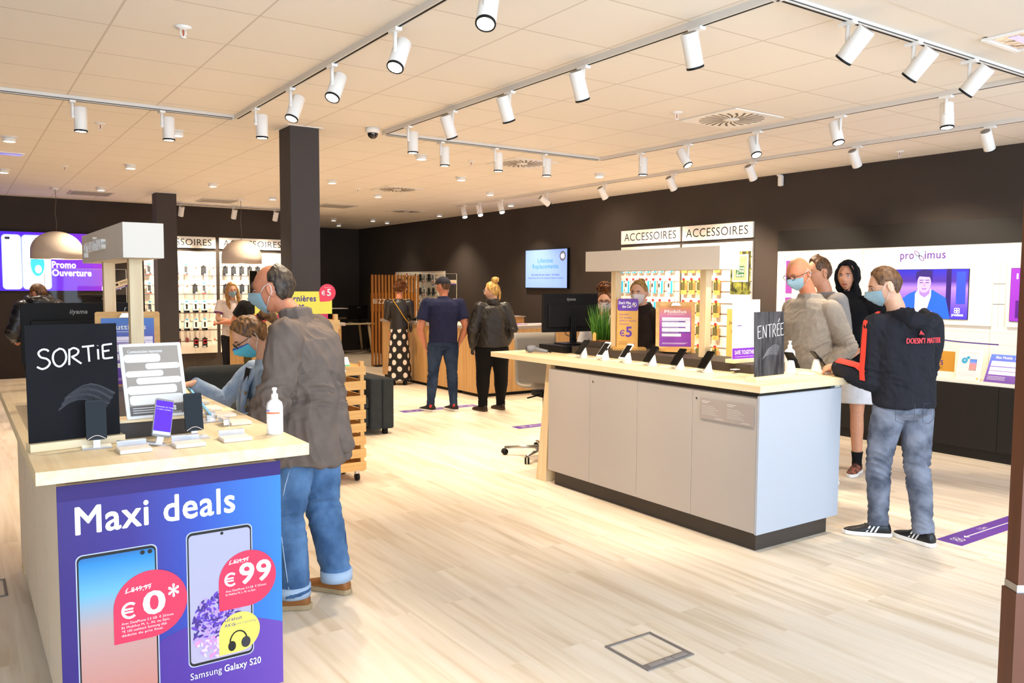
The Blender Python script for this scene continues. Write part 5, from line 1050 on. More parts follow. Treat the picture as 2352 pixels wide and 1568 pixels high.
def head_pt(az, el, off=0, feat=True):
    dx, dy, dz = sin(az) * cos(el), cos(az) * cos(el), sin(el); k = 1.0
    x, y, z = .077 * dx, .099 * dy, .119 * dz
    if z < 0:
        t = -z / .119; x *= 1 - .26 * t ** 1.6; y *= (1 - .5 * t) if y < 0 else (1 + .02 * t * (1 - t))
    else: y *= 1.04 if y < 0 else (1 - .04 * dz)
    if feat and dy > .1:
        f = min(1, dy * 1.3)
        g = lambda a, b: exp(-(a / b) ** 2)
        nz = 0
        if -.05 < z < .015: nz = min(1, (.015 - z) / .045) if z > -.034 else max(0, (z + .05) / .016)
        y += f * (.024 * nz * g(x, .0115 + .006 * nz) - .011 * g(abs(x) - .031, .017) * g(z - .003, .013) + .0055 * g(z - .024, .009) * g(x, .05)
             + .0065 * g(z + .0625, .0045) * g(x, .021) + .006 * g(z + .0735, .005) * g(x, .018) - .004 * g(z + .068, .0022) * g(x, .022) + .009 * g(z + .102, .018) * g(x, .026) - .004 * g(z + .084, .006) * g(x, .03) + .004 * g(abs(x) - .045, .016) * g(z + .028, .02))
    p = Vector((x, y, z))
    if off: n = Vector((dx / .077, dy / .099, dz / .119)).normalized(); p += n * off
    return p
def head_grid(fn, m, mb, n=64, q=48):
    V = []; F = []
    for i in range(q + 1):
        el = -pi / 2 + pi * i / q
        for k in range(n): V.append(fn(2 * pi * k / n, el))
    for i in range(q):
        for k in range(n): F.append((i * n + k, (i + 1) * n + k, (i + 1) * n + (k + 1) % n, i * n + (k + 1) % n))
    mb.add(V, F, m, True)
def add_head(mb, T, k=1.0):
    S0 = mb.T; mb.T = S0 @ T @ Matrix.Scale(k, 4); head_grid(lambda a, e: head_pt(a, e), SKIN, mb)
    for s_ in (-1, 1):
        Tn = mb.T; mb.T = Tn @ Matrix.Translation((s_ * .080, -.014, -.008)) @ Matrix.Rotation(s_ * radians(-24), 4, 'Z') @ Matrix.Rotation(radians(-10), 4, 'X')
        pts = [(0, .014 * cos(t) * 1.15 - .003, .030 * sin(t) + (.004 if sin(t) > 0 else 0)) for t in [radians(a) for a in range(-110, 171, 28)]]
        mb.tube(pts, [.005, .006, .006, .006, .0065, .0065, .0065, .006, .006, .005, .005][:len(pts)], SKIN, 8); mb.sphere((-s_ * .004, -.002, -.002), (.006, .014, .024), SKIN, 10, 8); mb.T = Tn
    mb.T = S0
def hand(mb, wr, d, pn, side=1, curl=.5, k=1.0, m=None):
    """palm, four fingers of different length with two bends and a thumb leaving the side of the palm; d along the forearm, pn out of the back of the hand"""
    m = m or SKIN; d = Vector(d).normalized(); pn = Vector(pn); pn = (pn - d * pn.dot(d)).normalized(); s_ = d.cross(pn).normalized() * side; wr = Vector(wr)
    mb.tube([wr - d * .03 * k, wr, wr + d * .03 * k, wr + d * .07 * k, wr + d * .095 * k], [(.026 * k, .020 * k), (.026 * k, .018 * k), (.034 * k, .017 * k), (.041 * k, .015 * k), (.036 * k, .011 * k)], m, 14, ref=pn)
    for i, (o, l) in enumerate(((-.030, .072), (-.0105, .082), (.0095, .077), (.029, .060))):
        b = wr + d * .088 * k + s_ * o * k; a1 = curl * .7 * (1 + .08 * i); a2 = curl * 1.5; a3 = curl * 2.1
        p = [b]; 
        for a, f in ((a1, .46), (a2, .30), (a3, .24)): p.append(p[-1] + (d * cos(a) - pn * sin(a) + s_ * o * 1.2) * l * f * k)
        mb.tube([b - d * .02 * k] + p, [.0092 * k, .0094 * k, .0088 * k, .008 * k, .0062 * k], m, 8)
        mb.sphere(p[-1], .0064 * k, m, 8, 6)
    b = wr + d * .022 * k - s_ * .026 * k; p1 = b + (d * .75 - s_ * .62 - pn * .2).normalized() * .038 * k; p2 = p1 + (d * .92 - s_ * .25 - pn * (.2 + curl * .5)).normalized() * .03 * k; p3 = p2 + (d * .95 + s_ * .1 - pn * (.2 + curl * .6)).normalized() * .024 * k
    mb.tube([b, p1, p2, p3], [.014 * k, .0115 * k, .0102 * k, .007 * k], m, 8); mb.sphere(p3, .007 * k, m, 8, 6)
def shoe(parent, ank, yw, up, sole, L=.285, k=1.0, stripes=None, high=.09, label=None):
    """one shoe: rounded sole with the upper as its own mesh; toe points along yw"""
    T = Matrix.Translation((ank[0], ank[1], 0)) @ Matrix.Rotation(yw, 4, 'Z') @ Matrix.Scale(k, 4)      # local +y = toe
    P = [(-.030, -.075), (-.036, -.045), (-.036, .02), (-.045, .10), (-.046, .15), (-.034, .19), (-.008, .212), (.018, .205), (.038, .17), (.044, .12), (.038, .03), (.036, -.045), (.028, -.075), (0, -.088)]
    m = MB(); m.T = T; m.prism(P, sole, .026, .001); s_ = obj('shoe_sole', m, parent, (0, 0, 0), bev=.006, seg=3)
    m = MB(); m.T = T; R = [(-.078, .020, high * .55, .02), (-.068, .031, high, .02), (-.04, .036, high + .012, .02), (.0, .037, high + .004, .02), (.04, .038, .088, .02), (.08, .041, .068, .02), (.12, .043, .054, .02), (.16, .039, .046, .02), (.19, .026, .036, .02), (.203, .010, .028, .02)]
    V = []; F = []; n = 18
    for y, w_, h, z0 in R:
        for j in range(n):
            a = 2 * pi * j / n; V.append((w_ * cos(a) * (1 - .25 * max(0, sin(a))) - (.003 if y > .1 else 0), y, z0 + (h - z0) * (.5 + .5 * sin(a)) if sin(a) > -.2 else z0))
    for i in range(len(R) - 1):
        for j in range(n): F.append((i * n + j, (i + 1) * n + j, (i + 1) * n + (j + 1) % n, i * n + (j + 1) % n))
    F.append(list(range(n))); F.append([len(V) - n + j for j in range(n)][::-1]); m.add(V, F, up, True); u = obj('shoe_upper', m, parent, (0, 0, 0), sub=1)
    m = MB(); m.T = T; lc = stripes or mat('lace_dark', '#2a2420', .8)
    for j in range(4): y = .035 + .018 * j; z_ = .094 - .0085 * j * 1.3; m.tube([(-.02, y, z_ - .006), (0, y + .006, z_ + .002), (.018, y, z_ - .006)], .0028, mat('lace_dark', '#2a2420', .8), 6)
    obj('laces', m, u, (0, 0, 0))
    if stripes:
        m = MB(); m.T = T
        for sd in (-1, 1):
            for j in range(3):
                y = .015 + .024 * j; V = [(sd * .0385, y, .03), (sd * .0385, y + .011, .03), (sd * .0335, y - .012, .072), (sd * .0335, y - .023, .072)]; m.add(V + [(a * 1.03, b, c) for a, b, c in V], [(0, 1, 2, 3), (4, 5, 6, 7)][1:], stripes)
        obj('side_stripes', m, u, (0, 0, 0))
def hairmap(T, parent, m, line, thick, k=1.0, rough=.004, freq=60, seed=0, lump=0, name='hair', zst=1.0, n=96, q=72):
    """hair shell grown from the head: line(az) = hairline elevation, thick(az, el) = depth"""
    mb = MB(); mb.T = T @ Matrix.Scale(k, 4); so = Vector((seed, seed * 2, seed * 3))
    def fn(a, e):
        az = abs((a + pi) % (2 * pi) - pi); L_ = line(az); w_ = (e - L_) / .10; w_ = 0 if w_ < 0 else 1 if w_ > 1 else w_ * w_ * (3 - 2 * w_)
        p = head_pt(a, e, 0, False); nn = noise.noise(Vector((p.x * freq, p.y * freq, p.z * freq * zst)) + so); l2 = noise.noise(p * 25 + so)
        return head_pt(a, e, w_ * (thick(az, e) + rough * nn + lump * l2) - (1 - w_) * .008, False)
    head_grid(fn, m, mb, n, q); return obj(name, mb, parent, (0, 0, 0))
def interp(tab):
    def f(a):
        d = math.degrees(a)
        for (x0, y0), (x1, y1) in zip(tab, tab[1:]):
            if d <= x1: return radians(y0 + (y1 - y0) * (d - x0) / (x1 - x0))
        return radians(tab[-1][1])
    return f
LINE_M = interp([(0, 50), (28, 44), (48, 30), (60, 8), (78, 2), (85, 14), (105, 12), (118, -20), (140, -34), (180, -36)])
LINE_F = interp([(0, 46), (35, 40), (55, 24), (75, 5), (100, -8), (125, -32), (180, -36)])
def facemask(T, parent, m, k=1.0, loops=True, edge=None, tie=False):
    mb = MB(); mb.T = T @ Matrix.Scale(k, 4); V = []; n, q = 26, 16
    for i in range(q + 1):
        v = i / q; z = -.004 - .112 * v
        for j in range(n + 1):
            u = -1 + 2 * j / n; az = u * radians(66); e = math.asin(max(-1, min(1, (z * (1 - .25 * abs(u) ** 2) - .012 * abs(u) * (1 - v)) / .119)))
            p = head_pt(az, e, .005, False); pr = exp(-(u / .30) ** 2); p.y += pr * (.024 * max(0, 1 - abs(v - .28) / .42) + .008 * (1 - v)) + .006 * (1 - abs(u)) + .012 * v * pr
            p.y += .0022 * sin(v * pi * 9) * (1 - abs(u) ** 4); V.append(p)
    F = [(i * (n + 1) + j, i * (n + 1) + j + 1, (i + 1) * (n + 1) + j + 1, (i + 1) * (n + 1) + j) for i in range(q) for j in range(n)]
    c = len(V); V += [p * .985 for p in V]; F += [tuple(c + x for x in f[::-1]) for f in F]
    mb.add(V, F, m, True)
    if edge: mb.add([V[j] * 1.004 for j in range(2 * (n + 1))], [(j, j + 1, n + 2 + j, n + 1 + j) for j in range(n)], edge, True)
    o = obj('face_mask', mb, parent, (0, 0, 0))
    if loops:
        mb = MB(); mb.T = T @ Matrix.Scale(k, 4)
        for s_ in (-1, 1):
            a = V[0 if s_ < 0 else n]; b = V[q * (n + 1) + (0 if s_ < 0 else n)]
            mb.tube([a, (s_ * .081, .018, .010), (s_ * .087, -.008, .026), (s_ * .090, -.022, .01), (s_ * .088, -.022, -.02), (s_ * .078, .0, -.044), b], .0016, LOOP, 6)
        obj('ear_loops', mb, o, (0, 0, 0))
    return o
def glasses(T, parent, k=1.0, m=None, round_=False, w_=.0016):
    m = m or mat('glasses_black', '#14100e', .3); mb = MB(); mb.T = T @ Matrix.Scale(k, 4)
    for s_ in (-1, 1):
        R_ = .023 if round_ else .024; r2 = .022 if round_ else .015
        mb.tube([(s_ * .032 + R_ * cos(t), .108 - abs(R_ * cos(t) * .12), .0 + r2 * sin(t)) for t in [2 * pi * i / 18 for i in range(19)]], w_, m, 6, cap=False)
        mb.tube([(s_ * .056, .103, .006), (s_ * .078, .07, .008), (s_ * .084, .0, .008), (s_ * .083, -.02, .0), (s_ * .08, -.03, -.012)], w_, m, 6)
    mb.tube([(-.009, .108, .003), (0, .112, .006), (.009, .108, .003)], w_, m, 6)
    return obj('glasses', mb, parent, (0, 0, 0))
def eyes(T, parent, k=1.0, brow=None, down=False):
    mb = MB(); mb.T = T @ Matrix.Scale(k, 4)
    for s_ in (-1, 1):
        c = (s_ * .031, .0775, .002)
        mb.sphere(c, (.0118, .0118, .0075 if not down else .004), EYEW, 14, 10); mb.sphere((c[0], c[1] + .0068, c[2] - (.002 if down else 0)), (.0052, .0056, .0052), IRIS, 10, 8)
        mb.tube([(s_ * .019, .0865, .003), (s_ * .031, .0905, .0095), (s_ * .044, .084, .004)], .0015, mat('lash_dark', '#2a1a12', .6), 6)
    o = obj('eyes', mb, parent, (0, 0, 0))
    mb = MB(); mb.T = T @ Matrix.Scale(k, 4); bm = brow or mat('brow_brown', '#4a3020', .8)
    for s_ in (-1, 1): mb.tube([(s_ * .014, .0955, .019), (s_ * .028, .0945, .025), (s_ * .046, .083, .021)], [(.002, .0035), (.002, .004), (.0012, .002)], bm, 8)
    obj('eyebrows', mb, parent, (0, 0, 0)); return o

class Person:
    """local frame: x to the person's right, y forward, z up; joints are given in metres for the figure's own height"""
    def __init__(s, label, x, y, face, H=1.75, skin=SKIN, vox=.006, J=None, headrot=(0, 0, 0), build=1.0, group=None, name='person'):
        yw = atan2(face[1], face[0]) - pi / 2; s.t = thing(name, label, 'person', (x, y, 0), yw, group); k = s.k = H / 1.75; s.skin = skin; s.vox = vox; s.b = build
        D = dict(al=(-.10, -.03, .085), ar=(.10, -.03, .085), kl=(-.10, .015, .49), kr=(.10, .015, .49), hl=(-.095, 0, .90), hr=(.095, 0, .90), pe=(0, 0, .95), nb=(0, -.015, 1.46), sl=(-.185, -.01, 1.41), sr=(.185, -.01, 1.41),
                 el=(-.235, -.05, 1.11), er=(.235, -.05, 1.11), wl=(-.24, .04, .86), wr=(.24, .04, .86), hc=(0, .03, 1.633))
        s.J = {a: Vector(b) * k for a, b in D.items()}
        if J:
            for a, b in J.items(): s.J[a] = Vector(b)
        s.HT = Matrix.Translation(s.J['hc']) @ Matrix.Rotation(radians(headrot[0]), 4, 'Z') @ Matrix.Rotation(radians(headrot[1]), 4, 'X') @ Matrix.Rotation(radians(headrot[2]), 4, 'Y')
        s.hk = k ** .5
    def body(s, hands=(), lips=True, beard=False, legs=True, scalp=None):
        J = s.J; k = s.k; m = MB(); b = s.b
        add_head(m, s.HT, s.hk); base = s.HT @ Vector((0, -.022, -.055)); m.tube([J['nb'] - Vector((0, 0, .05)), J['nb'].lerp(base, .4), base, s.HT @ Vector((0, -.02, .0))], [.062 * k, .055 * k, .052 * k, .05 * k], SKIN, 20)
        mid = J['pe'].lerp(J['nb'], .5); m.tube([J['pe'] - Vector((0, 0, .06)), J['pe'], mid, J['pe'].lerp(J['nb'], .85), J['nb']], [(.12 * k, .09 * k), (.135 * k, .095 * k), (.12 * k, .085 * k), (.13 * k, .085 * k), (.05 * k, .05 * k)], SKIN, 20, ref=(0, 1, 0))
        for q in 'lr':
            S_, E_, W_ = J['s' + q], J['e' + q], J['w' + q]; m.capsule(J['nb'] - Vector((0, 0, .05)), S_, .05 * k, .045 * k, SKIN)
            m.tube([S_, S_.lerp(E_, .4), E_, E_.lerp(W_, .3), W_], [.045 * k * b, .045 * k * b, .036 * k * b, .038 * k * b, .026 * k], SKIN, 16); m.sphere(S_, .046 * k * b, SKIN); m.sphere(E_, .036 * k * b, SKIN)
            if legs: H_, K_, A_ = J['h' + q], J['k' + q], J['a' + q]; m.tube([H_, H_.lerp(K_, .5), K_, K_.lerp(A_, .3), A_, A_ - Vector((0, 0, .06))], [.08 * k, .07 * k, .052 * k, .052 * k, .034 * k, .032 * k], SKIN, 16)
            h = dict(hands).get(q)
            if h: hand(m, W_, h['d'] if 'd' in h else (W_ - E_), h['n'], 1 if q == 'l' else -1, h.get('curl', .6), k)
        n = remesh(m, s.vox, 2); n.name = 'body'; n.materials.clear()
        for x in (s.skin, LIPS, STUB, scalp or s.skin): n.materials.append(x)
        inv = s.HT.inverted(); hk = s.hk
        for p in n.polygons:
            c = inv @ p.center / hk
            if c.y > .05 and lips and abs(c.x) < .022 and -.076 < c.z < -.059: p.material_index = 1
            elif beard and c.y > .06 and -.122 < c.z < -.090 and abs(c.x) < .028: p.material_index = 2
            elif scalp and c.length < .16 and c.z > .03 and c.y < .085 - .0 * c.z and (c.y < .05 or c.z > .09): p.material_index = 3
        o = bpy.data.objects.new('body', n); C.objects.link(o); o.parent = s.t; s.bodyo = o; return o
    def top(s, name, m, hem=.0, W=(.17, .155, .175, .19), D=(.125, .12, .13, .12), sleeve=1.0, sr=(.062, .055, .045), fold=.006, collar=None, extra=None, label=None, hemW=None, seed=0, vox=None, yo=(0, 0, 0, 0), f=(9, 9, 5), neck=.066, xtube=None):
        J = s.J; k = s.k; g = MB(); P, N = J['pe'], J['nb']; up = (N - P); rows = []
        hz = Vector((0, 0, hem)); rows.append((P + hz * 1.0, hemW or (W[0] * 1.0, D[0] * 1.0), 0))
        if hem < -.08: rows.append((P + hz * .45, ((hemW or (W[0], D[0]))[0] * .5 + W[0] * .5, (hemW or (W[0], D[0]))[1] * .5 + D[0] * .5), 0))
        for t, w_, d_, y_ in zip((.06, .35, .66, .84), W, D, yo): rows.append((P + up * t, (w_, d_), y_))
        rows += [(P + up * .93, (W[3] * .78, D[3] * .88), 0), (P + up * .985, (neck * 1.25, neck * 1.15), 0), (N + Vector((0, .008, .025 * k)), (neck, neck), 0)]
        V = []; F = []; n = 32
        for c, (w_, d_), y_ in rows:
            for j in range(n):
                a = 2 * pi * j / n; ca, sa = cos(a), sin(a); e = .85
                V.append((c.x + w_ * k * math.copysign(abs(ca) ** e, ca), c.y + y_ * k + d_ * k * math.copysign(abs(sa) ** e, sa), c.z))
        for i in range(len(rows) - 1):
            for j in range(n): F.append((i * n + j, i * n + (j + 1) % n, (i + 1) * n + (j + 1) % n, (i + 1) * n + j))
        F.append(list(range(n))[::-1]); F.append([len(V) - n + j for j in range(n)]); g.add(V, F, m)
        kn = []
        for q in 'lr':
            S_, E_, W_ = J['s' + q], J['e' + q], J['w' + q]; a, b, c = [x * k for x in sr]
            g.capsule(N - Vector((0, 0, .055 * k)), S_ + Vector((0, 0, -.005)), a * .8, a * .95, m, 16)
            if sleeve >= 1: 
                W2 = E_.lerp(W_, sleeve - .02 if sleeve <= 1.02 else 1.0); g.tube([S_, S_.lerp(E_, .35), S_.lerp(E_, .8), E_, E_.lerp(W_, .25), E_.lerp(W_, .7), W2], [a, a * .98, b * 1.02, b * 1.05, b, (b + c) / 2, c], m, 20); g.sphere(S_, a, m); g.sphere(E_, b * 1.04, m)
            else: g.tube([S_, S_.lerp(E_, sleeve * .5), S_.lerp(E_, sleeve)], [a, a * 1.0, a * 1.02], m, 20); g.sphere(S_, a, m)
        if extra: extra(g, s)
        if sleeve >= 1: kn = [((J['el'].z + J['er'].z) / 2, .10 * k, fold * .9)]
        o = cloth(name, g, m, s.t, vox or s.vox * 1.25, 4, fold, f, kn, seed)
        if label: o['label'] = label
        return o
    def trousers(s, m, rr=(.098, .072, .058), hip=(.165, .12), fold=.005, top=.03, seed=0, name='trousers', length=1.0, kneefold=.007, hem=.0, anklefold=.006):
        J = s.J; k = s.k; g = MB(); P = J['pe']; n = 28
        g.tube([P + Vector((0, 0, top)), P + Vector((0, 0, -.02)), P - Vector((0, 0, .09 * k)), P - Vector((0, 0, .14 * k))], [(hip[0] * .94 * k, hip[1] * .92 * k), (hip[0] * k, hip[1] * k), (hip[0] * 1.0 * k, hip[1] * .98 * k), (hip[0] * .8 * k, hip[1] * .7 * k)], m, n, ref=(0, 1, 0))
        for q in 'lr':
            H_, K_, A_ = J['h' + q], J['k' + q], J['a' + q]; a, b, c = [x * k for x in rr]
            if length >= 1: g.tube([H_ - Vector((0, 0, .02)), H_.lerp(K_, .35), H_.lerp(K_, .75), K_, K_.lerp(A_, .35), K_.lerp(A_, .8), A_ + Vector((0, 0, hem)), A_ + Vector((0, -.005, hem - .025))], [a, a * .97, b * 1.12, b, b * .98, c * 1.02, c, c * 1.04], m, 24)
            else: g.tube([H_ - Vector((0, 0, .02)), H_.lerp(K_, .5), H_.lerp(K_, length)], [a, a * 1.05, a * 1.08], m, 24)
        kn = [(J['kl'].z - .02, .13 * k, kneefold), (J['al'].z + .06, .07 * k, anklefold), (P.z - .1, .05, .003)] if length >= 1 else [(P.z - .1, .05, .003)]
        return cloth(name, g, m, s.t, s.vox * 1.25, 4, fold, (7, 7, 5), kn, seed)
# ------------------------------------------------------------ people: the fifteen figures
HB = lambda n, c, c2, sc=70: mat(n, c, .5, var=.6, vscale=sc, vcol=c2, stretch=(1, 1, .25), bump=.6, bscale=160, spec=.4)
H_DARK = HB('hair_dark_brown', '#4a3426', '#241812'); H_BRN = HB('hair_brown', '#6e4a2c', '#3a2413'); H_LB = HB('hair_light_brown', '#6f4e30', '#452c18'); H_BLO = HB('hair_blonde', '#d8ae62', '#9a7030'); H_BLK = HB('hair_black_brown', '#2a1712', '#120a08'); H_GRZ = HB('hair_greying', '#4c3e30', '#1e1611', 60)
DENIM = lambda n, c, c2: mat(n, c, .85, bump=.35, bscale=500, var=.5, vscale=6, vcol=c2, spec=.15, stretch=(1, 1, .8))

# 1. man in the grey-brown jacket -------------------------------------------------
p = Person('man in grey-brown jacket and blue jeans with pale blue mask at the left counter', 1.52, 4.09, (-.8, .6), 1.82, SKINR, .0045,
           dict(hc=(0, .185, 1.655), nb=(0, .055, 1.49), sl=(-.20, .05, 1.42), sr=(.20, .03, 1.42), el=(-.265, .085, 1.13), wl=(-.22, .21, .95), er=(.25, .08, 1.13), wr=(.18, .2, .96), pe=(0, 0, .97), hl=(-.095, .02, .92), hr=(.095, -.02, .92),
                kl=(-.11, .10, .50), al=(-.11, .06, .10), kr=(.12, -.03, .50), ar=(.13, -.10, .10)), (0, -8, 0))
sc_ = mat('scalp_tan', '#c08a66', .45)
p.body((), scalp=None)
JK = clothmat('jacket_grey_brown', '#6d6058', .9, var=.12)
def ex(g, s):                                                       # collar and rear vent flare
    g.tube([(0, .045, 1.42), (0, .055, 1.475), (0, .068, 1.55)], [(.088, .085), (.084, .084), (.082, .086)], JK, 28, ref=(0, 1, 0)); g.capsule((-.02, -.13, 1.1), (-.04, -.20, .86), .07, .05, JK); g.capsule((-.04, .10, 1.40), (-.03, .16, 1.36), .05, .05, JK)
j = p.top('jacket', JK, hem=-.20, W=(.21, .20, .205, .20), D=(.165, .165, .165, .145), sleeve=1.0, sr=(.086, .076, .056), fold=.024, extra=ex, hemW=(.235, .19), seed=1, f=(8, 8, 2.4), neck=.075, yo=(-.01, -.02, -.03, -.03))
m = MB(); m.box(-.215, -.03, .785, -.209, -.018, .805, mat('red_tag', '#b0362e', .6)); obj('red_tag', m, j, (0, 0, 0))
m = MB(); m.tube([(-.055, .145, 1.47), (-.062, .15, 1.47)], .007, CHR, 10); m.tube([(-.065, .15, 1.40), (-.072, .155, 1.40)], .007, CHR, 10); obj('press_studs', m, j, (0, 0, 0))
JE = DENIM('jeans_blue', '#5b7da6', '#385478')
tr = p.trousers(JE, (.105, .088, .078), (.17, .14), .006, seed=2, kneefold=.013, hem=.01)
for q in 'lr': m = MB(); A_ = p.J['a' + q]; m.tube([A_ + Vector((0, 0, -.028)), A_ + Vector((0, 0, .03))], [.086, .087], mat('denim_cuff', '#9fb4cc', .9, bump=.4), 24); obj('turned_up_cuff', m, tr, (0, 0, 0))
m = MB(); A_, K_, H_ = p.J['al'], p.J['kl'], p.J['hl']; m.tube([H_ + Vector((-.107, .0, -.1)), H_.lerp(K_, .6) + Vector((-.102, 0, 0)), K_ + Vector((-.093, 0, 0)), K_.lerp(A_, .5) + Vector((-.088, 0, 0)), A_ + Vector((-.083, 0, .03))], .0025, mat('seam_pale', '#9db3cc', .9), 6); obj('side_seam', m, tr, (0, 0, 0))
BS = mat('shoe_brown_leather', '#8a5526', .5, bump=.4, bscale=60); SO = mat('shoe_sole_tan', '#a08a68', .7)
for q in 'lr': shoe(p.t, p.J['a' + q] + Vector((0, 0, 0)), radians(6 if q == 'l' else -22), BS, SO, k=1.08)
hairmap(p.HT, p.t, H_GRZ, interp([(0, 95), (40, 90), (60, 62), (72, 30), (80, -2), (88, 12), (105, 12), (116, -20), (140, -36), (180, -40)]), lambda a, e: -.004 + (.010 + .010 * max(0, min(1, (a - .9) / 1.4))) * (lambda t: t * t * (3 - 2 * t))(max(0, min(1, (-.02 - .45 * max(0, e - .75) - cos(a) * cos(e)) / .22 + .3))), p.hk, .0035, 120, 1, .002, zst=.4)
facemask(p.HT, p.t, MASKB, p.hk); eyes(p.HT, p.t, p.hk, mat('brow_grey', '#6a523c', .8), down=True)

# 2. girl in the denim jacket ------------------------------------------------------
p = Person('girl in light denim jacket with glasses and turquoise mask touching the demo phones', 1.45, 4.61, (-.98, .12), 1.55, SKINP, .0045,
           dict(hc=(0, .075, 1.385), nb=(0, -.02, 1.23), sl=(-.155, -.0, 1.18), sr=(.155, .03, 1.18), el=(-.19, .05, .95), wl=(-.13, .22, .90), er=(.17, .21, 1.0), wr=(.08, .375, 1.125), pe=(0, -.03, .84)), (0, -34, 0))
p.body((('r', dict(n=(0, -.2, 1), curl=.45, d=(-.1, 1, -.15))), ('l', dict(n=(-1, 0, .3), curl=.6))))
DJ = DENIM('denim_jacket', '#b3c2d3', '#8398b4')
j = p.top('denim_jacket', DJ, hem=-.02, W=(.165, .16, .17, .165), D=(.125, .12, .125, .11), sr=(.068, .058, .044), fold=.008, seed=3, vox=.006)
m = MB(); TB = clothmat('tee_black', '#1a1819', .9); V = []; F = []
for i in range(9):
    z_ = .84 + .37 * i / 8; hw = .045 + .03 * (i / 8)
    for k_ in range(7):
        x_ = -hw + 2 * hw * k_ / 6; V.append((x_ - .02, .112 + .016 * (1 - (x_ / .12) ** 2) - .03 * max(0, (i - 5) / 3), z_))
m.add(V, [(i * 7 + k_, (i + 1) * 7 + k_, (i + 1) * 7 + k_ + 1, i * 7 + k_ + 1) for i in range(8) for k_ in range(6)], TB, True)
m.T = frame((.045, .134, 1.06), (-1, -.0, 0)); m.text('PROBLEM', 0, 0, .032, PW, .001, wd=.12, bold=.02); m.text('Just', .02, .045, .016, PW, .001); obj('black_t_shirt', m, p.t, (0, 0, 0))
m = MB()
for sx in (-.082, .05):
    m.tube([(sx, .130, .86), (sx * .98, .135, 1.0), (sx * .9, .115, 1.12), (sx * .7, .06, 1.20)], [(.012, .012), (.016, .012), (.022, .014), (.018, .018)], DJ, 10)
for z_ in (.92, 1.0, 1.08): m.tube([(-.105, .118, z_), (-.108, .126, z_)], .008, mat('brass_button', '#a58a5a', .35, .8), 12)
obj('jacket_front_edges', m, j, (0, 0, 0))
p.trousers(DENIM('girl_jeans', '#39506e', '#223350'), (.082, .062, .05), (.15, .115), .004)
for q in 'lr': shoe(p.t, p.J['a' + q], 0, mat('shoe_white', '#d8d4cf', .6), mat('shoe_sole_white', '#e8e4de', .6), k=.85)
hairmap(p.HT, p.t, HB('hair_dark_blonde', '#8a6034', '#4c3016'), LINE_F, lambda a, e: .014, p.hk, .006, 60, 2, .004, zst=.5)
m = MB(); m.T = p.HT; m.tube([(0, -.10, .055), (0, -.135, .065), (0, -.16, .03), (0, -.165, -.05)], [.022, .034, .036, .012], HB('hair_dark_blonde', '#8a6034', '#4c3016'), 14); m.tube([(0, -.105, .055), (0, -.118, .06)], .027, mat('hair_tie', '#3a2018', .8), 14); obj('ponytail', m, p.t, (0, 0, 0))
facemask(p.HT, p.t, MASKT, p.hk, edge=mat('mask_blue_edge', '#3b3fa6', .8)); glasses(p.HT, p.t, p.hk, w_=.0022); eyes(p.HT, p.t, p.hk, down=True)

# 3. blonde clerk behind the far counter --------------------------------------------
p = Person('clerk in white t-shirt with long fair hair, glasses and blue mask behind the far counter', 3.74, 13.5, (-.12, -1), 1.68, SKINP, .009, dict(hc=(.02, .10, 1.58), el=(-.24, .05, 1.12), wl=(-.12, .30, 1.10), er=(.24, .05, 1.12), wr=(.12, .30, 1.10)), (8, -10, 8))
p.body((('l', dict(n=(0, 0, 1))), ('r', dict(n=(0, 0, 1)))))
WT = clothmat('tee_white', '#e4d6d0', .85); j = p.top('t_shirt', WT, hem=-.08, sleeve=.62, sr=(.075, .06, .05), fold=.006, seed=4)
m = MB()
for q in 'lr': a = p.J['s' + q].lerp(p.J['e' + q], .60); b = p.J['s' + q].lerp(p.J['e' + q], .64); m.tube([a, b], .077, mat('trim_purple', '#6a2c7c', .7), 20)
obj('sleeve_trim', m, j, (0, 0, 0)); p.trousers(clothmat('trousers_dark', '#201e22', .9))
for q in 'lr': shoe(p.t, p.J['a' + q], 0, BLKM, BLK)
HL = HB('hair_fair', '#c69a5a', '#8a6030'); hairmap(p.HT, p.t, HL, interp([(0, 48), (35, 42), (52, 20), (70, -20), (180, -60)]), lambda a, e: .016, p.hk, .004, 50, 3, .003)
m = MB(); m.T = p.HT
for sx in (-1, 1): m.tube([(sx * .055, -.01, .07), (sx * .083, -.005, 0), (sx * .088, .0, -.10), (sx * .085, .035, -.22), (sx * .07, .05, -.30)], [.02, .026, .03, .028, .01], HL, 12)
obj('long_hair', m, p.t, (0, 0, 0)); facemask(p.HT, p.t, MASKB, p.hk); glasses(p.HT, p.t, p.hk, mat('glasses_pink', '#b5605a', .3)); eyes(p.HT, p.t, p.hk)

# 4. woman in black t-shirt leaning on the far counter --------------------------------
p = Person('woman in black t-shirt with dark hair leaning an arm on the far service counter', 3.66, 11.98, (.05, 1), 1.70, SKINR, .009, dict(hc=(.02, .05, 1.60), el=(-.30, .14, 1.12), wl=(-.42, .40, 1.10), er=(.27, .1, 1.12), wr=(.15, .35, 1.10)), (-15, -8, 0), build=1.25)
p.body((('l', dict(n=(0, 0, 1), d=(-.5, 1, 0))), ('r', dict(n=(0, 0, 1)))))
p.top('t_shirt', TB, hem=-.10, W=(.19, .18, .19, .20), D=(.14, .135, .14, .12), sleeve=.6, sr=(.08, .06, .05), fold=.005, seed=5); p.trousers(clothmat('trousers_olive', '#4a4228', .9), (.11, .08, .06), (.19, .14))
for q in 'lr': shoe(p.t, p.J['a' + q], 0, BLKM, BLK)
hairmap(p.HT, p.t, H_BLK, LINE_F, lambda a, e: .016, p.hk, .006, 60, 4, .006)
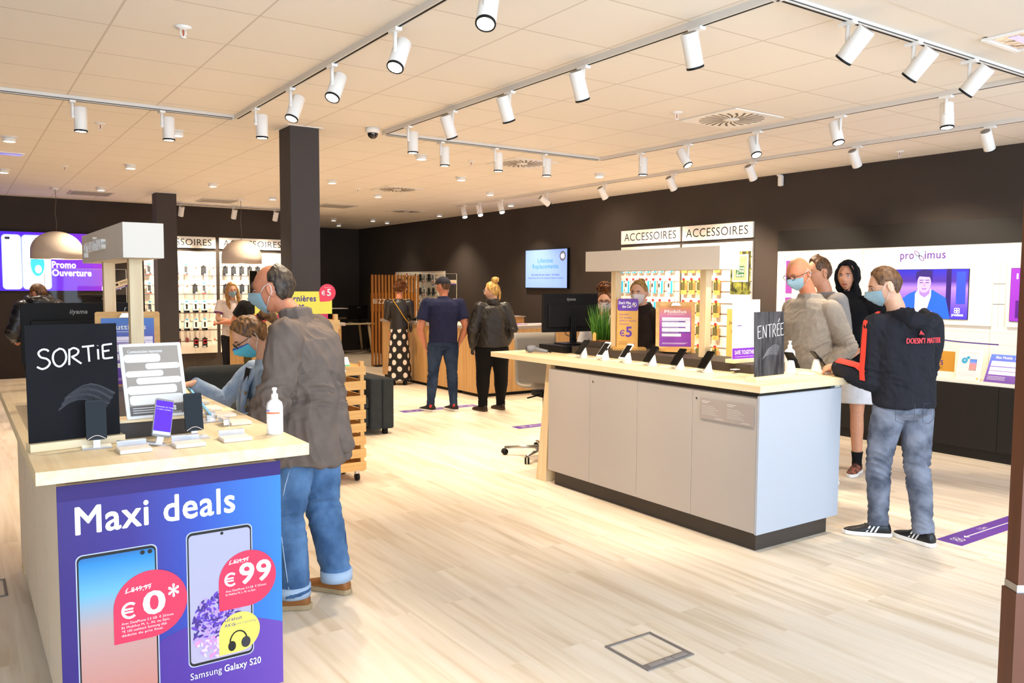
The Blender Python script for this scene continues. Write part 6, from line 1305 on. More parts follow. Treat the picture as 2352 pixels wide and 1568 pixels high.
m = MB(); m.T = p.HT; m.sphere((0, -.11, .06), (.035, .035, .035), H_BLK); obj('hair_bun', m, p.t, (0, 0, 0)); eyes(p.HT, p.t, p.hk)
m = MB(); m.tube([(-.02, -.14, 1.38), (.06, -.155, 1.2), (.12, -.15, 1.05)], .012, mat('strap_olive', '#6a6230', .7), 8); m.box(.08, -.2, .85, .26, -.13, 1.05, mat('strap_olive', '#6a6230', .7)); tag(obj('shoulder_bag', m), 'olive shoulder bag hanging from the woman in the black t-shirt', 'bag'); bpy.data.objects['shoulder_bag'].location = (3.83, 11.81, .85)

# 5. man in the dark puffer jacket -----------------------------------------------------
p = Person('man in dark puffer jacket with thick collar at the far left counter', .86, 11.35, (-.12, 1), 1.72, SKINR, .009, dict(hc=(-.0, .06, 1.545), nb=(0, .0, 1.43), el=(-.29, -.02, 1.08), wl=(-.22, .22, 1.0), er=(.29, -.02, 1.1), wr=(.2, .24, 1.05)), (38, -10, 0))
p.body((('l', dict(n=(0, 0, 1))), ('r', dict(n=(0, 0, 1)))))
PF = mat('puffer_black', '#15151c', .35, bump=.8, bscale=30, spec=.5)
def ex(g, s): g.tube([(.07 * cos(t) * 1.7, .005 + .075 * sin(t) * 1.5, 1.475 + .012 * sin(3 * t)) for t in [2 * pi * i / 16 for i in range(17)]], .048, PF, 12); g.capsule((-.06, -.11, 1.43), (.06, -.11, 1.43), .06, .06, PF)
p.top('puffer_jacket', PF, hem=-.08, W=(.20, .20, .21, .21), D=(.16, .16, .16, .14), sr=(.092, .08, .06), fold=.012, extra=ex, seed=6, f=(7, 7, 16)); p.trousers(clothmat('trousers_dark', '#201e22', .9))
for q in 'lr': shoe(p.t, p.J['a' + q], 0, BLKM, BLK)
hairmap(p.HT, p.t, H_BRN, LINE_M, lambda a, e: .010, p.hk, .003, 90, 5); eyes(p.HT, p.t, p.hk)

# 6. woman in the polka dot skirt -------------------------------------------------------
p = Person('woman in black leather jacket and polka dot skirt at the right service counter', 6.18, 12.38, (.42, .9), 1.70, SKINR, .009, dict(hc=(.02, .05, 1.615), el=(-.20, .03, 1.14), wl=(-.13, .22, 1.08), er=(.21, .05, 1.14), wr=(.18, .28, 1.10)), (-20, -10, 0))
p.body((('l', dict(n=(0, 0, 1))), ('r', dict(n=(0, 0, 1)))))
LE = mat('leather_black', '#1a120e', .45, bump=.5, bscale=25, spec=.6); p.top('leather_jacket', LE, hem=.0, W=(.155, .145, .165, .165), D=(.12, .11, .12, .11), sr=(.068, .055, .045), fold=.009, seed=7)
def dots():
    m = bpy.data.materials.new('polka_dots'); m.use_nodes = True; nt = m.node_tree; L = nt.links.new; b = nt.nodes['Principled BSDF']; tc = nt.nodes.new('ShaderNodeTexCoord'); out = None
    for off in (0, .5):
        mp = nt.nodes.new('ShaderNodeMapping'); mp.inputs['Scale'].default_value = (6, 4.4, 0); mp.inputs['Location'].default_value = (off, off, 0); L(tc.outputs['UV'], mp.inputs[0])
        fr = nt.nodes.new('ShaderNodeVectorMath'); fr.operation = 'FRACTION'; L(mp.outputs[0], fr.inputs[0]); sb = nt.nodes.new('ShaderNodeVectorMath'); sb.operation = 'SUBTRACT'; sb.inputs[1].default_value = (.5, .5, 0); L(fr.outputs[0], sb.inputs[0])
        ml = nt.nodes.new('ShaderNodeVectorMath'); ml.operation = 'MULTIPLY'; ml.inputs[1].default_value = (1, 1, 0); L(sb.outputs[0], ml.inputs[0]); ln = nt.nodes.new('ShaderNodeVectorMath'); ln.operation = 'LENGTH'; L(ml.outputs[0], ln.inputs[0])
        lt = nt.nodes.new('ShaderNodeMath'); lt.operation = 'LESS_THAN'; lt.inputs[1].default_value = .205; L(ln.outputs['Value'], lt.inputs[0])
        if out: mx = nt.nodes.new('ShaderNodeMath'); mx.operation = 'MAXIMUM'; L(out.outputs[0], mx.inputs[0]); L(lt.outputs[0], mx.inputs[1]); out = mx
        else: out = lt
    c = nt.nodes.new('ShaderNodeMix'); c.data_type = 'RGBA'; c.inputs[6].default_value = lin('#14100f'); c.inputs[7].default_value = lin('#e8d9cc'); L(out.outputs[0], c.inputs[0]); L(c.outputs[2], b.inputs['Base Color']); b.inputs['Roughness'].default_value = .8
    return m
m = MB(); V = []; UV = []; n = 72
for i in range(31):
    v = i / 30; z_ = 1.03 - .95 * v; a_, b_ = (.145 + .055 * v, .115 + .075 * v)
    for k_ in range(n): t = 2 * pi * k_ / n; w_ = 1 + (.05 * v) * sin(9 * t + 2 * v); V.append((a_ * w_ * cos(t), b_ * w_ * sin(t), z_)); UV.append((min(k_, n - k_) / n * 2 if 0 else k_ / n, v))
m.add(V, [(i * n + k_, i * n + (k_ + 1) % n, (i + 1) * n + (k_ + 1) % n, (i + 1) * n + k_)[::-1] for i in range(30) for k_ in range(n)], dots(), True); m.uv = UV; sk_ = obj('polka_dot_skirt', m, p.t, (0, 0, 0))
me = sk_.data
for pl in me.polygons:
    us = [me.uv_layers[0].data[l].uv[0] for l in pl.loop_indices]
    if max(us) - min(us) > .5:
        for l in pl.loop_indices:
            if me.uv_layers[0].data[l].uv[0] < .5: me.uv_layers[0].data[l].uv[0] += 1
for q in 'lr': shoe(p.t, p.J['a' + q] + Vector((0, -.06, 0)), 0, BLKM, BLK, k=.9)
HC_ = HB('hair_auburn_curls', '#8a4f1c', '#44220a', 60)
def curls(p, m_, r0, n_, seed, zmin, name='hair', size=.016, scale=1.0, cen=(0, -.005, 0)):
    hairmap(p.HT, p.t, m_, LINE_F, lambda a, e: .016, p.hk, .008, 50, seed, .006, name='hair'); m = MB(); m.T = p.HT @ Matrix.Scale(p.hk, 4); rg = random.Random(seed); S_ = m.T.copy()
    for i in range(n_):
        a = rg.random() * 2 * pi; e = rg.uniform(zmin, 1.5); az = abs((a + pi) % (2 * pi) - pi)
        if e < LINE_F(az) + .1: continue
        c = head_pt(a, e, rg.uniform(.012, .032) * scale, False) + Vector(cen); u = Vector((rg.gauss(0, 1), rg.gauss(0, 1), rg.gauss(0, 1))).normalized(); w_ = u.orthogonal().normalized(); x_ = u.cross(w_); R_ = size * rg.uniform(.6, 1.1)
        m.tube([c + w_ * R_ * cos(t) + x_ * R_ * sin(t) + u * R_ * .3 * t / 3 for t in [radians(d) for d in range(0, 300, 45)]], .0045, m_, 5)
    obj('curls', m, p.t, (0, 0, 0))
curls(p, HC_, 0, 330, 6, -.5, size=.019, scale=1.15)
m = MB(); m.tube([(-.10, -.10, 1.42), (-.02, -.145, 1.30), (.08, -.15, 1.14), (.17, -.10, 1.02)], [(.011, .004)] * 4, mat('strap_yellow', '#d9a21c', .6), 8); m.sphere((.19, -.06, .96), (.03, .09, .08), LE); tag(obj('crossbody_bag', m), 'black crossbody bag with yellow strap worn by the woman in the polka dot skirt', 'bag'); bg = bpy.data.objects['crossbody_bag']
c0 = bg.location.copy(); bg.matrix_world = p.t.matrix_basis @ Matrix.Translation(c0)

# 7. man in cap and navy polo -------------------------------------------------------------
p = Person('man in navy polo, dark cap and dark jeans standing with hands in pockets', 5.36, 9.44, (.42, .9), 1.79, SKINR, .007,
           dict(hc=(0, .04, 1.665), al=(-.17, -.03, .09), ar=(.14, -.02, .09), kl=(-.135, .015, .50), kr=(.12, .015, .50), el=(-.31, -.06, 1.10), wl=(-.24, .02, .87), er=(.30, -.05, 1.12), wr=(.22, .05, .90), sl=(-.215, -.01, 1.43), sr=(.215, -.01, 1.43)), (48, -6, 0), build=1.3)
p.body((('l', dict(n=(-1, 0, 0), curl=.3)), ('r', dict(n=(1, 0, 0), curl=.3))))
NV = clothmat('polo_navy', '#252844', .9); 
def ex(g, s): g.tube([(0, -.01, 1.46), (0, .0, 1.525)], [(.085, .08), (.075, .075)], NV, 24, ref=(0, 1, 0))
p.top('polo_shirt', NV, hem=-.05, W=(.185, .18, .205, .215), D=(.15, .15, .145, .125), sleeve=.66, sr=(.076, .066, .05), fold=.007, extra=ex, seed=8)
p.trousers(DENIM('jeans_dark_blue', '#33425a', '#212c42'), (.105, .070, .052), (.185, .145), .004, seed=9, kneefold=.008)
SN = mat('sneaker_black', '#1b1a1b', .6); SWH = mat('shoe_sole_white', '#e8e4de', .6)
for q, a in (('l', 38), ('r', 28)):
    shoe(p.t, p.J['a' + q], radians(a), SN, SWH, k=1.05)
m = MB()
for q in 'lr': A_ = p.J['a' + q]; m.sphere((A_[0], A_[1] - .045, .075), (.022, .025, .025), mat('sneaker_red', '#c23a36', .6))
obj('red_heel_patch', m, p.t, (0, 0, 0))
hairmap(p.HT, p.t, H_BRN, LINE_M, lambda a, e: .006, p.hk, .003, 90, 7); eyes(p.HT, p.t, p.hk); glasses(p.HT, p.t, p.hk, mat('glasses_silver', '#b5b5b8', .3, .8))
m = MB(); m.T = p.HT @ Matrix.Scale(p.hk, 4) @ Matrix.Rotation(radians(6), 4, 'X'); CP = clothmat('cap_charcoal', '#2b2b33', .85)
prof = [(.094 * cos(radians(a)), .034 + .092 * sin(radians(a))) for a in range(0, 91, 10)]; V = [(r_ * cos(2 * pi * k_ / 32) * .93, r_ * sin(2 * pi * k_ / 32) * 1.16 - .004, z_) for r_, z_ in prof for k_ in range(32)]
m.add(V, [(i * 32 + k_, i * 32 + (k_ + 1) % 32, (i + 1) * 32 + (k_ + 1) % 32, (i + 1) * 32 + k_) for i in range(9) for k_ in range(32)], CP, True); m.sphere((0, -.004, .127), .007, CP, 10, 8)
cpo = obj('cap', m, p.t, (0, 0, 0), solid=1)
m = MB(); m.T = p.HT @ Matrix.Scale(p.hk, 4) @ Matrix.Rotation(radians(6), 4, 'X'); V = []
for i in range(9):
    for k_ in range(13): x_ = -.075 + .15 * k_ / 12; y_ = .075 + (.03 * (1 - (x_ / .08) ** 2)) + .075 * i / 8 * sqrt(max(0, 1 - (x_ / .082) ** 2)); V.append((x_, y_, .036 - .018 * (x_ / .07) ** 2 - .012 * i / 8))
m.add(V, [(i * 13 + k_, i * 13 + k_ + 1, (i + 1) * 13 + k_ + 1, (i + 1) * 13 + k_) for i in range(8) for k_ in range(12)], CP, True); obj('cap_peak', m, cpo, (0, 0, 0))
m = MB(); m.T = p.HT @ Matrix.Scale(p.hk, 4); m.tube([(-.05, -.09, .035), (0, -.112, .02), (.05, -.09, .035)], [(.009, .003)] * 3, CP, 8); m.tube([(.03, -.105, .02), (.05, -.13, .005), (.07, -.14, .008)], [(.008, .003)] * 3, CP, 8); obj('cap_strap', m, cpo, (0, 0, 0))

# 8. person in white shirt behind the right service counter --------------------------------
p = Person('person in white shirt behind the right service counter, mostly hidden by the capped man', 7.25, 12.73, (-.5, -.86), 1.70, SKINR, .010, dict(el=(-.26, .05, 1.15), wl=(-.15, .3, 1.10), er=(.26, .05, 1.15), wr=(.15, .3, 1.10)))
p.body((('l', dict(n=(0, 0, 1))), ('r', dict(n=(0, 0, 1))))); p.top('shirt', clothmat('shirt_white', '#e9e2dc', .8), hem=-.08, W=(.18, .17, .19, .20), sr=(.07, .06, .05), seed=10); p.trousers(clothmat('trousers_dark', '#201e22', .9))
for q in 'lr': shoe(p.t, p.J['a' + q], 0, BLKM, BLK)
hairmap(p.HT, p.t, H_DARK, LINE_M, lambda a, e: .008, p.hk, .003, 90, 7); facemask(p.HT, p.t, MASKB, p.hk); eyes(p.HT, p.t, p.hk)

# 9. blonde woman in the black jacket ---------------------------------------------------------
p = Person('blonde woman with a bun in black leather jacket and black trousers, seen from behind', 5.93, 9.12, (.38, .92), 1.70, SKINP, .007,
           dict(hc=(0, .03, 1.60), sl=(-.175, -.01, 1.37), sr=(.175, -.01, 1.37), el=(-.27, -.05, 1.09), wl=(-.24, .06, .84), er=(.265, -.05, 1.10), wr=(.2, .1, .90), al=(-.13, -.03, .085), ar=(.13, .05, .085), kl=(-.12, .015, .48), kr=(.13, .03, .48)), (62, -4, 0), build=1.4)
p.body((('l', dict(n=(-1, 0, 0))), ('r', dict(n=(1, 0, 0)))))
def ex(g, s): g.tube([(0, -.01, 1.42), (0, .0, 1.49)], [(.09, .09), (.085, .085)], LE2, 24, ref=(0, 1, 0)); g.capsule((-.22, .02, .98), (-.25, .08, .78), .05, .03, LE2)
LE2 = mat('leather_dark_brown', '#18110c', .48, bump=.5, bscale=18, spec=.55); p.top('leather_jacket', LE2, hem=-.06, W=(.215, .205, .21, .18), D=(.18, .17, .16, .135), sr=(.088, .078, .062), fold=.011, extra=ex, seed=11, hemW=(.225, .19))
p.trousers(clothmat('trousers_black', '#100e0f', .9), (.135, .095, .064), (.21, .17), .004, seed=12, kneefold=.004)
for q, a in (('l', 30), ('r', 24)): shoe(p.t, p.J['a' + q], radians(a), mat('shoe_dark_brown', '#2c1c12', .5), mat('shoe_sole_brown', '#4a3422', .7), k=.98)
hairmap(p.HT, p.t, H_BLO, LINE_F, lambda a, e: .014, p.hk, .005, 70, 8, .004, zst=.5)
m = MB(); m.T = p.HT; m.sphere((0, -.055, .145), (.052, .052, .045), H_BLO)
for i in range(14): t = 2 * pi * i / 14; m.sphere((.036 * cos(t), -.055 + .036 * sin(t), .15 + .014 * sin(3 * t)), (.02, .02, .018), H_BLO, 8, 6)
m.tube([(0, -.09, .03), (.0, -.105, -.03), (.0, -.10, -.10), (0, -.09, -.14)], [.02, .022, .016, .006], H_BLO, 10); obj('hair_bun', m, p.t, (0, 0, 0))
eyes(p.HT, p.t, p.hk, mat('brow_blond', '#9a7038', .8)); glasses(p.HT, p.t, p.hk, mat('glasses_silver', '#b5b5b8', .3, .8), True)

# 10. clerk with curly updo -----------------------------------------------------------------------
p = Person('clerk with curly auburn updo, round glasses and white mask behind the monitor', 5.58, 6.44, (-.72, -.70), 1.62, SKINP, .008, dict(el=(-.24, .05, 1.05), wl=(-.15, .25, 1.0), er=(.24, .05, 1.05), wr=(.15, .25, 1.0)))
p.body((('l', dict(n=(0, 0, 1))), ('r', dict(n=(0, 0, 1))))); p.top('shirt', clothmat('shirt_grey_white', '#c9c6c8', .85), hem=-.08, seed=13); p.trousers(clothmat('trousers_dark', '#201e22', .9))
for q in 'lr': shoe(p.t, p.J['a' + q], 0, BLKM, BLK)
hairmap(p.HT, p.t, HC_, LINE_F, lambda a, e: .010, p.hk, .004, 60, 9); m = MB(); m.T = p.HT; rg = random.Random(4)
for i in range(90):
    u = Vector((rg.gauss(0, 1), rg.gauss(0, 1), rg.gauss(0, 1))).normalized(); c = Vector((0, -.02, .155)) + Vector((u.x * .07, u.y * .06, u.z * .042)); w_ = u.orthogonal().normalized(); x_ = u.cross(w_)
    m.tube([c + w_ * .016 * cos(t) + x_ * .016 * sin(t) + u * .004 * t for t in [radians(d) for d in range(0, 300, 50)]], .005, HC_, 5)
m.sphere((0, -.02, .15), (.055, .05, .038), HC_); obj('curly_updo', m, p.t, (0, 0, 0)); facemask(p.HT, p.t, MASKW, p.hk); glasses(p.HT, p.t, p.hk, mat('glasses_brown', '#3a1c18', .3), True, .0028); eyes(p.HT, p.t, p.hk)

# 11. woman in dark jacket with white mask -----------------------------------------------------------
p = Person('woman with fair hair in a bun, white mask and dark jacket beyond the entrance counter', 5.55, 5.83, (-.88, -.05), 1.72, SKINP, .006, dict(hc=(0, .07, 1.615), nb=(0, -.01, 1.44), el=(-.26, -.02, 1.11), wl=(-.2, .22, 1.0), er=(.26, -.02, 1.11), wr=(.2, .22, 1.0)), (22, -4, 0))
p.body((('l', dict(n=(0, 0, 1))), ('r', dict(n=(0, 0, 1)))))
DJK = clothmat('jacket_dark_brown', '#2b211c', .8); 
def ex(g, s): g.tube([(0, -.0, 1.39), (0, .01, 1.47), (0, .02, 1.50)], [(.095, .09), (.088, .085), (.09, .085)], DJK, 24, ref=(0, 1, 0)); g.capsule((0, -.09, 1.42), (0, -.10, 1.36), .07, .06, DJK)
p.top('dark_jacket', DJK, hem=-.1, W=(.19, .18, .19, .19), D=(.15, .145, .15, .13), sr=(.082, .07, .055), fold=.008, extra=ex, seed=14); p.trousers(clothmat('trousers_dark', '#201e22', .9))
for q in 'lr': shoe(p.t, p.J['a' + q], 0, BLKM, BLK)
HF = HB('hair_fair_tied', '#b08a50', '#7a5728'); hairmap(p.HT, p.t, HF, LINE_F, lambda a, e: .010, p.hk, .004, 60, 10, zst=.5); m = MB(); m.T = p.HT; m.sphere((0, -.085, .10), (.034, .034, .034), HF); obj('hair_bun', m, p.t, (0, 0, 0))
facemask(p.HT, p.t, MASKW, p.hk); eyes(p.HT, p.t, p.hk)

# 12. man in the grey sweater -------------------------------------------------------------------------
p = Person('man in heather grey sweater with glasses and pale blue mask at the entrance counter', 5.62, 3.98, (-.96, .20), 1.92, SKINR, .005,
           dict(hc=(0, .155, 1.785), nb=(0, .03, 1.60), sl=(-.205, .02, 1.50), sr=(.205, .02, 1.50), el=(-.265, -.10, 1.22), wl=(-.215, .07, 1.0), er=(.28, -.05, 1.22), wr=(.22, .14, 1.02), pe=(0, 0, 1.02)), (6, -20, 0))
p.body((), scalp=mat('shaved_scalp', '#b98662', .55, var=.12, vscale=60))
SWT = mat('sweater_heather', '#a39b92', .95, bump=.5, bscale=260, var=.45, vscale=330, vcol='#807870', spec=.1)
p.top('sweater', SWT, hem=-.06, W=(.19, .195, .205, .21), D=(.17, .18, .155, .12), sr=(.074, .068, .054), fold=.010, seed=15, yo=(.01, .02, .01, 0), neck=.072); p.trousers(DENIM('jeans_slate', '#3c4a63', '#27344c'), (.10, .075, .06), (.175, .135))
for q in 'lr': shoe(p.t, p.J['a' + q], 0, SN, SWH, k=1.1)
facemask(p.HT, p.t, MASKB, p.hk); glasses(p.HT, p.t, p.hk, w_=.0022); eyes(p.HT, p.t, p.hk, mat('brow_fair', '#a87a50', .8), down=True)

# 13. man with glasses behind ------------------------------------------------------------------------
p = Person('man with swept brown hair and glasses, mostly hidden behind the grey sweater', 6.14, 4.24, (-.85, .45), 1.93, SKIN, .006, dict(hc=(0, .06, 1.80), wl=(-.2, .2, 1.05), wr=(.2, .2, 1.05)), (0, 0, 0))
p.body((('l', dict(n=(-1, 0, 0))), ('r', dict(n=(1, 0, 0)))), beard=True); p.top('sweater', clothmat('jumper_stone', '#8a8684', .9), hem=-.06, sr=(.075, .062, .05), seed=16, W=(.17, .165, .18, .19)); p.trousers(clothmat('chinos_mint', '#b5c4bc', .85), (.09, .068, .055))
for q in 'lr': shoe(p.t, p.J['a' + q], 0, mat('shoe_white', '#d8d4cf', .6), SWH, k=1.08)
hairmap(p.HT, p.t, H_BRN, LINE_M, lambda a, e: .006 + .022 * max(0, sin(e)) ** 2 * (1.3 - a / 3), p.hk, .006, 60, 11, .004); glasses(p.HT, p.t, p.hk, mat('glasses_gold', '#b08a4a', .3, .8), True); eyes(p.HT, p.t, p.hk)

# 14. man in the black hoodie and white shorts ---------------------------------------------------------
p = Person('man in black hoodie with hood up, white shorts and patterned running shoes', 6.70, 4.37, (-.99, -.12), 1.91, SKIN, .006,
           dict(hc=(0, .05, 1.775), nb=(0, -.01, 1.59), sl=(-.205, -.01, 1.53), sr=(.205, -.01, 1.53), el=(-.42, -.10, 1.30), wl=(-.19, .12, 1.13), er=(.28, -.03, 1.22), wr=(.24, .1, .98), pe=(0, 0, 1.04), hl=(-.10, 0, .98), hr=(.10, 0, .98), kl=(-.12, .03, .54), kr=(.12, 0, .54), al=(-.13, .02, .10), ar=(.13, -.05, .10)), (10, 0, 0))
p.body((('l', dict(n=(-.3, .3, 1), d=(.9, .2, -.3), curl=.3)), ('r', dict(n=(1, 0, 0)))), beard=True)
HO = clothmat('hoodie_black', '#121113', .92)
p.top('hoodie', HO, hem=-.06, W=(.18, .175, .19, .20), D=(.14, .135, .14, .125), sr=(.080, .068, .052), fold=.009, seed=17, neck=.08, yo=(0, 0, 0, 0))
def hood(p, m_, name='hood', k=1.0, seed=0):
    g = MB(); g.T = p.HT @ Matrix.Scale(p.hk * k, 4)
    def fn(a, e):
        az = abs((a + pi) % (2 * pi) - pi); q = head_pt(a, e, .026 + .008 * noise.noise(Vector((a * 2, e * 3, seed))), False); op = az < radians(60) and e < radians(50)
        if az < radians(64) and e < radians(52): q = head_pt(a, e, -.02, False)
        if e < -.5: q.x *= 1.15; q.z -= .03; q.y -= .01
        if az > 2.4: q.y -= .012
        return q
    head_grid(fn, m_, g, 72, 48); o = obj(name, g, p.t, (0, 0, 0)); g2 = MB(); g2.T = g.T
    R_ = []
    for d in range(-66, 67, 6): R_.append(head_pt(radians(d), radians(54 - 104 * (abs(d) / 66) ** 2.4), .024, False) if abs(d) < 66 else head_pt(radians(d), radians(-50), .024, False))
    g2.tube(R_, .0105, m_, 8); obj('hood_edge', g2, o, (0, 0, 0)); return o
hood(p, HO)
g = MB(); g.tube([(0, -.01, 1.56), (0, -.01, 1.62), (0, .0, 1.66)], [(.10, .095), (.095, .095), (.085, .095)], HO, 24, ref=(0, 1, 0)); cloth('hood_collar', g, HO, p.t, .009, 3, .005)
m = MB(); m.T = frame((.02, .152, 1.44), (-1, 0, 0)); m.text('PIE', 0, 0, .05, mat('print_dark_grey', '#2c2b2e', .8), 0, bold=.03); obj('chest_print', m, p.t, (0, 0, 0))
SH = clothmat('shorts_white', '#dcdade', .85); so_ = p.trousers(SH, (.118, .1, .1), (.18, .14), .006, name='shorts', length=.78, seed=18)
m = MB(); m.T = frame((-.205, .03, .70), (.25, .97, 0)) if 0 else frame((-.13, .135, .70), (-1, .0, 0)); m.face([(0, 0), (.014, -.008), (.05, .016), (.016, .002), (.008, .008)], INK, .003); obj('logo', m, so_, (0, 0, 0))
m = MB()
for q in 'lr': A_ = p.J['a' + q]; m.tube([A_ + Vector((0, 0, -.06)), A_ + Vector((0, 0, .03)), A_ + Vector((0, .002, .10))], [.042, .042, .05], clothmat('socks_black', '#141315', .9), 16)
obj('socks', m, p.t, (0, 0, 0))
RUN = mat('running_shoe_pattern', '#a8604a', .6, var=1, vscale=38, vcol='#2c2624', bump=.3, bscale=80)
for q, a in (('l', 10), ('r', 20)): shoe(p.t, p.J['a' + q], radians(a), RUN, SWH, k=1.1)
eyes(p.HT, p.t, p.hk)

# 15. young man in the hoodie -----------------------------------------------------------------------------
p = Person('young man in black hoodie with red sleeve stripe and grey jeans, nearest the right edge', 5.18, 2.96, (.40, .917), 1.83, SKINP, .0045,
           dict(hc=(-.115, .07, 1.685), nb=(-.045, .015, 1.50), sl=(-.205, .02, 1.42), sr=(.175, .0, 1.43), el=(-.205, .05, 1.07), wl=(-.29, .33, 1.125), er=(.22, .08, 1.14), wr=(.05, .30, 1.1), pe=(0, 0, .96), hl=(-.10, 0, .91), hr=(.10, 0, .91),
                kl=(-.11, .08, .50), al=(-.10, .075, .10), kr=(.085, -.05, .50), ar=(.08, -.14, .10)), (66, -14, 0))
p.body((('l', dict(n=(-.3, 0, 1), curl=1.1, d=(.05, 1, 0))), ('r', dict(n=(0, 0, 1)))))
HN = clothmat('hoodie_charcoal', '#24242a', .9, var=.1)
def ex(g, s):
    g.tube([(-.02, .02, 1.46), (-.02, .04, 1.53)], [(.088, .088), (.082, .085)], HN, 24, ref=(0, 1, 0))
    g.tube([(-.12, .0, 1.46), (-.09, -.09, 1.43), (0, -.12, 1.40), (.08, -.09, 1.43), (.11, .0, 1.47)], [.04, .05, .052, .05, .04], HN, 16); g.tube([(-.11, -.04, 1.50), (-.06, -.14, 1.47), (0.01, -.165, 1.445), (.08, -.13, 1.47), (.10, -.03, 1.52)], [.035, .05, .056, .05, .03], HN, 16); g.tube([(0, -.13, 1.46), (.005, -.18, 1.42), (.01, -.165, 1.35)], [.05, .05, .02], HN, 14)
hd = p.top('hoodie', HN, hem=-.06, W=(.185, .19, .205, .205), D=(.15, .155, .155, .135), sr=(.084, .078, .056), fold=.012, extra=ex, seed=19, neck=.07, hemW=(.18, .15))
RS = mat('stripe_red', '#e5402f', .8); m = MB(); J = p.J
def strip(P, Nn, wd, mt, off):
    V = []
    for i, q in enumerate(P):
        q = Vector(q); d = (Vector(P[min(i + 1, len(P) - 1)]) - Vector(P[max(i - 1, 0)])).normalized(); n_ = Vector(Nn[i]).normalized(); n_ = (n_ - d * n_.dot(d)).normalized(); s_ = d.cross(n_)
        for t in (-1, -.5, 0, .5, 1): V.append(q + n_ * (off[i] * sqrt(1 - .0 * t * t) * cos(t * wd / off[i])) + s_ * off[i] * sin(t * wd / off[i]))
    m.add(V, [(i * 5 + k_, i * 5 + k_ + 1, (i + 1) * 5 + k_ + 1, (i + 1) * 5 + k_) for i in range(len(P) - 1) for k_ in range(4)], mt, True)
S_, E_, W_ = J['sl'], J['el'], J['wl']; ST = []; P_ = [S_.lerp(J['nb'], .35) + Vector((0, 0, .01)), S_ + Vector((0, 0, .0)), S_.lerp(E_, .25), S_.lerp(E_, .5), S_.lerp(E_, .8), E_, E_.lerp(W_, .3), E_.lerp(W_, .6), E_.lerp(W_, .88)]
strip(P_[:6], [(-.1, 0, 1), (-.8, -.1, .8), (-1, -.2, .1), (-1, -.2, 0), (-1, -.2, 0), (-1, -.3, -.1)], .022, RS, [.078, .096, .098, .096, .095, .093]); strip(P_[5:], [(-.7, -.3, .6), (-.5, -.2, .8), (-.5, -.2, .8), (-.5, -.2, .8)], .026, RS, [.098, .094, .088, .080]); obj('red_sleeve_stripe', m, hd, (0, 0, 0))
m = MB(); RT = mat('print_red_text', '#d6434a', .8)
def curved(t, xc, zc, h, w_, yb):
    V, F, W0, H0 = text_mesh(t, 0); k_ = w_ / W0; kz = h / H0; VV = []
    for dx in (-.004, 0, .004):
        c = len(VV); VV += [(xc - w_ / 2 + a * k_ + dx * .5, -sqrt(max(0, yb * yb - ((xc - w_ / 2 + a * k_) * .72) ** 2)), zc + b * kz + .02 * 0 + (a * k_ - w_ / 2) * .02 + abs(dx) * .2) for a, b in V]; m.add(VV[c:], F, RT)
curved("DOESN'T MATTER", .005, 1.325, .034, .245, .190); curved('AGE', -.02, 1.38, .028, .05, .197); obj('back_print', m, hd, (0, 0, 0))
GJ = mat('jeans_washed_grey', '#7d8290', .9, bump=.4, bscale=400, var=.5, vscale=7, vcol='#4d525f', spec=.15); tr = p.trousers(GJ, (.100, .074, .060), (.178, .145), .007, seed=20, kneefold=.012, anklefold=.010)
m = MB(); DK_ = mat('denim_stitch', '#4a4c56', .9)
for cx in (-.085, .085): m.tube([(x_, -.156 * sqrt(max(0, 1 - (x_ / .21) ** 2)) - .004 + (0 if z_ > .85 else .004), z_) for x_, z_ in ((cx - .055, .93), (cx - .053, .82), (cx, .795), (cx + .053, .82), (cx + .055, .93), (cx, .932), (cx - .055, .93))], .0016, DK_, 6)
obj('back_pocket_stitching', m, tr, (0, 0, 0))
for q, a in (('l', 62), ('r', 14)): shoe(p.t, p.J['a' + q], radians(a), mat('shoe_black_leather', '#151416', .4), SWH, k=1.08, stripes=mat('stripe_white', '#e6e4e2', .6))
hairmap(p.HT, p.t, H_LB, LINE_M, lambda a, e: .005 + .012 * max(0, sin(e)), p.hk, .0035, 110, 12, .002); facemask(p.HT, p.t, MASKB, p.hk); eyes(p.HT, p.t, p.hk, down=True)
# ------------------------------------------------------------ crate tower with the clearance sign
def crate(x0, y0, z0, w_, d_, h, label, rows, casters=False):
    t = thing('wooden_crate', label, 'crate', (x0, y0, z0), group='stacked pine crates'); s_ = .012
    for i, (a, b) in enumerate(((0, 0), (w_ - .035, 0), (0, d_ - .035), (w_ - .035, d_ - .035))):
        m = MB(); m.box(a + (.012 if a == 0 else -.012), b + .012 if b == 0 else b - .012, 0, a + .035 + (.012 if a == 0 else -.012), b + .035 + (.012 if b == 0 else -.012), h, PINEZ); obj('corner_post', m, t, (0, 0, 0), bev=.001)
    gap = (h - rows * .075) / rows
    for i in range(rows):
        z_ = .01 + i * (.075 + gap)
        for a in ((0, 0, w_, s_), (0, d_ - s_, w_, d_), (0, s_, s_, d_ - s_), (w_ - s_, s_, w_, d_ - s_)):
            m = MB(); m.box(a[0], a[1], z_, a[2], a[3], z_ + .075, PINE); obj('slat', m, t, (0, 0, 0), bev=.001)
    m = MB(); m.box(s_, s_, .012, w_ - s_, d_ - s_, .024, PINE); obj('crate_bottom', m, t, (0, 0, 0))
    if casters:
        for a in (.06, w_ - .06):
            for b in (.06, d_ - .06):
                m = MB(); m.tube([(a - .014, b, -.055), (a + .014, b, -.055)], .032, BLK, 18); m.box(a - .018, b - .012, -.03, a + .018, b + .012, 0, CHR); obj('caster', m, t, (0, 0, 0))
    return t
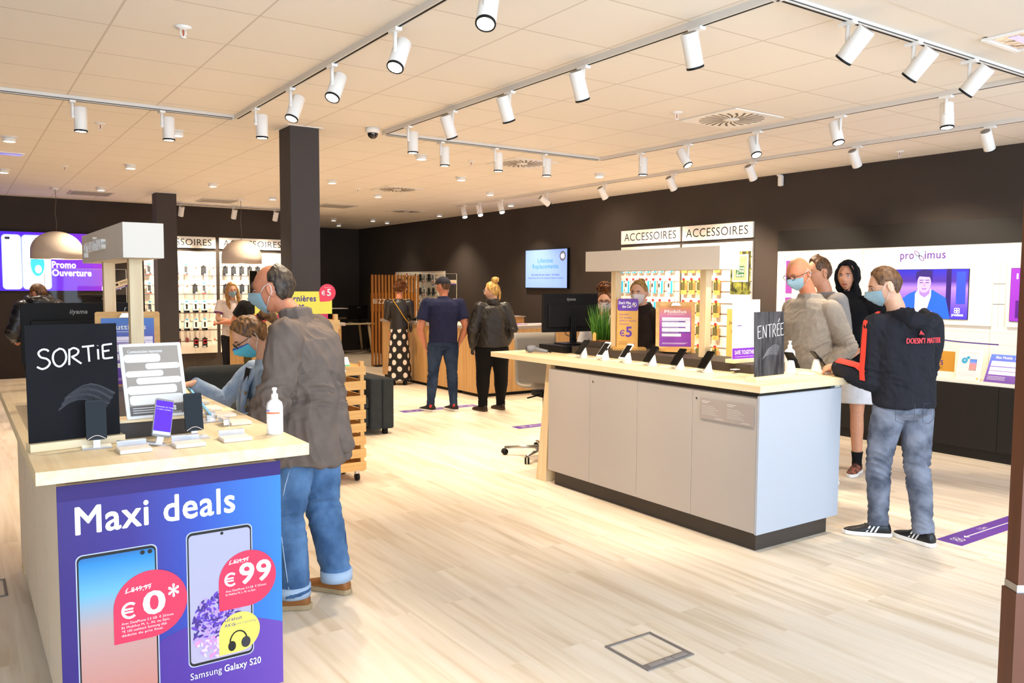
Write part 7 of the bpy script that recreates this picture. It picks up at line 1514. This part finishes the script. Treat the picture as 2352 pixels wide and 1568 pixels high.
crate(2.25, 6.38, .088, .62, .42, .44, 'pine crate on casters at the bottom of the crate tower', 4, True)
crate(2.25, 6.38, .53, .62, .42, .50, 'pine crate in the middle of the tower holding packages', 4)
crate(2.03, 6.40, 1.032, .62, .38, .40, 'pine crate on top of the tower holding white phone boxes', 3)
for i, (x, y, w_, h, c_, lb) in enumerate(((2.44, 6.44, .09, .26, '#e8e4de', 'white phone box standing in the top crate, rightmost'), (2.33, 6.44, .09, .24, '#dfd9d2', 'white phone box standing in the top crate, second from the right'), (2.22, 6.44, .09, .25, '#c9dbe6', 'pale blue box standing in the top crate, third from the right'))):
    m = MB(); m.box(x, y, 1.058, x + w_, y + .16, 1.058 + h, mat('box_card_%d' % i, c_, .5)); m.T = frame((x, y - .0008, 1.058), (1, 0, 0)); m.disc(w_ / 2, h * .75, .018, REDP, .0006); m.rect(w_ * .3, h * .15, w_ * .75, h * .6, mat('box_phone_art', '#3a4660', .5), .0006); m.rect(0, 0, w_, .03, mat('box_navy', '#26345e', .5), .0008)
    tag(obj('phone_box', m), lb, 'box', 'boxes in the top crate')
for i, (x, y, c_, lb) in enumerate(((2.72, 6.5, '#4fae7a', 'green and white blister pack lying in the middle crate'), (2.62, 6.62, '#e9ece9', 'white blister pack leaning in the middle crate'), (2.66, 6.45, '#5b8ab0', 'blue package at the front of the middle crate'), (2.5, 6.5, '#d9d4cc', 'beige package in the middle crate'))):
    m = MB(); m.T = Matrix.Translation((x, y, .99)) @ Matrix.Rotation(.4 * i, 4, 'Z') @ Matrix.Rotation(radians(50 - 12 * i), 4, 'X'); m.box(-.055, -.08, -.01, .055, .08, .012, mat('pack_white', '#efebe6', .5)); m.box(-.055, -.08, .0121, .055, .0, .013, mat('blister_%d' % i, c_, .4)); tag(obj('blister_pack', m), lb, 'package', 'packs in the middle crate')
m = MB(); m.box(2.265, 6.395, .975, 2.855, 6.785, .985, PINE); tag(obj('crate_shelf_board', m), 'pine board under the packages in the middle crate', 'board')
t = thing('clearance_sign', 'yellow sign with a red 5 euro drop on a pole above the crate tower', 'sign', (2.30, 6.5, 1.06))
m = MB(); m.T = frame((-.34, -.05, .375), (1, 0, 0)); m.prism([(0, 0), (.64, 0), (.64, .185), (0, .185)], YEL, .006); m.text('Dernières', .23, .105, .048, PURD, .0066, wd=.27, bold=.03); m.text('pièces', .23, .045, .048, PURD, .0066, wd=.17, bold=.03)
m.face([(.535, .10)] + [(.60 + .072 * cos(a), .175 + .072 * sin(a)) for a in [radians(-90 + 270 * i / 28) for i in range(29)]], REDP, .008); m.euro(.553, .155, .036, PW, .0086, .18); m.text('5', .598, .15, .055, PW, .0086, bold=.03); m.text('À partir de', .57, .215, .009, PW, .0086); obj('sign_board', m, t, (0, 0, 0))
m = MB(); m.box(-.33, -.04, .30, .27, -.034, .375, mat('sign_magenta', '#d8285c', .5)); m.box(-.05, -.0405, .30, .2, -.0402, .375, PURD); obj('lower_band', m, t, (0, 0, 0))
m = MB(); m.tube([(-.02, -.03, 0), (-.02, -.03, .5)], .008, CHR, 10); obj('pole', m, t, (0, 0, 0))

# ------------------------------------------------------------ sofa
FAB = clothmat('sofa_charcoal_fabric', '#34383a', .95, bscale=300)
t = thing('sofa', 'dark charcoal fabric sofa with one cushion, behind the crate tower', 'sofa', (2.98, 8.7, 0))
def soft(x0, y0, z0, x1, y1, z1, nm, bev=.035): m = MB(); m.box(x0, y0, z0, x1, y1, z1, FAB); return obj(nm, m, t, (0, 0, 0), bev=bev, seg=4)
soft(-1.0, -.38, .10, .80, .40, .30, 'base', .02)
for a in (-1.0, -.1): soft(a, -.40, .30, a + .90, .20, .44, 'seat_cushion')
for a in (-1.0, -.1): soft(a, .16, .42, a + .90, .40, .80, 'back_cushion', .07)
for s_ in (-1, 1):
    soft(.80 if s_ > 0 else -1.10, -.43, .06, .94 if s_ > 0 else -.96, .42, .64, 'armrest', .025); soft(.945 if s_ > 0 else -1.24, -.42, .06, 1.09 if s_ > 0 else -1.10, .42, .63, 'armrest_panel', .025)
for a, b in ((-1.12, -.36), (1.0, -.36), (-1.12, .36), (1.0, .36)): m = MB(); m.box(a - .025, b - .025, 0, a + .025, b + .025, .06, BLKM); obj('leg', m, t, (0, 0, 0))
m = MB(); m.tube([(3.02, 8.45, .53), (3.1, 8.45, .54), (3.55, 8.45, .54), (3.62, 8.45, .53)], [.05, .09, .09, .05], FAB, 20); tag(obj('cushion', m), 'dark rolled cushion lying at the right end of the sofa', 'cushion')

# ------------------------------------------------------------ high office chair behind the entrance counter
t = thing('office_chair', 'grey shell office chair on a chrome star base behind the entrance counter', 'chair', (4.765, 6.37, 0), radians(172)); SG = mat('shell_grey', '#8b8378', .6)
m = MB(); V = []; n = 15; prof = [(.20, .73), (.14, .685), (.0, .67), (-.12, .675), (-.19, .70), (-.225, .77), (-.235, .88), (-.24, 1.0), (-.25, 1.12), (-.258, 1.21)]
for i, (y, z_) in enumerate(prof):
    for k_ in range(n): u = -1 + 2 * k_ / (n - 1); V.append((u * .235, y + .035 * u * u * (1 if i > 4 else 0), z_ + .02 * u * u * (1 if i < 5 else 0)))
F = [(i * n + k_, i * n + k_ + 1, (i + 1) * n + k_ + 1, (i + 1) * n + k_) for i in range(len(prof) - 1) for k_ in range(n - 1)]
m.add(V, F, SG, True); o = obj('seat_shell', m, t, (0, 0, 0)); b = o.modifiers.new('solid', 'SOLIDIFY'); b.thickness = .022
m = MB(); m.box(-.10, -.10, .60, .10, .12, .655, BLK); m.tube([(.08, .05, .62), (.24, .08, .60)], .008, BLK, 8); obj('tilt_mechanism', m, t, (0, 0, 0), bev=.008)
m = MB(); m.tube([(0, 0, .10), (0, 0, .60)], .025, CHR, 16); obj('gas_column', m, t, (0, 0, 0))
for i in range(5):
    a = 2 * pi * i / 5 + .64; m = MB(); m.tube([(0, 0, .10), (.40 * cos(a), .40 * sin(a), .075)], [(.028, .02), (.018, .012)], CHR, 12); g = obj('base_arm', m, t, (0, 0, 0))
    m = MB(); c = Vector((.40 * cos(a), .40 * sin(a), .032)); s2 = Vector((-sin(a + .5), cos(a + .5), 0)) * .022; m.tube([c - s2, c - s2 * .25], .031, BLK, 16); m.tube([c + s2 * .25, c + s2], .031, BLK, 16); obj('caster', m, t, (0, 0, 0))
m = MB()
